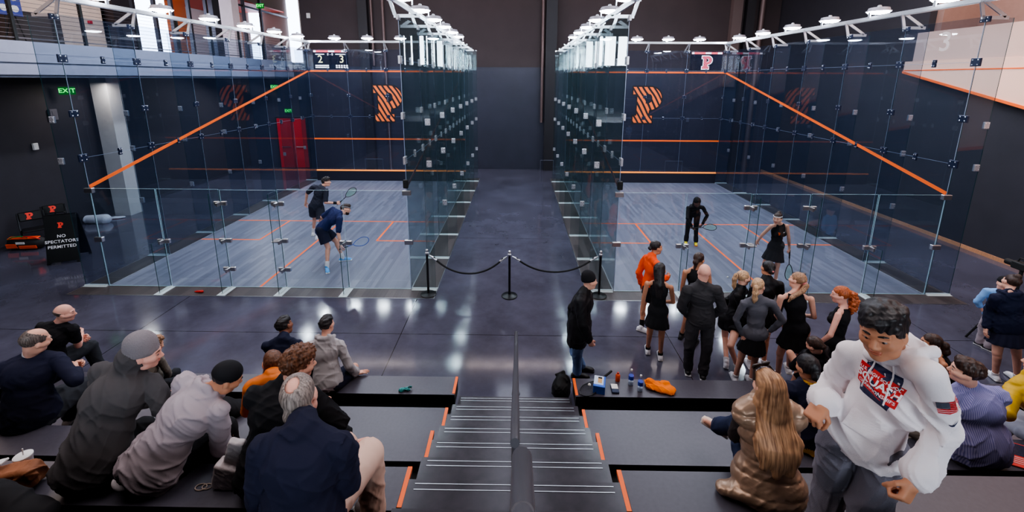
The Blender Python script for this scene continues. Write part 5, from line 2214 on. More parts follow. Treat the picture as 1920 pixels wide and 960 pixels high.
# joint positions of every figure: hd nk sl sr el er wl wr hl hr kl kr al ar
JN = 'hd nk sl sr el er wl wr hl hr kl kr al ar'
POSE = {
    'bald_tee': ((-5.998, -3.082, 1.202), (-6.101, -3.111, 1.044), (-6.291, -3.137, 1.024), (-5.917, -3.102, 0.984), (-6.340, -2.911, 0.822), (-5.960, -3.042, 0.689), (-6.105, -2.866, 0.698), (-6.123, -2.830, 0.719), (-6.315, -3.157, 0.521), (-6.137, -3.205, 0.493), (-6.128, -2.777, 0.502), (-6.076, -2.787, 0.508), (-6.085, -2.729, 0.083), (-6.009, -2.776, 0.087)),
    'sweater_man': ((-4.492, -4.664, 1.851), (-4.580, -4.654, 1.678), (-4.741, -4.759, 1.624), (-4.401, -4.601, 1.607), (-4.593, -4.718, 1.346), (-4.147, -4.708, 1.467), (-4.475, -4.473, 1.400), (-4.339, -4.515, 1.438), (-4.668, -4.801, 1.154), (-4.495, -4.758, 1.090), (-4.528, -4.395, 1.131), (-4.501, -4.323, 1.103), (-4.479, -4.314, 0.712), (-4.725, -4.353, 0.731)),
    'boy': ((-4.504, -3.439, 0.995), (-4.498, -3.493, 0.874), (-4.569, -3.425, 0.781), (-4.375, -3.553, 0.867), (-4.493, -3.472, 0.591), (-4.359, -3.500, 0.671), (-4.431, -3.552, 0.432), (-4.413, -3.421, 0.517), (-4.595, -3.539, 0.465), (-4.523, -3.627, 0.515), (-4.380, -3.360, 0.522), (-4.254, -3.531, 0.525), (-4.338, -3.344, 0.240), (-4.241, -3.511, 0.240)),
    'beanie': ((-2.717, -5.424, 2.281), (-2.852, -5.454, 2.141), (-3.049, -5.449, 2.132), (-2.674, -5.458, 2.046), (-3.064, -5.469, 1.820), (-2.481, -5.547, 1.808), (-2.839, -5.313, 1.787), (-2.658, -5.427, 1.634), (-3.002, -5.790, 1.618), (-2.830, -5.746, 1.540), (-2.895, -5.373, 1.559), (-2.561, -5.408, 1.567), (-2.857, -5.295, 1.133), (-2.581, -5.402, 1.133)),
    'cap_hoodie': ((-2.098, -5.444, 2.095), (-2.253, -5.465, 1.979), (-2.434, -5.441, 2.048), (-2.103, -5.570, 1.910), (-2.539, -5.434, 1.757), (-2.119, -5.584, 1.603), (-2.314, -5.386, 1.606), (-2.297, -5.377, 1.595), (-2.594, -5.786, 1.618), (-2.448, -5.743, 1.508), (-2.477, -5.378, 1.553), (-2.227, -5.371, 1.569), (-2.437, -5.300, 1.133), (-2.197, -5.399, 1.138)),
    'navy_back': ((-2.923, -3.259, 1.159), (-2.869, -3.409, 1.058), (-3.043, -3.486, 1.022), (-2.686, -3.401, 0.994), (-3.092, -3.308, 0.784), (-2.589, -3.383, 0.710), (-2.935, -3.105, 0.713), (-2.700, -3.141, 0.714), (-2.978, -3.524, 0.510), (-2.800, -3.561, 0.514), (-2.969, -3.108, 0.499), (-2.668, -3.166, 0.499), (-2.951, -3.076, 0.083), (-2.672, -3.126, 0.083)),
    'grey_boy': ((-2.357, -3.280, 1.198), (-2.345, -3.369, 1.038), (-2.509, -3.454, 1.008), (-2.172, -3.357, 0.960), (-2.521, -3.302, 0.762), (-2.067, -3.389, 0.691), (-2.378, -3.098, 0.707), (-2.034, -3.262, 0.472), (-2.388, -3.519, 0.520), (-2.213, -3.513, 0.512), (-2.414, -3.123, 0.569), (-2.103, -3.132, 0.472), (-2.396, -3.070, 0.174), (-2.136, -3.080, 0.078)),
    'orange_puffer': ((-2.185, -4.748, 1.717), (-2.104, -4.892, 1.650), (-2.274, -4.950, 1.608), (-1.928, -4.926, 1.610), (-2.360, -4.915, 1.338), (-1.890, -4.795, 1.360), (-2.284, -4.675, 1.327), (-2.058, -4.610, 1.324), (-2.180, -5.047, 1.137), (-2.011, -5.016, 1.134), (-2.306, -4.673, 1.108), (-2.021, -4.622, 1.108), (-2.302, -4.637, 0.713), (-2.036, -4.590, 0.713)),
    'curly_black': ((-1.466, -5.564, 2.311), (-1.565, -5.575, 2.141), (-1.747, -5.659, 2.113), (-1.375, -5.600, 2.056), (-1.776, -5.495, 1.848), (-1.225, -5.532, 1.794), (-1.559, -5.337, 1.780), (-1.441, -5.364, 1.769), (-1.729, -5.807, 1.600), (-1.538, -5.773, 1.544), (-1.612, -5.391, 1.559), (-1.278, -5.428, 1.566), (-1.573, -5.315, 1.133), (-1.298, -5.423, 1.133)),
    'grey_man': ((-1.086, -6.250, 2.610), (-0.993, -6.412, 2.559), (-1.171, -6.472, 2.488), (-0.798, -6.440, 2.483), (-1.242, -6.456, 2.186), (-0.807, -6.370, 2.182), (-1.141, -6.271, 2.011), (-1.015, -6.273, 2.034), (-1.080, -6.548, 1.987), (-0.966, -6.398, 1.982), (-1.116, -6.124, 2.038), (-0.839, -5.984, 1.970), (-1.074, -5.755, 1.824), (-0.826, -6.010, 1.538)),
    'blackcoat': ((1.116, -2.712, 1.565), (1.040, -2.755, 1.398), (1.118, -2.611, 1.302), (0.962, -2.928, 1.371), (0.913, -2.594, 1.088), (0.993, -3.024, 1.090), (0.917, -2.551, 0.829), (1.095, -3.015, 0.849), (0.990, -2.699, 0.840), (0.967, -2.875, 0.862), (0.959, -2.675, 0.433), (0.977, -2.767, 0.470), (1.095, -2.514, 0.081), (1.004, -2.664, 0.076)),
    'orange': ((2.448, -1.414, 1.549), (2.375, -1.449, 1.381), (2.328, -1.286, 1.297), (2.414, -1.632, 1.345), (2.239, -1.252, 1.018), (2.487, -1.626, 1.058), (2.314, -1.198, 0.774), (2.672, -1.444, 1.029), (2.443, -1.360, 0.837), (2.347, -1.511, 0.835), (2.354, -1.280, 0.446), (2.473, -1.515, 0.446), (2.295, -1.442, 0.077), (2.551, -1.350, 0.080)),
    'blackdress': ((2.276, -2.178, 1.499), (2.251, -2.248, 1.339), (2.081, -2.213, 1.293), (2.401, -2.336, 1.295), (2.067, -2.149, 1.020), (2.473, -2.282, 1.029), (2.073, -2.101, 0.777), (2.418, -2.070, 0.912), (2.200, -2.193, 0.825), (2.366, -2.228, 0.833), (2.187, -2.190, 0.437), (2.340, -2.281, 0.450), (2.226, -2.053, 0.076), (2.378, -2.205, 0.073)),
    'tankbun': ((2.985, -1.856, 1.536), (2.973, -1.824, 1.361), (2.801, -1.828, 1.309), (3.144, -1.883, 1.343), (2.806, -1.771, 1.028), (3.180, -1.937, 1.064), (2.815, -1.737, 0.778), (3.224, -1.889, 0.820), (2.927, -1.771, 0.842), (3.062, -1.879, 0.856), (2.919, -1.768, 0.448), (3.111, -1.848, 0.466), (2.921, -1.635, 0.076), (3.063, -1.847, 0.075)),
    'bald': ((2.719, -2.657, 1.688), (2.699, -2.659, 1.496), (2.513, -2.660, 1.422), (2.884, -2.729, 1.464), (2.470, -2.592, 1.124), (3.002, -2.711, 1.177), (2.634, -2.501, 0.925), (2.950, -2.551, 0.961), (2.667, -2.596, 0.930), (2.848, -2.645, 0.940), (2.645, -2.600, 0.503), (2.871, -2.653, 0.512), (2.683, -2.539, 0.082), (2.860, -2.650, 0.083)),
    'blondeside': ((3.531, -2.194, 1.388), (3.512, -2.194, 1.203), (3.639, -2.083, 1.115), (3.399, -2.344, 1.165), (3.426, -2.010, 0.920), (3.494, -2.415, 0.893), (3.418, -1.960, 0.663), (3.573, -2.405, 0.644), (3.358, -2.161, 0.700), (3.511, -2.241, 0.655), (3.436, -2.054, 0.313), (3.289, -2.513, 0.447), (3.337, -2.372, 0.075), (3.449, -2.482, 0.073)),
    'greyjacket': ((3.397, -2.811, 1.567), (3.397, -2.836, 1.389), (3.224, -2.835, 1.322), (3.567, -2.904, 1.361), (3.169, -2.792, 1.043), (3.725, -2.917, 1.121), (3.279, -2.793, 0.814), (3.620, -2.843, 0.901), (3.340, -2.823, 0.858), (3.510, -2.855, 0.866), (3.313, -2.782, 0.465), (3.478, -2.830, 0.471), (3.303, -2.709, 0.076), (3.499, -2.777, 0.077)),
    'darkjacket': ((3.802, -2.322, 1.604), (3.780, -2.366, 1.427), (3.606, -2.404, 1.363), (3.961, -2.400, 1.385), (3.560, -2.365, 1.077), (4.014, -2.401, 1.097), (3.560, -2.285, 0.831), (4.033, -2.331, 0.848), (3.704, -2.360, 0.882), (3.879, -2.382, 0.886), (3.691, -2.333, 0.479), (3.894, -2.360, 0.482), (3.688, -2.382, 0.077), (3.892, -2.394, 0.078)),
    'blackdress2': ((4.001, -2.694, 1.599), (3.963, -2.742, 1.423), (3.786, -2.723, 1.359), (4.130, -2.830, 1.396), (3.787, -2.687, 1.066), (4.224, -2.810, 1.116), (3.942, -2.647, 0.859), (4.252, -2.577, 1.003), (3.963, -2.728, 0.880), (4.127, -2.803, 0.889), (3.898, -2.719, 0.477), (4.154, -2.762, 0.482), (3.951, -2.661, 0.077), (4.208, -2.703, 0.080)),
    'redhead': ((4.370, -3.013, 1.558), (4.420, -3.031, 1.387), (4.283, -3.143, 1.345), (4.524, -2.888, 1.348), (4.189, -3.190, 1.078), (4.551, -2.851, 1.066), (4.142, -3.066, 0.863), (4.502, -2.797, 0.824), (4.350, -3.083, 0.871), (4.449, -2.943, 0.858), (4.285, -2.919, 0.518), (4.439, -3.004, 0.466), (4.337, -3.068, 0.156), (4.475, -2.950, 0.076)),
    'navy_bun': ((2.692, -4.872, 1.827), (2.749, -4.860, 1.656), (2.571, -4.865, 1.595), (2.911, -4.953, 1.623), (2.518, -4.744, 1.338), (2.980, -4.749, 1.429), (2.645, -4.523, 1.333), (2.877, -4.533, 1.339), (2.704, -4.909, 1.128), (2.874, -4.952, 1.153), (2.602, -4.523, 1.111), (2.897, -4.555, 1.105), (2.616, -4.507, 0.712), (2.885, -4.485, 0.712)),
    'gold': ((1.824, -5.684, 2.270), (1.869, -5.631, 2.100), (1.687, -5.672, 2.051), (2.040, -5.689, 2.043), (1.702, -5.576, 1.776), (2.052, -5.508, 1.815), (1.930, -5.527, 1.665), (2.147, -5.482, 1.576), (1.773, -5.745, 1.547), (1.955, -5.811, 1.583), (1.847, -5.372, 1.684), (1.955, -5.408, 1.533), (1.843, -5.088, 1.396), (1.940, -5.339, 1.134)),
    'hero': ((1.892, -6.361, 3.120), (2.019, -6.331, 2.968), (1.990, -6.525, 3.013), (1.917, -6.174, 2.876), (2.121, -6.524, 2.722), (1.945, -6.058, 2.580), (1.962, -6.593, 2.490), (1.744, -6.254, 2.615), (2.040, -6.360, 2.446), (1.888, -6.231, 2.398), (2.052, -6.307, 2.006), (1.995, -6.123, 1.983), (2.034, -6.380, 1.570), (1.919, -6.197, 1.554)),
    'tankpony': ((5.257, -3.418, 1.136), (5.346, -3.448, 0.984), (5.269, -3.612, 0.967), (5.498, -3.348, 0.982), (5.403, -3.535, 0.728), (5.548, -3.250, 0.719), (5.194, -3.395, 0.702), (5.303, -3.198, 0.695), (5.451, -3.625, 0.500), (5.571, -3.501, 0.510), (5.134, -3.390, 0.478), (5.337, -3.184, 0.478), (5.116, -3.359, 0.083), (5.307, -3.168, 0.083)),
    'striped': ((4.005, -4.940, 1.858), (4.087, -4.920, 1.688), (3.905, -4.942, 1.615), (4.269, -4.979, 1.649), (3.792, -4.958, 1.335), (4.261, -4.768, 1.431), (3.842, -4.695, 1.345), (4.069, -4.603, 1.346), (4.042, -5.018, 1.122), (4.220, -5.049, 1.161), (3.788, -4.686, 1.132), (4.109, -4.645, 1.125), (3.807, -4.679, 0.713), (4.073, -4.574, 0.713)),
    'mom': ((7.148, -2.516, 1.519), (7.062, -2.593, 1.376), (6.885, -2.602, 1.316), (7.236, -2.661, 1.346), (6.981, -2.482, 1.068), (7.369, -2.593, 1.094), (6.933, -2.539, 0.820), (7.398, -2.516, 0.848), (7.086, -2.571, 0.862), (7.259, -2.608, 0.860), (7.088, -2.619, 0.463), (7.352, -2.629, 0.467), (7.192, -2.582, 0.076), (7.463, -2.626, 0.079)),
    'kid': ((7.769, -1.916, 1.202), (7.740, -1.920, 1.061), (7.884, -1.928, 1.050), (7.613, -1.852, 1.047), (7.932, -1.916, 0.827), (7.561, -1.798, 0.831), (7.928, -1.970, 0.632), (7.660, -1.846, 0.663), (7.826, -1.852, 0.667), (7.696, -1.899, 0.654), (7.831, -1.944, 0.365), (7.786, -1.788, 0.373), (7.844, -1.868, 0.059), (7.831, -1.752, 0.062)),
    'yellow': ((4.895, -4.732, 1.789), (4.900, -4.724, 1.607), (4.765, -4.697, 1.483), (5.068, -4.798, 1.632), (4.554, -4.855, 1.367), (5.147, -4.721, 1.365), (4.712, -4.655, 1.337), (4.962, -4.549, 1.330), (4.890, -5.028, 1.144), (5.030, -4.924, 1.133), (4.908, -4.637, 1.065), (4.996, -4.526, 1.114), (4.726, -4.591, 0.712), (4.980, -4.520, 0.713)),
    'far_player': ((-5.097, 3.050, 1.558), (-5.219, 2.975, 1.426), (-5.416, 2.991, 1.425), (-5.056, 2.903, 1.340), (-5.652, 3.039, 1.230), (-5.055, 2.807, 1.045), (-5.728, 3.077, 0.970), (-4.831, 2.954, 0.988), (-5.466, 2.923, 0.905), (-5.284, 2.937, 0.865), (-5.524, 3.065, 0.505), (-5.214, 2.799, 0.468), (-5.608, 3.094, 0.086), (-5.383, 2.847, 0.079)),
    'near_player': ((-3.915, 1.332, 1.315), (-4.003, 1.160, 1.273), (-4.176, 1.249, 1.333), (-3.925, 0.992, 1.191), (-4.437, 1.234, 1.156), (-3.932, 0.878, 0.893), (-4.376, 1.505, 1.186), (-3.865, 0.807, 0.629), (-4.450, 1.236, 0.866), (-4.402, 1.054, 0.901), (-4.202, 1.344, 0.515), (-4.251, 1.004, 0.493), (-4.087, 1.373, 0.089), (-4.246, 0.842, 0.084)),
    'bend_player': ((4.627, 2.219, 1.310), (4.632, 2.323, 1.164), (4.808, 2.285, 1.153), (4.472, 2.375, 1.101), (4.969, 2.337, 0.924), (4.415, 2.192, 0.890), (4.872, 2.342, 0.691), (4.540, 2.191, 0.671), (4.864, 2.691, 0.866), (4.700, 2.748, 0.865), (4.874, 2.701, 0.470), (4.675, 2.742, 0.471), (4.895, 2.673, 0.076), (4.655, 2.734, 0.076)),
    'dress_player': ((5.476, 0.275, 1.530), (5.565, 0.347, 1.387), (5.742, 0.364, 1.342), (5.388, 0.303, 1.359), (5.828, 0.377, 1.064), (5.312, 0.447, 1.118), (5.903, 0.428, 0.822), (5.311, 0.597, 0.908), (5.688, 0.392, 0.859), (5.513, 0.411, 0.873), (5.638, 0.325, 0.462), (5.424, 0.420, 0.477), (5.707, 0.425, 0.077), (5.492, 0.419, 0.078)),
    'seated_girl': ((3.793, -3.471, 1.118), (3.895, -3.431, 0.983), (3.719, -3.447, 0.982), (4.040, -3.331, 0.965), (3.652, -3.355, 0.728), (3.996, -3.164, 0.746), (3.883, -3.276, 0.761), (4.214, -3.124, 0.642), (3.858, -3.413, 0.518), (4.014, -3.474, 0.496), (3.736, -3.148, 0.778), (3.918, -3.100, 0.463), (3.862, -2.986, 0.451), (3.885, -3.028, 0.084)),
}


def pose(n):
    return dict(zip(JN.split(), POSE[n]))
# ------------------------------------------------------------------ the people
from mathutils.bvhtree import BVHTree
C_BLACK = cloth('cloth_black', (27, 26, 30), .8, .2)
C_BLACKJ = cloth('jacket_black', (26, 25, 29), .55, .1)
C_NAVY = cloth('cloth_navy', (24, 28, 52), .8, .25)
C_NAVYDK = cloth('cloth_dark_navy', (32, 33, 54), .85, .25)
C_CHAR = cloth('cloth_charcoal', (78, 74, 76), .88, .2)
C_CHARRIB = cloth('rib_charcoal', (66, 62, 64), .9, .2, .12, 120)
C_GREY = cloth('cloth_grey', (174, 160, 166), .9, .2)
C_GREYRIB = cloth('rib_grey', (156, 142, 148), .9, .2, .12, 120)
C_LGREY = cloth('cloth_light_grey', (184, 178, 180), .9, .2)
C_WHITE = cloth('cloth_white', (232, 222, 224), .85, .1, .15)
C_WHITERIB = cloth('rib_white', (222, 212, 214), .88, .1, .12, 120)
C_STEELG = cloth('cloth_steel_grey', (92, 90, 98), .8, .2)
C_SLATE = cloth('cloth_slate', (50, 52, 58), .85, .15)
C_SWEATP = cloth('cloth_sweatpants', (112, 108, 118), .92, .2, .4)
C_BEIGE = cloth('cloth_beige', (222, 186, 170), .85, .15)
C_KHAKI = cloth('cloth_khaki', (150, 138, 128), .85, .1)
C_DENIM = cloth('cloth_denim', (112, 138, 180), .85, .1, .4)
C_DENIMDK = cloth('cloth_denim_dark', (40, 48, 76), .85, .1, .4)
C_ORANGE = cloth('cloth_orange', (244, 88, 40), .8, .2)
C_PUFFO = cloth('puffer_orange', (222, 120, 52), .5, .1, .1)
C_GOLD = cloth('puffer_gold', (172, 142, 120), .36, .0, .1, 40)
C_GOLD.node_tree.nodes['Principled BSDF'].inputs['Metallic'].default_value = .45
C_GOLD.node_tree.nodes['Principled BSDF'].inputs['Specular IOR Level'].default_value = .6
C_YELLOW = cloth('puffer_yellow', (206, 164, 44), .5, .1, .1)
C_OLIVE = cloth('cloth_olive', (128, 120, 112), .85, .15, .5, 60)
C_BLUE = cloth('cloth_sky', (130, 172, 226), .8, .1)
C_TEE = cloth('tee_navy', (32, 40, 84), .75, .15)
C_TEEDK = cloth('tee_slate', (44, 46, 60), .75, .15)
C_BEANIE = cloth('knit_grey', (138, 130, 134), .95, .3, .8, 90)
SH_WHITE = mat('shoe_white', (226, 224, 230), .55)
SH_BLACK = mat('shoe_black', (22, 21, 24), .5)
SH_BLUE = mat('shoe_blue', (84, 158, 222), .5)
SH_YEL = mat('shoe_yellow', (240, 222, 40), .5)
SH_SOLE = mat('sole_white', (232, 230, 230), .6)
SH_BSOLE = mat('sole_black', (28, 27, 30), .7)
SH_GREY = mat('shoe_grey', (118, 106, 104), .7)
SH_CREAM = mat('shoe_cream', (226, 200, 184), .6)
SOCK_W = cloth('sock_white', (226, 222, 226), .9, .2)
SOCK_B = cloth('sock_black', (26, 25, 28), .9, .2)
H_BLACK = hair_mat('hair_black', (24, 20, 22), (48, 42, 44))
H_DARK = hair_mat('hair_dark_brown', (42, 28, 24), (78, 54, 46))
H_BROWN = hair_mat('hair_brown', (84, 52, 38), (132, 86, 60))
H_BLONDE = hair_mat('hair_blonde', (172, 128, 96), (226, 186, 146))
H_DBLONDE = hair_mat('hair_dark_blonde', (136, 96, 74), (196, 152, 118))
H_RED = hair_mat('hair_red', (150, 72, 40), (206, 112, 66))
H_GREY = hair_mat('hair_grey', (112, 98, 92), (176, 160, 152))
H_GREYDK = hair_mat('hair_dark_grey', (76, 64, 60), (128, 114, 108))
ELASTIC = mat('elastic_pink', (206, 120, 120), .7)


def fwd(deg, z=0):
    a = math.radians(deg)
    return nrm(V(math.sin(a), math.cos(a), z))


GIRLS = 'players watching by the right court'
FANS = 'spectators on the seating boards'


def drape(obj, mesh_obs, origin, xdir, ydir, ndir, off=.004, reach=.35):
    """press flat decals (local x,y in metres) onto a garment by casting along -ndir"""
    bm = BVHTree.FromPolygons([v.co[:] for v in obj.data.vertices], [p.vertices[:] for p in obj.data.polygons])
    org = Vector(obj.parent.location)
    o, x, y, n = Vector(origin), Vector(xdir), Vector(ydir), Vector(ndir)
    for d, lift in mesh_obs:
        for v in d.data.vertices:
            p = o + x * v.co.x + y * v.co.y
            h = bm.ray_cast(p + n * reach - org, -n, 1.0)
            if h[0] is None:
                h = bm.find_nearest(p - org)
            v.co = h[0] + n * (off + lift + max(v.co.z, 0) * .3)
        d.data.update()
        d.parent = obj


def flat_poly(name, pts, m, sub=6):
    """subdivided flat polygon mesh in local xy"""
    import bmesh
    bm = bmesh.new()
    f = bm.faces.new([bm.verts.new((a, b, 0)) for a, b in pts])
    bmesh.ops.triangulate(bm, faces=[f])
    bmesh.ops.subdivide_edges(bm, edges=list(bm.edges), cuts=sub, use_grid_fill=True)
    me = bpy.data.meshes.new(name)
    bm.to_mesh(me)
    bm.free()
    me.materials.append(m)
    o = bpy.data.objects.new(name, me)
    COL.objects.link(o)
    return o


def flat_text(name, body, size, m, x, y, bold=.0, rot=0, sub=1):
    import bmesh
    o = text_mesh(name, body, size, m, None, Matrix.Identity(3), (0, 0, 0), 0, bold=bold)
    bm = bmesh.new()
    bm.from_mesh(o.data)
    c, s_ = math.cos(rot), math.sin(rot)
    for v in bm.verts:
        a, b = v.co.x, v.co.y
        v.co = (x + a * c - b * s_, y + a * s_ + b * c, 0)
    bm.to_mesh(o.data)
    bm.free()
    o.matrix_basis = Matrix.Identity(4)
    return o


SWOOSH = [(-.5, .12), (-.42, -.10), (-.30, -.18), (-.12, -.16), (.5, .18), (-.10, -.02), (-.28, -.05), (-.38, .0)]


def ring_tube(p, pts, r, m, name):
    mb = MB()
    mb.tube([Vector(q) - Vector(p.org) for q in pts], r, 8)
    return mb.build(name, m, None, True)


# --- left seating -----------------------------------------------------------
p = Person(pose('bald_tee'), 1.78, face=fwd(58, -.12), bulk=1.15, hunch=.05, vox=.010)
p.body('bald man in a black t-shirt sitting on the lowest board at the far left', SK['skin_pink'], H_GREYDK, hands={'r': dict(curl=.9), 'l': dict(curl=.9)}, group=FANS)
p.hairs('fringe', H_GREYDK, vol=.955)
p.top('t_shirt', C_BLACK, .014, .62, .06, loosen=.01)
p.trousers('trousers', C_SLATE)
p.shoes(SH_BLACK, SH_BSOLE)

p = Person(pose('sweater_man'), 1.80, face=fwd(22, -.22), bulk=1.25, hunch=.07, vox=.010)
p.body('older balding man in a navy sweater with a white collar, hands clasped', SK['skin_fair'], H_GREYDK, hands={'r': dict(curl=.9), 'l': dict(curl=.9)}, group=FANS)
p.hairs('thin', H_GREYDK, vol=.985)
p.top('sweater', C_NAVYDK, .02, 1.8, .10, loosen=.015, seed=4)
p.add('shirt_collar', p.sk([rc(p.N - p.U * .0, lerp(p.N, p.hp(0, -.02, -.06), .42), .066, .062)], .006, .02), C_WHITE, 'white shirt collar')
p.trousers('trousers', C_SLATE)
p.shoes(SH_GREY, SH_BSOLE)

p = Person(pose('boy'), 1.2, face=fwd(80, -.15), vox=.009)
p.body('small boy with tousled blond hair in an olive jacket', SK['skin_fair'], H_DBLONDE, group=FANS)
p.hairs('curly', H_DBLONDE, vol=1.03)
p.top('jacket', C_OLIVE, .02, 1.85, .08, loosen=.01, seed=6, fold=.004, freq=30)
p.trousers('trousers', C_SLATE)
p.shoes(SH_GREY, SH_BSOLE)

p = Person(pose('beanie'), 1.82, face=fwd(62, -.22), bulk=1.28, hunch=.07, vox=.009)
p.body('person in a grey beanie and dark grey hoodie seen from behind', SK['skin_pink'], H_BROWN, group=FANS)
p.beanie(C_BEANIE, slouch=.035)
p.top('hoodie', C_CHAR, .026, 1.93, .07, rib=C_CHARRIB, hood='neck', loosen=.02, seed=9, fold=.005, freq=16, vox=.008)
p.trousers('trousers', C_BLACK, .018)
p.shoes(SH_BLACK, SH_BSOLE)

p = Person(pose('cap_hoodie'), 1.80, face=fwd(48, -.55), bulk=1.2, hunch=.13, vox=.009)
p.body('person in a black cap and pale grey hoodie bending forward', SK['skin_tan'], H_BLACK, group=FANS)
p.cap(C_BLACK, brim=False)
p.hairs('crew', H_BLACK, vol=.965)
p.top('hoodie', C_GREY, .024, 1.93, .06, rib=C_GREYRIB, hood='down', loosen=.018, seed=12, fold=.0055, freq=17, vox=.008)
p.trousers('trousers', C_BLACK, .018)
p.shoes(SH_BLACK, SH_BSOLE)
# white shirt tail peeping below the hem
tl = p.P - p.F * .118 - p.R * .07 - p.U * .075
p.add('shirt_tail', p.sk([el(tl, np.array([p.R, p.F, p.U]), V(.06, .02, .04))], .006, .01), C_WHITE)

p = Person(pose('navy_back'), 1.75, bulk=1.15, face=fwd(14), vox=.010)
p.body('man with cropped black hair in a navy top sitting on the lowest board', SK['skin_brown'], H_BLACK, group=FANS)
p.hairs('short', H_BLACK, vol=.99)
p.top('sweater', C_NAVY, .018, 1.9, .08, collar=.01, seed=3)
p.trousers('trousers', C_BLACK)
p.shoes(SH_BLACK, SH_BSOLE)

p = Person(pose('grey_boy'), 1.68, bulk=1.12, face=fwd(10), vox=.009, hunch=.02)
p.body('black-haired teenager in a light grey hoodie leaning on one hand', SK['skin_fair'], H_BLACK, hands={'r': dict(d=V(.8, .5, -.1), n=V(0, 0, -1), curl=.1)}, group=FANS)
p.hairs('short', H_BLACK, vol=1.02)
p.top('hoodie', C_LGREY, .022, 1.92, .07, rib=C_GREYRIB, hood='down', loosen=.012, seed=15, fold=.004)
p.shorts('shorts', C_NAVYDK)
p.shoes(SH_WHITE, SH_SOLE, SOCK_W)

p = Person(pose('orange_puffer'), 1.66, face=fwd(-48, -.1), fem=True, vox=.009)
p.body('woman with long brown hair in a quilted orange jacket', SK['skin_fair'], H_BROWN, group=FANS)
b = p.hp
p.hairs('long', H_BROWN, extra=[rc(b(0, -.05, .02), b(.02, -.085, -.10), .085, .062), rc(b(.01, -.08, -.08), p.N - p.F * .085 - p.U * .06, .062, .05),
                               rc(b(-.04, -.03, -.05), p.N - p.F * .03 - p.R * .06 - p.U * .13, .045, .03)])
p.top('puffer_jacket', C_PUFFO, .034, 1.9, .05, collar=.02, puff=.012, fold=.002, seed=5)
p.trousers('trousers', C_BLACK)
p.shoes(SH_BLACK, SH_BSOLE)

p = Person(pose('curly_black'), 1.82, face=fwd(52, -.15), bulk=1.28, hunch=.06, vox=.009)
p.body('person with curly brown hair in a black jacket with a stand collar', SK['skin_fair'], H_BROWN, group=FANS)
p.hairs('curly', H_BROWN, vol=1.05)
p.top('jacket', C_BLACK, .024, 1.93, .06, collar=.02, loosen=.02, seed=18, fold=.005, freq=16, vox=.008)
p.trousers('trousers', C_BLACK, .018)
p.shoes(SH_BLACK, SH_BSOLE)

p = Person(pose('grey_man'), 1.80, face=fwd(-14, -.12), bulk=1.28, hunch=.05, vox=.008)
p.J['ul'] = V(.5, .2, .85)
p.J['tl'] = V(.75, .25, .25)
p.body('grey-haired man with a bald crown in a dark navy fleece and beige trousers', SK['skin_pink'], H_GREY, group=FANS)
p.hairs('thin', H_GREY, vol=1.05, crown=(.034, -.055, .044), extra=[el(p.hp(0, -.075, -.045), p.hA, V(.075, .05, .055) * p.hs, k=.02)])
p.top('fleece', C_NAVYDK, .026, 1.93, .07, collar=.035, loosen=.018, seed=21, fold=.0045, freq=15, vox=.007)
p.trousers('trousers', C_BEIGE, .02, .012, fold=.004, vox=.008)
p.shoes(SH_GREY, SH_SOLE, SOCK_B)

# --- aisle and right hand group --------------------------------------------------
p = Person(pose('blackcoat'), 1.72, face=fwd(78, -.05), bulk=1.25, vox=.010)
p.body('person in a black beanie, black coat and blue jeans beside the rope', SK['skin_fair'], H_BLACK, hands={'r': dict(curl=.6)})
p.beanie(C_BLACK, slouch=.012)
p.top('coat', C_BLACKJ, .034, 1.9, .20, collar=.025, loosen=.02, seed=7, fold=.005, freq=18)
p.trousers('jeans', C_DENIM, .012, .006)
p.shoes(SH_BLACK, SH_BSOLE, high=.04)

p = Person(pose('orange'), 1.72, face=fwd(78, .0), fem=True, vox=.010)
p.body('smiling woman with a low dark bun in an orange sweatshirt', SK['skin_tan'], H_BLACK, hands={'r': dict(curl=.8)}, group=GIRLS)
p.hairs('bun', H_BLACK, extra=[el(p.hp(.0, -.115, -.005), p.hA, V(.035, .03, .036))])
p.top('sweatshirt', C_ORANGE, .028, 1.9, .03, collar=.006, loosen=.014, seed=2, fold=.005)
p.shorts('shorts', C_BLACK, .5, .016, .02)
p.shoes(SH_WHITE, SH_SOLE, SOCK_B)

p = Person(pose('blackdress'), 1.63, face=fwd(40, -.1), fem=True, vox=.009)
p.body('girl in a black tennis dress with very long straight black hair', SK['skin_tan'], H_BLACK, hands={'r': dict(curl=.8), 'l': dict(curl=.8)}, group=GIRLS)
p.hairs('long', H_BLACK, extra=[rc(p.hp(0, -.045, .02), p.N - p.F * .075 - p.U * .02, .085, .07), rc(p.N - p.F * .075 - p.U * .02, p.N - p.F * .105 - p.U * .20, .07, .045, flat=(p.F, .6))])
p.tank('tennis_dress', C_BLACK, skirt=.24, flare=.05)
p.shoes(SH_WHITE, SH_SOLE, SOCK_B, sockh=.06)

p = Person(pose('tankbun'), 1.66, face=fwd(48), fem=True, vox=.010)
p.body('dark-haired girl in a black tank top half hidden behind the bald man', SK['skin_tan'], H_DARK, group=GIRLS)
p.hairs('bun', H_DARK, extra=[el(p.hp(0, -.105, -.02), p.hA, V(.045, .04, .045)), rc(p.hp(0, -.09, -.04), p.hp(.01, -.12, -.14), .03, .02)])
p.tank('tank_top', C_BLACK, .05)
p.shorts('shorts', C_BLACK, .45)
p.shoes(SH_BLACK, SH_BSOLE, SOCK_B, sockh=.05)

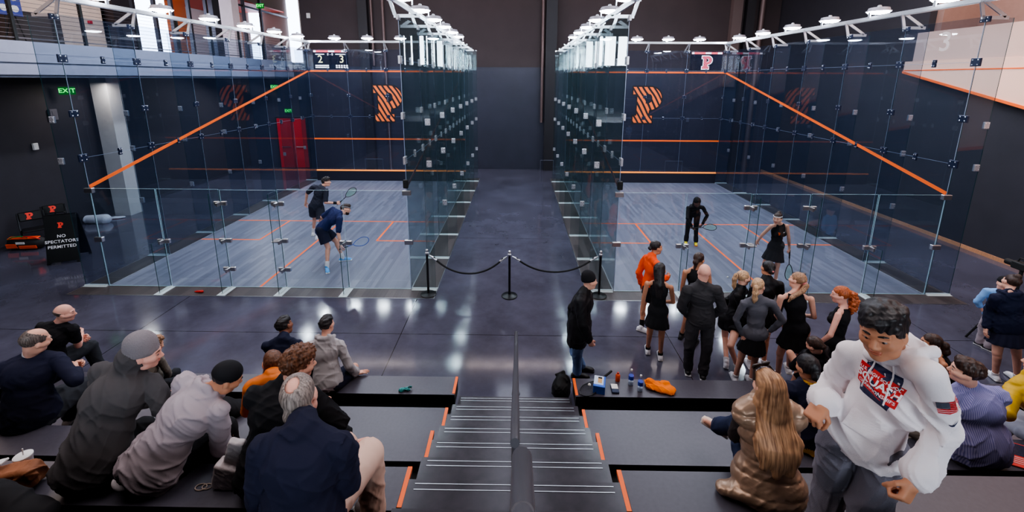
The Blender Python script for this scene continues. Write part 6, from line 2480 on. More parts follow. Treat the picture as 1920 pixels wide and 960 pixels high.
p = Person(pose('bald'), 1.80, face=fwd(14), bulk=1.08, vox=.009)
p.body('bald man standing in a charcoal jacket with hands in his pockets', SK['skin_pink'], None, hands={'l': None, 'r': None})
p.top('jacket', cloth('jacket_charcoal', (54, 51, 54), .7, .1), .026, 1.95, .075, collar=.022, loosen=.018, seed=8, fold=.004, freq=18, vox=.008)
p.trousers('trousers', cloth('trouser_charcoal', (62, 59, 63), .8, .1), .014, .008)
p.shoes(SH_BLACK, SH_SOLE)

p = Person(pose('blondeside'), 1.67, face=fwd(80, -.05), fem=True, vox=.010)
p.body('blonde girl in profile with a high ponytail and black jacket', SK['skin_fair'], H_BLONDE, group=GIRLS)
p.hairs('pony', H_BLONDE)
p.tail(H_BLONDE, [p.hp(0, -.09, .05), p.hp(0, -.135, .055), p.hp(0, -.15, -.02), p.hp(.0, -.14, -.13), p.hp(0, -.13, -.19)], [.022, .028, .034, .028, .010], tie=H_DARK)
p.top('jacket', C_BLACKJ, .02, 1.92, .13, collar=.02, loosen=.012, seed=3)
p.shorts('shorts', C_BLACK, .42)
p.shoes(SH_WHITE, SH_SOLE, SOCK_W, sockh=.07)

p = Person(pose('greyjacket'), 1.67, face=fwd(40, -.05), fem=True, vox=.009)
p.body('blonde girl in a fitted grey jacket and black skirt, back to the camera', SK['skin_fair'], H_BLONDE, hands={'r': dict(curl=1.1)}, group=GIRLS)
p.hairs('pony', H_BLONDE)
p.tail(H_BLONDE, [p.hp(0, -.09, .03), p.hp(0, -.13, .02), p.hp(.0, -.135, -.06), p.hp(-.005, -.12, -.16), p.hp(-.01, -.11, -.22)], [.024, .032, .036, .032, .010], tie=ELASTIC)
p.top('jacket', C_STEELG, .016, 1.9, .05, collar=.008, seed=10, fold=.0035, freq=26)
p.skirt('skirt', C_BLACK, .27, .05, waist=.0)
p.shoes(SH_WHITE, SH_SOLE, SOCK_W, sockh=.06)

p = Person(pose('darkjacket'), 1.70, face=fwd(0), fem=True, vox=.010)
p.body('girl with black hair tied back and a black jacket, second row of the group', SK['skin_tan'], H_BLACK, group=GIRLS)
p.hairs('bun', H_BLACK, vol=1.03, extra=[el(p.hp(0, -.10, .0), p.hA, V(.045, .035, .05))])
p.add('hair_tie', p.sk([el(p.hp(0, -.125, .01), p.hA, V(.02, .015, .016))], .005, .01), ELASTIC)
p.top('jacket', C_BLACKJ, .022, 1.92, .10, collar=.02, loosen=.012, seed=13)
p.shorts('shorts', C_BLACK, .42)
p.shoes(SH_WHITE, SH_SOLE, SOCK_W, sockh=.06)

p = Person(pose('blackdress2'), 1.72, face=fwd(-28), fem=True, vox=.009)
p.body('tall girl in a sleeveless black dress with a light brown ponytail', SK['skin_fair'], H_DBLONDE, hands={'r': dict(curl=.8), 'l': dict(curl=.9)}, group=GIRLS)
p.hairs('pony', H_DBLONDE)
p.tail(H_DBLONDE, [p.hp(.0, -.09, .0), p.hp(.0, -.125, -.02), p.hp(-.04, -.115, -.10), p.N - p.F * .10 - p.R * .06 - p.U * .02, p.N - p.F * .10 - p.R * .10 - p.U * .08], [.026, .032, .034, .026, .010], tie=ELASTIC)
p.tank('tennis_dress', C_BLACK, skirt=.27, flare=.05, seed=6)
p.shoes(SH_WHITE, SH_SOLE, SOCK_W, sockh=.06)

p = Person(pose('redhead'), 1.66, face=fwd(-62, -.1), fem=True, vox=.009)
p.body('red-haired girl with a thick curly ponytail in a black dress', SK['skin_pink'], H_RED, hands={'l': dict(curl=.7)}, group=GIRLS)
p.hairs('pony', H_RED, vol=1.04)
p.tail(H_RED, [p.hp(0, -.09, .03), p.hp(0, -.135, .02), p.hp(0, -.155, -.08), p.hp(0, -.145, -.18), p.hp(0, -.13, -.26)], [.030, .044, .054, .046, .014], curl=.007, tie=H_RED)
p.tank('tennis_dress', C_BLACK, skirt=.25, flare=.05, seed=9)
W, E_ = p.J['wl'], p.J['el']
p.add('wristband', p.sk([rc(lerp(W, E_, .02), lerp(W, E_, .10), .034, .035)], .005, .01), SOCK_B)
p.shoes(SH_WHITE, SH_SOLE, SOCK_B, sockh=.06)

p = Person(pose('seated_girl'), 1.62, face=fwd(-25, -.3), fem=True, vox=.010)
p.body('dark-haired girl in black sitting on the lowest board among the standing players', SK['skin_fair'], H_DARK, group=GIRLS)
p.hairs('bun', H_DARK, extra=[el(p.hp(0, -.105, .01), p.hA, V(.04, .035, .04))])
p.top('jacket', C_BLACKJ, .022, 1.92, .06, collar=.02, seed=31)
p.shorts('shorts', C_BLACK, .42)
p.shoes(SH_WHITE, SH_SOLE, SOCK_W, sockh=.06)

p = Person(pose('navy_bun'), 1.68, face=fwd(-5, -.2), fem=True, vox=.009, hunch=.05, bulk=1.2)
p.body('person with a low dark bun and a black jacket with yellow trim, seated', SK['skin_tan'], H_BLACK, group=FANS)
p.hairs('bun', H_BLACK, vol=1.04, extra=[el(p.hp(0, -.105, -.035), p.hA, V(.05, .035, .045))])
p.top('jacket', C_NAVYDK, .026, 1.92, .07, loosen=.02, seed=14, fold=.005, freq=17,
      rib=cloth('trim_yellow', (206, 150, 40), .8, .1), collar=.012)
p.trousers('trousers', C_BLACK)
p.shoes(SH_WHITE, SH_SOLE)

p = Person(pose('gold'), 1.70, face=fwd(-8, -.15), fem=True, vox=.008, bulk=1.14)
p.J['ul'] = V(-.55, -.25, .8)
p.J['tl'] = V(-.7, .25, .55)
p.body('woman with very long blonde hair in a shiny gold puffer vest', SK['skin_fair'], H_BLONDE, group=FANS)
b = p.hp
p.hairs('long', hair_mat('hair_long_blonde', (150, 104, 76), (214, 166, 126), (75, 9, 5)), vol=1.04, vox=.006, groove=.0026, extra=[
    rc(b(0, -.05, .02), p.N - p.F * .115 - p.U * .02, .090, .112, flat=(p.F, .75)),
    rc(p.N - p.F * .115 - p.U * .02, p.N - p.F * .18 - p.U * .24, .112, .142, flat=(p.F, .42)),
    rc(p.N - p.F * .175 - p.U * .20 + p.R * .07, p.N - p.F * .20 - p.U * .37 + p.R * .06, .085, .030, flat=(p.F, .5)),
    rc(p.N - p.F * .175 - p.U * .20 - p.R * .02, p.N - p.F * .20 - p.U * .39 - p.R * .02, .085, .030, flat=(p.F, .5)),
    rc(p.N - p.F * .175 - p.U * .20 - p.R * .08, p.N - p.F * .20 - p.U * .35 - p.R * .10, .075, .025, flat=(p.F, .5)),
    rc(b(.06, 0, -.02), p.N + p.R * .11 - p.F * .03 - p.U * .12, .03, .035), rc(b(-.06, 0, -.02), p.N - p.R * .11 - p.F * .03 - p.U * .12, .03, .035)])
mb = MB()
mb.tube([Vector(b(-.088, .02, .055) - p.org), Vector(b(-.06, .045, .115) - p.org), Vector(b(0, .05, .136) - p.org), Vector(b(.06, .045, .115) - p.org), Vector(b(.088, .02, .055) - p.org)], .008, 8)
for s_ in (-1, 1):
    c = b(s_ * .036, .052, .135) - p.org
    mb.obox(c, .030, .008, .020, basis(p.hR, nrm(p.hF + p.hU * .6)), 0, .006)
o = mb.build('sunglasses', mat('tortoise', (46, 34, 32), .3), None)
o.parent = p.root
p.top('sweater', cloth('knit_umber', (54, 46, 46), .9, .2, .5, 90), .014, 1.92, .05, seed=4)
low = p.P - p.U * .02
p.top('puffer_vest', C_GOLD, .058, 0, .10, collar=.03, baf=.10, puff=.017, fold=.0022, freq=60, seed=22, vox=.008,
      extra=[rc(low + p.U * .06, low - p.U * .10, .15, .215, flat=(p.F, .85)),
             rc(low - p.F * .05 - p.R * .05, low - p.R * .28 - p.F * .02 - p.U * .03, .14, .055, flat=(p.U, .7))])
p.trousers('jeans', C_DENIMDK)
p.shoes(SH_CREAM, SH_SOLE, SOCK_W)

# the young man walking past in the white hoodie
p = Person(pose('hero'), 1.86, face=fwd(236, -.18), bulk=.88, vox=.008, hunch=.01)
p.body('young man with black hair in a white hoodie with a red and navy chest print', SK['skin_olive'], H_BLACK, hvox=.003,
       hands={'r': dict(d=V(-.72, -.40, -.55), curl=1.45, thumb=.9, n=nrm(V(.35, .2, -.7))), 'l': dict(curl=1.2, thumb=.9)})
p.hairs('short', H_BLACK, vol=1.06, vox=.005, line=(.075, -.02), extra=[el(p.hp(0, .045, .092), p.hA, V(.070, .058, .038), k=.03), el(p.hp(0, -.02, .10), p.hA, V(.085, .10, .045), k=.03)])
p.top('hoodie', C_WHITE, .030, 1.93, .07, rib=C_WHITERIB, hood='down', loosen=.006, seed=25, fold=.0055, freq=13, vox=.007)
hood = p.root.children[-1]
p.trousers('sweatpants', C_SWEATP, .014, .028, fold=.006, freq=14, vox=.008, seed=11)
p.shoes(SH_WHITE, SH_SOLE)
# kangaroo pocket, draw strings and prints pressed onto the hoodie
RED = mat('print_red', (206, 40, 38), .6)
NVY = mat('print_navy', (32, 36, 72), .6)
WHT = mat('print_white', (240, 234, 236), .6)
n = p.F
X, Y = -p.R, p.U     # reading direction as seen from the front
sl = -.10
c0 = p.bez(.72) + n * .1
ps = .80
items = [(flat_poly('print_base', [(a * ps, b_ * ps * 1.15) for a, b_ in [(-.085, -.105), (.095, -.105), (.115, .0), (.095, .1), (-.085, .1), (-.1, 0)]], NVY, 5), .000),
         (flat_poly('print_panel', [(a * ps, b_ * ps * 1.15) for a, b_ in [(-.115, -.060), (.125, -.070), (.13, .05), (-.12, .072)]], RED, 5), .0015),
         (flat_text('print_text', 'U.S. HIGH SCHOOL', .027 * ps, WHT, 0, .042 * ps, .0004, sl * .35), .003),
         (flat_text('print_text', 'SQUASH', .066 * ps, WHT, .003, .0, .0018, sl * .35), .003),
         (flat_text('print_text', 'CHAMPIONSHIPS', .029 * ps, WHT, .005, -.048 * ps, .0004, sl * .35), .003)]
drape(hood, items, c0, X, Y, n)
pk = [(-.06, -.03), (.09, -.03), (.12, -.12), (.12, -.15), (-.06, -.15)]
pm_ = flat_poly('kangaroo_pocket', pk, C_WHITE, 6)
drape(hood, [(pm_, .004)], p.bez(.36) + n * .1 + Y * .06, X, Y, n, .006, .06)
# flag and tick on the left sleeve
j = p.J
up = nrm(j['sl'] - j['el'])
out = nrm(nrm(C_ := V(.0968, -8.283, 4.3219) - lerp(j['sl'], j['el'], .5)) * .6 + nrm(j['sl'] - j['sr']))
out = nrm(out - up * (out @ up))
xs = np.cross(up, out)
fl = []
for k in range(7):
    z = .03 - .0095 * k
    fl.append((flat_poly('flag_stripe', [(-.045, z), (.045, z), (.045, z - .0055), (-.045, z - .0055)], RED, 2), .001))
fl.append((flat_poly('flag_canton', [(-.045, .032), (-.006, .032), (-.006, -.003), (-.045, -.003)], mat('print_grey', (70, 72, 84), .6), 2), .002))
drape(hood, fl, lerp(j['sl'], j['el'], .42), xs, up, out)
drape(hood, [(flat_poly('tick_mark', [(a * .05, b_ * .06) for a, b_ in SWOOSH], NVY, 1), .001)], lerp(j['sl'], j['el'], .74), xs, up, out)
for s_ in (-1, 1):
    st = p.N + n * .12 + X * s_ * .035 - Y * .02
    bvh = BVHTree.FromPolygons([v.co[:] for v in hood.data.vertices], [q.vertices[:] for q in hood.data.polygons])
    pts = []
    for i in range(7):
        q = st - Y * (.035 * i) + X * s_ * .004 * i
        hit = bvh.ray_cast(Vector(q + n * .3 - p.org), Vector(-n), 1)
        if hit[0] is not None:
            pts.append(hit[0] + Vector(n) * .006)
    if len(pts) > 2:
        mb = MB()
        mb.tube(pts, .0042, 6)
        o = mb.build('draw_string', WHT, None, True)
        o.parent = hood

# --- far right seats -------------------------------------------------------------
p = Person(pose('tankpony'), 1.66, face=fwd(-62, -.05), fem=True, vox=.010)
p.body('girl with a dark brown ponytail in a black tank top, seated low', SK['skin_tan'], H_DARK, group=FANS)
p.hairs('pony', H_DARK, vol=1.03)
p.tail(H_DARK, [p.hp(0, -.09, .02), p.hp(0, -.135, 0), p.hp(0, -.155, -.09), p.hp(0, -.15, -.17)], [.03, .042, .045, .014], tie=H_BLACK)
p.tank('tank_top', C_BLACK, .06)
p.shorts('shorts', C_BLACK)
p.shoes(SH_WHITE, SH_SOLE, SOCK_W)

p = Person(pose('striped'), 1.76, face=fwd(-52, .02), bulk=1.42, hunch=.05, vox=.009)
p.body('broad man with dark hair in a blue striped shirt and khaki trousers', SK['skin_fair'], H_DARK, group=FANS)
p.hairs('short', H_DARK, vol=1.03)
sm, nt, bb = _new('striped_shirting')
tc = nt.nodes.new('ShaderNodeTexCoord')
wv = nt.nodes.new('ShaderNodeTexWave')
wv.bands_direction = 'X'
wv.inputs['Scale'].default_value = 26
wv.inputs['Distortion'].default_value = .4
rr = nt.nodes.new('ShaderNodeValToRGB')
rr.color_ramp.elements[0].color, rr.color_ramp.elements[1].color = srgb(104, 100, 158), srgb(164, 158, 196)
nt.links.new(tc.outputs['Object'], wv.inputs['Vector'])
nt.links.new(wv.outputs['Fac'], rr.inputs[0])
nt.links.new(rr.outputs[0], bb.inputs['Base Color'])
bb.inputs['Roughness'].default_value = .8
p.top('shirt', sm, .018, 1.9, .045, collar=.012, loosen=.045, seed=16, fold=.005, freq=16, vox=.008)
p.trousers('trousers', C_KHAKI, waist=.13)
bl = p.P + p.U * .045
p.add('belt', p.sk([rc(bl - p.U * .015, bl + p.U * .015, .168 * 1.2, .166 * 1.2, flat=(p.F, .80))], .008, .01), SH_BLACK)
p.shoes(SH_BLACK, SH_BSOLE)

p = Person(pose('yellow'), 1.68, face=fwd(-30), fem=True, vox=.010)
p.body('person in a mustard yellow puffer jacket and pale jeans at the right edge', SK['skin_fair'], H_DARK, group=FANS)
p.hairs('long', H_DARK)
p.top('puffer_jacket', C_YELLOW, .042, 1.92, .06, collar=.02, puff=.016, fold=.002, seed=5)
p.trousers('jeans', cloth('denim_pale', (170, 172, 188), .85, .1))
p.shoes(SH_WHITE, SH_SOLE)

p = Person(pose('mom'), 1.70, face=fwd(15), fem=True, bulk=1.18, vox=.010)
p.body('woman with a high bun in a navy hoodie and navy skirt, standing far right', SK['skin_fair'], H_DARK)
p.hairs('bun', H_DARK, extra=[el(p.hp(0, -.05, .12), p.hA, V(.042, .042, .036))])
p.top('hoodie', C_NAVY, .026, 1.92, .04, hood='down', loosen=.02, seed=17, fold=.004)
p.skirt('skirt', C_NAVYDK, .24, .07, pleat=.009)
p.shoes(SH_WHITE, SH_SOLE, SOCK_W, sockh=.05)

p = Person(pose('kid'), 1.33, face=fwd(205), vox=.010)
p.body('child in a pale blue shirt and dark cap peeping round the woman in navy', SK['skin_fair'], H_DARK)
p.cap(C_BLACK, brim=True)
p.top('shirt', C_BLUE, .016, 1.4, .06, loosen=.01, seed=2)
p.trousers('trousers', C_GREY, .014, .01)
p.shoes(SH_BLACK, SH_SOLE)

# --- players on court ------------------------------------------------------------
def racket(g0, d, n, frame, label, strings=(150, 214, 178), L=.68, grip=(22, 22, 24)):
    """squash racket: g0 butt end, d along the shaft, n face normal"""
    t = thing('squash_racket', label, 'racket', g0)
    d, n = nrm(d), nrm(np.asarray(n, float))
    n = nrm(n - d * (n @ d))
    w = np.cross(n, d)
    mb = MB()
    mb.tube([Vector(d * a) for a in (0, .01, .19, .20)], [.013, .015, .0145, .011], 10)
    part(mb, 'grip', mat('grip_%d%d' % (grip[0], grip[2]), grip, .8), t, True)
    mb = MB()
    c = d * (L - .155)
    a_, b_ = .155, .098

    def oval(th):
        v = math.cos(th)
        yy = math.sin(th)
        sh = 1 - .28 * max(0, -v)      # teardrop throat
        return c + d * v * a_ * (1.25 if v < 0 else 1) + w * yy * b_ * sh
    ring = [Vector(oval(2 * math.pi * k / 40)) for k in range(40)]
    mb.tube(ring, .0078, 8, closed=True)
    thr = oval(math.pi)
    mb.tube([Vector(d * .19), Vector(thr + d * .0)], .009, 8)
    part(mb, 'frame', mat('racket_%d_%d' % (frame[0], frame[2]), frame, .35), t, True)
    mb = MB()
    for k in range(-6, 7):
        x = k * .0145
        q = 1 - (x / b_) ** 2
        if q > .02:
            h = math.sqrt(q) * a_
            mb.tube([Vector(c + w * x - d * h * 1.12), Vector(c + w * x + d * h * .98)], .0013, 4)
    for k in range(-9, 10):
        x = k * .0165
        q = 1 - (x / (a_ * (1.2 if x < 0 else 1))) ** 2
        if q > .02:
            h = math.sqrt(q) * b_ * (1 - .2 * max(0, -x / a_))
            mb.tube([Vector(c + d * x - w * h), Vector(c + d * x + w * h)], .0013, 4)
    part(mb, 'strings', mat('string_%d' % strings[0], strings, .5), t)
    return t


def grip_hand(p, side, d, n):
    """where a racket butt goes so the closed fingers wrap the grip"""
    W = p.J['w' + side]
    hd_ = nrm(W - p.J['e' + side])
    return W + hd_ * .085 + nrm(n) * .026 - nrm(d) * .055


p = Person(pose('far_player'), 1.80, face=fwd(82), vox=.011, hunch=.03)
p.body('squash player with curly dark hair in a dark grey shirt on the left court', SK['skin_fair'], H_BLACK, hands={'r': dict(curl=1.1, n=V(.2, .5, -.2)), 'l': dict(curl=.5)})
p.hairs('curly', H_BLACK, vol=1.04)
p.top('t_shirt', C_TEEDK, .018, .8, .08, loosen=.018, seed=5, fold=.005)
p.shorts('shorts', C_TEEDK, .72, .018, .03)
mb = MB()
mb.tube([Vector(p.hp(.079 * math.cos(a), -.005 + .098 * math.sin(a), .03) - p.org) for a in np.linspace(-.3, math.pi + .3, 14)], .009, 8)
o = mb.build('headband', SOCK_B, None, True)
o.parent = p.root
W, E_ = p.J['wr'], p.J['er']
p.add('wristband', p.sk([rc(lerp(W, E_, .05), lerp(W, E_, .22), .037, .039)], .006, .01), SOCK_B)
p.shoes(SH_WHITE, SH_SOLE, SOCK_W)
g0 = p.J['wr'] + nrm(p.J['wr'] - p.J['er']) * .07 - V(.06, 0, .05)
racket(g0, V(.62, .15, .55), V(-.4, 1, .1), (34, 32, 38), 'dark squash racket with green strings raised by the far left player', (90, 190, 140))

p = Person(pose('near_player'), 1.84, face=fwd(80, -.15), vox=.010, hunch=.06)
p.J['tl'] = V(.9, .25, 0)
p.J['tr'] = V(.45, -.85, 0)
p.body('squash player crouching in a blue shirt with a headband on the left court', SK['skin_fair'], H_DARK, hands={'r': dict(curl=1.1, n=V(.6, .5, 0)), 'l': dict(curl=.6)})
p.hairs('short', H_DARK, vol=1.02)
def _beard(F):
    F.plane(p.hp(0, 0, -.060), p.hU)
    F.plane(p.hp(0, -.012, 0), -p.hF)
p.add('beard', p.sk([el(p.hp(0, .028, -.03), p.hA, V(.0625, .0685, .0905)), rc(p.hp(-.034, .02, -.075), p.hp(.034, .02, -.075), .0345), el(p.hp(0, .062, -.094), p.hA, V(.031, .029, .025))], .005, .03, _beard), H_DARK)
mb = MB()
mb.tube([Vector(p.hp(.082 * math.cos(a), -.006 + .100 * math.sin(a), .042) - p.org) for a in np.linspace(0, 2 * math.pi, 25)[:-1]], .014, 8, closed=True)
o = mb.build('headband', mat('headband_grey', (120, 118, 124), .8), None, True)
o.parent = p.root
p.top('t_shirt', C_TEE, .018, .82, .08, loosen=.016, seed=7, fold=.005)
p.shorts('shorts', C_NAVY, .72, .018, .03)
p.shoes(SH_BLUE, SH_SOLE, SOCK_W)
g0 = p.J['wr'] + nrm(p.J['wr'] - p.J['er']) * .08 - V(.06, 0, .01)
racket(g0, V(.9, .2, .28), V(.1, -.7, .55), (60, 90, 170), 'blue squash racket held low by the crouching player', (150, 170, 200))

p = Person(pose('bend_player'), 1.66, face=fwd(178, -.45), fem=True, vox=.011, hunch=.06)
p.body('squash player in a black headscarf and black kit bending over, right court', SK['skin_deep'], H_BLACK, hands={'r': dict(curl=1.0), 'l': dict(curl=.9)})
A_, h_ = p.hA, p.hs
p.add('headscarf', p.sk([el(p.hp(0, -.018, .03), A_, V(.088, .105, .10)), rc(p.hp(0, -.03, -.06), p.N, .082, .085)], .007, .03,
                        lambda F: F.put([el(p.hp(0, .10, -.02), A_, V(.052, .06, .068), cut=True)], .01)), C_BLACK)
p.top('sports_shirt', C_BLACK, .016, 1.93, .08, seed=4)
W2 = cloth('cloth_blue_panel', (32, 48, 110), .75, .1)
p.trousers('leggings', C_BLACK, .012, .0, 1.93, fold=.0006)
p.shoes(SH_YEL, mat('sole_orange', (240, 120, 50), .6), SOCK_W, sockh=.05)
g0 = p.J['wr'] + V(-.05, -.06, -.02)
racket(g0, V(-.98, -.1, -.02) * -1, V(0, -.55, .8), (36, 40, 44), 'squash racket with pale green strings held across by the bending player', (110, 170, 160))

p = Person(pose('dress_player'), 1.70, face=fwd(228, -.08), fem=True, vox=.010)
p.body('squash player in a black tennis dress looking back, top knot, right court', SK['skin_fair'], H_DARK, hands={'l': dict(curl=1.1), 'r': dict(curl=.3)})
p.hairs('bun', H_DARK, extra=[el(p.hp(0, -.04, .125), p.hA, V(.036, .036, .034))])
mb = MB()
mb.tube([Vector(p.hp(.082 * math.cos(a), -.006 + .10 * math.sin(a), .06) - p.org) for a in np.linspace(.0, math.pi, 12)], .008, 8)
o = mb.build('headband', SOCK_W, None, True)
o.parent = p.root
p.tank('tennis_dress', C_BLACK, skirt=.30, flare=.07, seed=11)
dress = p.root.children[-1]
n = p.F
o1 = p_mark('letter_print', .05, M_ORANGE, None, Matrix.Identity(3), (0, 0, 0), 0, 0)
o2 = flat_poly('tick_mark', [(a * .04, b_ * .05) for a, b_ in SWOOSH], WHT, 1)
for o in (o1, o2):
    o.matrix_basis = Matrix.Identity(4)
drape(dress, [(o1, .001)], p.bez(.68) + n * .1 + p.R * .06, -p.R, p.U, n)
drape(dress, [(o2, .001)], p.bez(.70) + n * .1 - p.R * .06, -p.R, p.U, n)
p.shoes(SH_WHITE, SH_SOLE, SOCK_W, sockh=.06)
g0 = p.J['wl'] + V(.0, -.02, -.02)
racket(g0, V(.05, -.08, -1), V(.25, -1, .08), (30, 30, 34), 'squash racket hanging head down in the hand of the dress player', (120, 190, 165))
# the grey jacket girl holds a racket whose pale grip shows below her sleeve
g = pose('greyjacket')['wr']
racket(V(*g) + V(.0, .0, -.06), V(.05, .80, -.55), V(.2, .3, 1), (40, 40, 44), 'squash racket with a white grip held by the girl in the grey jacket', (200, 200, 205), grip=(224, 206, 204))
# ------------------------------------------------------------------ soft and small things
SACK = mat('sack_white', (212, 212, 224), .6, bump=.4, bscale=30)
floorcut = lambda z: (lambda F: F.plane(V(0, 0, z + .002), V(0, 0, -1)))
soft('laundry_sack', 'white rolled sack lying on the floor behind the sign', 'sack',
     [rc(V(-12.78, 3.92, .13), V(-12.35, 3.98, .12), .12, .15), el(V(-12.82, 3.9, .13), I3, V(.05, .12, .12))], SACK, mod=floorcut(0))
soft('paper_heap', 'small flat white cloth on the floor at the foot of the pale column', 'cloth',
     [el(V(-12.42, 4.38, .03), np.array([[.9, .4, 0], [-.4, .9, 0], [0, 0, 1]]), V(.24, .09, .04))], SACK, mod=floorcut(0))
soft('red_cloth', 'small crumpled red cloth on the surround before the left court', 'cloth',
     [el(V(-6.42, -.24, .02), I3, V(.10, .03, .025)), el(V(-6.36, -.25, .03), I3, V(.05, .03, .03))], mat('rag_red', (206, 50, 44), .8), .008, 40, 3, .005, mod=floorcut(.004))
soft('backpack', 'black backpack on the floor beside the lowest right board', 'bag',
     [el(V(.74, -3.04, .16), np.array([[.8, .6, 0], [-.6, .8, 0], [0, 0, 1]]), V(.14, .11, .17)), el(V(.72, -3.10, .14), I3, V(.13, .14, .14)),
      rc(V(.66, -2.98, .28), V(.76, -3.0, .34), .018), rc(V(.76, -3.0, .34), V(.80, -3.1, .28), .018)],
     cloth('nylon_black', (22, 22, 25), .6, .05), .006, 20, 5, mod=floorcut(0))
soft('orange_towel', 'crumpled bright orange towel on the lowest right board', 'towel',
     [el(V(1.93, -3.40, .45), np.array([[.95, -.2, 0], [.2, .95, 0], [0, 0, 1]]), V(.15, .10, .045)), el(V(2.05, -3.46, .45), I3, V(.10, .08, .045)),
      el(V(1.84, -3.34, .47), I3, V(.06, .05, .04)), el(V(2.02, -3.38, .49), I3, V(.07, .04, .03))],
     cloth('towel_orange', (255, 128, 36), .85, .2), .010, 30, 8, .006, mod=floorcut(.42))
racket(V(1.40, -3.10, .437), V(-.71, -.69, .0), V(0, 0, 1), (26, 26, 30), 'black squash racket lying on the end of the lowest right board', (60, 60, 64), L=.66)
# tissue box
t = thing('ball_box', 'blue and white cardboard box on the lowest right board', 'box', (1.175, -3.42, .42), math.radians(-14))
mb = MB()
mb.obox((0, 0, .055), .072, .105, .055, None, 0, .006)
part(mb, 'carton', mat('carton_white', (206, 218, 240), .5), t)
mb = MB()
mb.obox((0, -.085, .055), .0735, .022, .0558, None, 0, .004)
mb.obox((.06, 0, .056), .0135, .105, .0552, None, 0, .004)
part(mb, 'blue_print', mat('carton_blue', (60, 104, 200), .5), t)
mb = MB()
mb.obox((.005, .02, .1115), .026, .055, .0015, None, 0, .001)
part(mb, 'tan_label', mat('carton_tan', (206, 160, 104), .6), t)
mb = MB()
mb.obox((.005, .06, .113), .024, .015, .0015, None, 0, .001)
part(mb, 'black_label', M_BLACK, t)
mb = MB()
mb.lathe([(.002, -.02), (.014, -.014), (.02, 0), (.014, .014), (.002, .02)], (0, 0, 0), 14)
o = tag(mb.build('squash_ball', mat('ball_white', (228, 226, 216), .5), None, True), 'white squash ball on the racket strings beside the carton', 'ball')
o.location = (1.05, -3.40, .458)
o = o.copy()
COL.objects.link(o)
o.location = (4.8, .67, .0285)
o['label'] = 'white squash ball on the right court floor near the back glass'
t = thing('card_wallet', 'white topped navy wallet lying on the lowest right board', 'wallet', (1.37, -3.43, .42), math.radians(-3))
mb = MB()
mb.obox((0, -.01, .012), .045, .075, .012, None, 0, .005)
part(mb, 'wallet', mat('wallet_navy', (40, 50, 80), .6), t)
mb = MB()
mb.obox((0, .02, .026), .042, .045, .003, None, 0, .002)
part(mb, 'card', M_WHITE, t)
t = thing('spray_can', 'small orange tin standing at the far edge of the lowest right board', 'can', (1.445, -3.27, .42))
mb = MB()
mb.lathe([(.028, 0), (.030, .005), (.030, .085), (.022, .10), (.012, .105)], n=16)
part(mb, 'can', mat('tin_red_orange', (236, 96, 50), .4), t, True)
mb = MB()
mb.lathe([(.013, .104), (.014, .125), (.004, .13)], n=12)
part(mb, 'cap', mat('tin_cap', (196, 60, 40), .4), t, True)
PET = glass('bottle_plastic', (.93, .95, .98), .9, .06, (200, 215, 235), .05)
def bottle(loc, label):
    t = thing('water_bottle', label, 'bottle', loc, 0, 'water bottles on the lowest right board')
    mb = MB()
    mb.lathe([(.028, 0), (.033, .006), (.033, .06), (.030, .065), (.033, .07), (.033, .15), (.026, .175), (.013, .195), (.0125, .205)], n=20)
    part(mb, 'bottle', PET, t, True)
    mb = MB()
    mb.lathe([(.014, .204), (.0145, .225), (.012, .229), (.002, .229)], n=16)
    part(mb, 'cap', M_WHITE, t, True)
    mb = MB()
    mb.lathe([(.0338, .085), (.0338, .138)], n=20)
    part(mb, 'wrapper', mat('wrapper_blue', (52, 72, 190), .45), t, True)
    mb = MB()
    mb.lathe([(.0305, .003), (.031, .05), (.0305, .052)], n=20)
    part(mb, 'water', mat('water_pale', (186, 200, 220), .2), t, True)
    return t
b0 = bottle((1.60, -3.34, .42), 'farther of two clear water bottles with blue wrappers')
dup(b0, (1.69, -3.45, .42), math.radians(40), 'nearer of two clear water bottles with blue wrappers')

soft('keys', 'small turquoise and black key bundle on the lowest left board', 'keys',
     [el(V(-1.36, -3.52, .44), I3, V(.035, .03, .03)), el(V(-1.29, -3.51, .445), I3, V(.045, .02, .022)), el(V(-1.25, -3.48, .45), I3, V(.02, .015, .02))],
     mat('key_teal', (60, 150, 150), .5), .008, 70, 2, .004, mod=floorcut(.42))
PLB = mat('bag_plastic_white', (214, 200, 200), .35, bump=.5, bscale=24, spec=.6)
soft('plastic_bag', 'crumpled white plastic bag standing on the fourth left board', 'bag',
     [bx(V(-1.95, -5.76, 1.56), np.array([[.97, 0, -.25], [0, 1, 0], [.25, 0, .97]]), V(.085, .055, .10), .02), bx(V(-1.885, -5.745, 1.74), np.array([[.95, .1, -.3], [-.1, 1, 0], [.3, 0, .95]]), V(.055, .03, .09), .015)],
     PLB, .003, 60, 12, .006, mod=floorcut(1.47))
mb = MB()
for cx, cy, r in ((-2.135, -5.79, .026), (-2.095, -5.785, .022)):
    mb.tube([(cx + r * 1.5 * math.cos(a), cy + r * math.sin(a), 1.475) for a in np.linspace(0, 2 * math.pi, 17)[:-1]], .0035, 6, closed=True)
tag(mb.build('wire_rings', mat('ring_tan', (190, 166, 150), .5), None, True), 'two small pale rings lying on the fourth left board', 'rings')
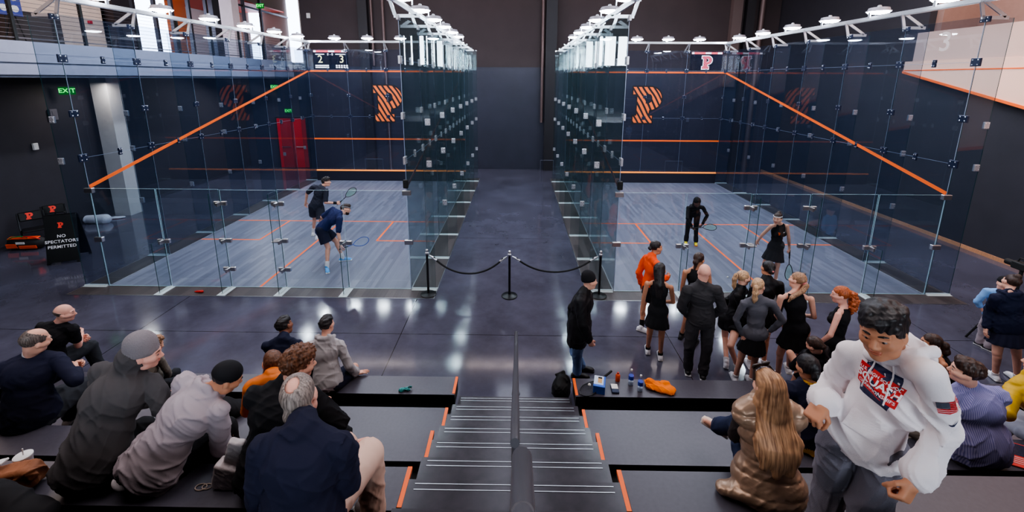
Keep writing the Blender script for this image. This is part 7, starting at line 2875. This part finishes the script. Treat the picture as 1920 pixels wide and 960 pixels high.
# drink cup
t = thing('paper_cup', 'white paper drink cup with lid and straw on the fourth left board', 'cup', (-3.50, -5.69, 1.47))
mb = MB()
mb.lathe([(.036, 0), (.038, .003), (.050, .135), (.051, .138)], n=24)
part(mb, 'cup', mat('cup_paper', (220, 206, 206), .6), t, True)
mb = MB()
mb.lathe([(.053, .134), (.054, .146), (.048, .150), (.002, .149)], n=24)
part(mb, 'lid', M_WHITE, t, True)
mb = MB()
mb.tube([(.0, .0, .10), (.004, .004, .20)], .0042, 8)
part(mb, 'straw', M_WHITE, t, True)
KR = mat('kraft_paper', (150, 92, 58), .7, bump=.5, bscale=18, noise=.15)
soft('paper_bag', 'crumpled brown paper bag lying before the drink cup', 'bag',
     [bx(V(-3.44, -5.80, 1.55), np.array([[.97, .2, .1], [-.2, .97, 0], [-.1, 0, .99]]), V(.15, .07, .075), .03), el(V(-3.60, -5.83, 1.55), I3, V(.13, .07, .07))],
     KR, .010, 26, 4, .006, mod=floorcut(1.47))
soft('napkins', 'white napkins sticking out of the brown paper bag', 'napkin',
     [bx(V(-3.60, -5.79, 1.635), np.array([[.95, .1, .28], [-.1, .99, 0], [-.28, 0, .96]]), V(.09, .03, .008), .004)], M_WHITE, .003, 40, 2, .004)
soft('black_jacket', 'black jacket heaped on the boards in the bottom left corner', 'jacket',
     [el(V(-3.42, -6.02, 1.58), I3, V(.34, .14, .12)), el(V(-3.1, -6.06, 1.55), I3, V(.22, .12, .09)), el(V(-3.75, -6.0, 1.6), I3, V(.3, .14, .14))],
     C_BLACK, .012, 14, 9, .01, mod=floorcut(1.47))
soft('dark_jacket', 'folded black jacket on the second left board beyond the black cap', 'jacket',
     [el(V(-3.2, -4.18, .72), I3, V(.20, .13, .10)), el(V(-3.06, -4.15, .68), I3, V(.14, .12, .08))], C_BLACK, .010, 16, 6, .009, mod=floorcut(.63))
# programme booklet beside the striped shirt
t = thing('programme', 'red and navy printed programme on the boards beside the striped shirt', 'booklet', (4.56, -4.98, 1.052), math.radians(-28))
mb = MB()
mb.obox((0, 0, .006), .13, .17, .005, None, 0, .002)
part(mb, 'cover', mat('programme_red', (232, 76, 70), .45), t)
mb = MB()
mb.obox((0, .07, .0125), .128, .085, .001, None, 0, .0005)
part(mb, 'navy_block', mat('programme_navy', (38, 38, 66), .45, noise=.6, nscale=60), t)
mb = MB()
for k in range(4):
    mb.obox((-.02, -.045 - .027 * k, .0125), .09 - .012 * (k % 2), .005, .001)
part(mb, 'text_lines', mat('programme_pink', (250, 190, 186), .5), t)
# video camera on a tripod at the right edge
t = thing('video_camera', 'black video camera on a tripod at the right edge', 'camera', (8.2, -1.75, 0))
mb = MB()
mb.obox((0, 0, 1.42), .06, .13, .06, None, 0, .015)
mb.lathe([(.045, .0), (.05, .10)], (0, .13, 1.42), 16, R=basis((1, 0, 0), (0, 0, 1)) @ Matrix.Rotation(math.pi, 3, 'X'))
mb.tube([(0, -.08, 1.48), (0, -.06, 1.54), (0, .06, 1.54), (0, .08, 1.48)], .012, 8)
part(mb, 'camera_body', M_BLACK, t)
mb = MB()
mb.tube([(0, 0, 1.36), (0, 0, .7)], .025, 10)
part(mb, 'column', M_BLACK, t, True)
for k in range(3):
    an = 2 * math.pi * k / 3 + .4
    mb = MB()
    mb.tube([(0, 0, 1.05), (.42 * math.cos(an), .42 * math.sin(an), 0)], .016, 8)
    part(mb, 'leg', M_BLACK, t, True)
# ------------------------------------------------------------------ camera and light
cam = bpy.data.cameras.new('camera')
co = bpy.data.objects.new('camera', cam)
COL.objects.link(co)
cam.sensor_width = 36
cam.lens = 807.845 / 1920 * 36
cam.shift_y = -(480 - 321.42) / 1920
cam.clip_start = .05
Rr = Matrix(((0.9998963941781055, 0.013608024327347179, 0.004692822554604658),
             (-0.012318380559228893, 0.9775975129865082, -0.2101222503758037),
             (-0.007447040353099377, 0.21004267251323064, 0.9776638570150168)))
right, fwd, up = Rr[0], Rr[1], Rr[2]
m3 = Matrix((right, up, -fwd)).transposed()
co.matrix_world = Matrix.Translation((.0968, -8.283, 4.3219)) @ m3.to_4x4()
SC.camera = co

w = bpy.data.worlds.new('world')
SC.world = w
w.use_nodes = True
w.node_tree.nodes['Background'].inputs[0].default_value = (.35, .42, .6, 1)
w.node_tree.nodes['Background'].inputs[1].default_value = .12


def area(loc, rot, sx, sy, power, rgb):
    l = bpy.data.lights.new('fill_light', 'AREA')
    l.shape = 'RECTANGLE'
    l.size, l.size_y = sx, sy
    l.energy = power
    l.color = rgb
    o = bpy.data.objects.new('fill_light', l)
    COL.objects.link(o)
    o.location = loc
    o.rotation_euler = rot
    return o


# unseen fill lights, added: cool over courts and aisle, warm over seats and walls
area((LX + CW / 2, CL / 2 - .3, 9.2), (0, 0, 0), 5, 8, 330, (.80, .87, 1))
area((RX + CW / 2, CL / 2 - .3, 9.2), (0, 0, 0), 5, 8, 330, (.80, .87, 1))
area((0, 5, 9.8), (0, 0, 0), 1.5, 9, 60, (.8, .85, 1))
area((-4.5, -4.5, 9.6), (0, 0, 0), 6, 4, 170, (1, .93, .93))
area((4.5, -4.5, 9.6), (0, 0, 0), 6, 4, 190, (1, .93, .93))
area((-11.6, 0, 9.9), (0, 0, 0), 2, 10, 180, (1, .86, .78))
area((10.6, 0.5, 9.6), (0, math.radians(-25), 0), 2, 8, 260, (1, .8, .7))
area((-12.0, 4.4, 4.15), (0, 0, 0), .3, .3, 16, (1, .88, .8))  # added warm light to brighten the pale column
area((-11.3, 9.5, 4.2), (math.radians(-20), 0, 0), 1.2, 4, 60, (1, .9, .9))  # added light for the dark corner by the red door
area((0, 11.2, 10.0), (math.radians(15), 0, 0), 18, .6, 120, (1, .82, .78))

SC.view_settings.view_transform = 'AgX'
try:
    SC.view_settings.look = 'AgX - Medium High Contrast'
except Exception:
    pass
SC.view_settings.exposure = .85
SC.cycles.max_bounces = 8
SC.cycles.transparent_max_bounces = 32
SC.cycles.glossy_bounces = 4
SC.cycles.caustics_reflective = False
SC.cycles.caustics_refractive = False
SC.cycles.sample_clamp_indirect = 6
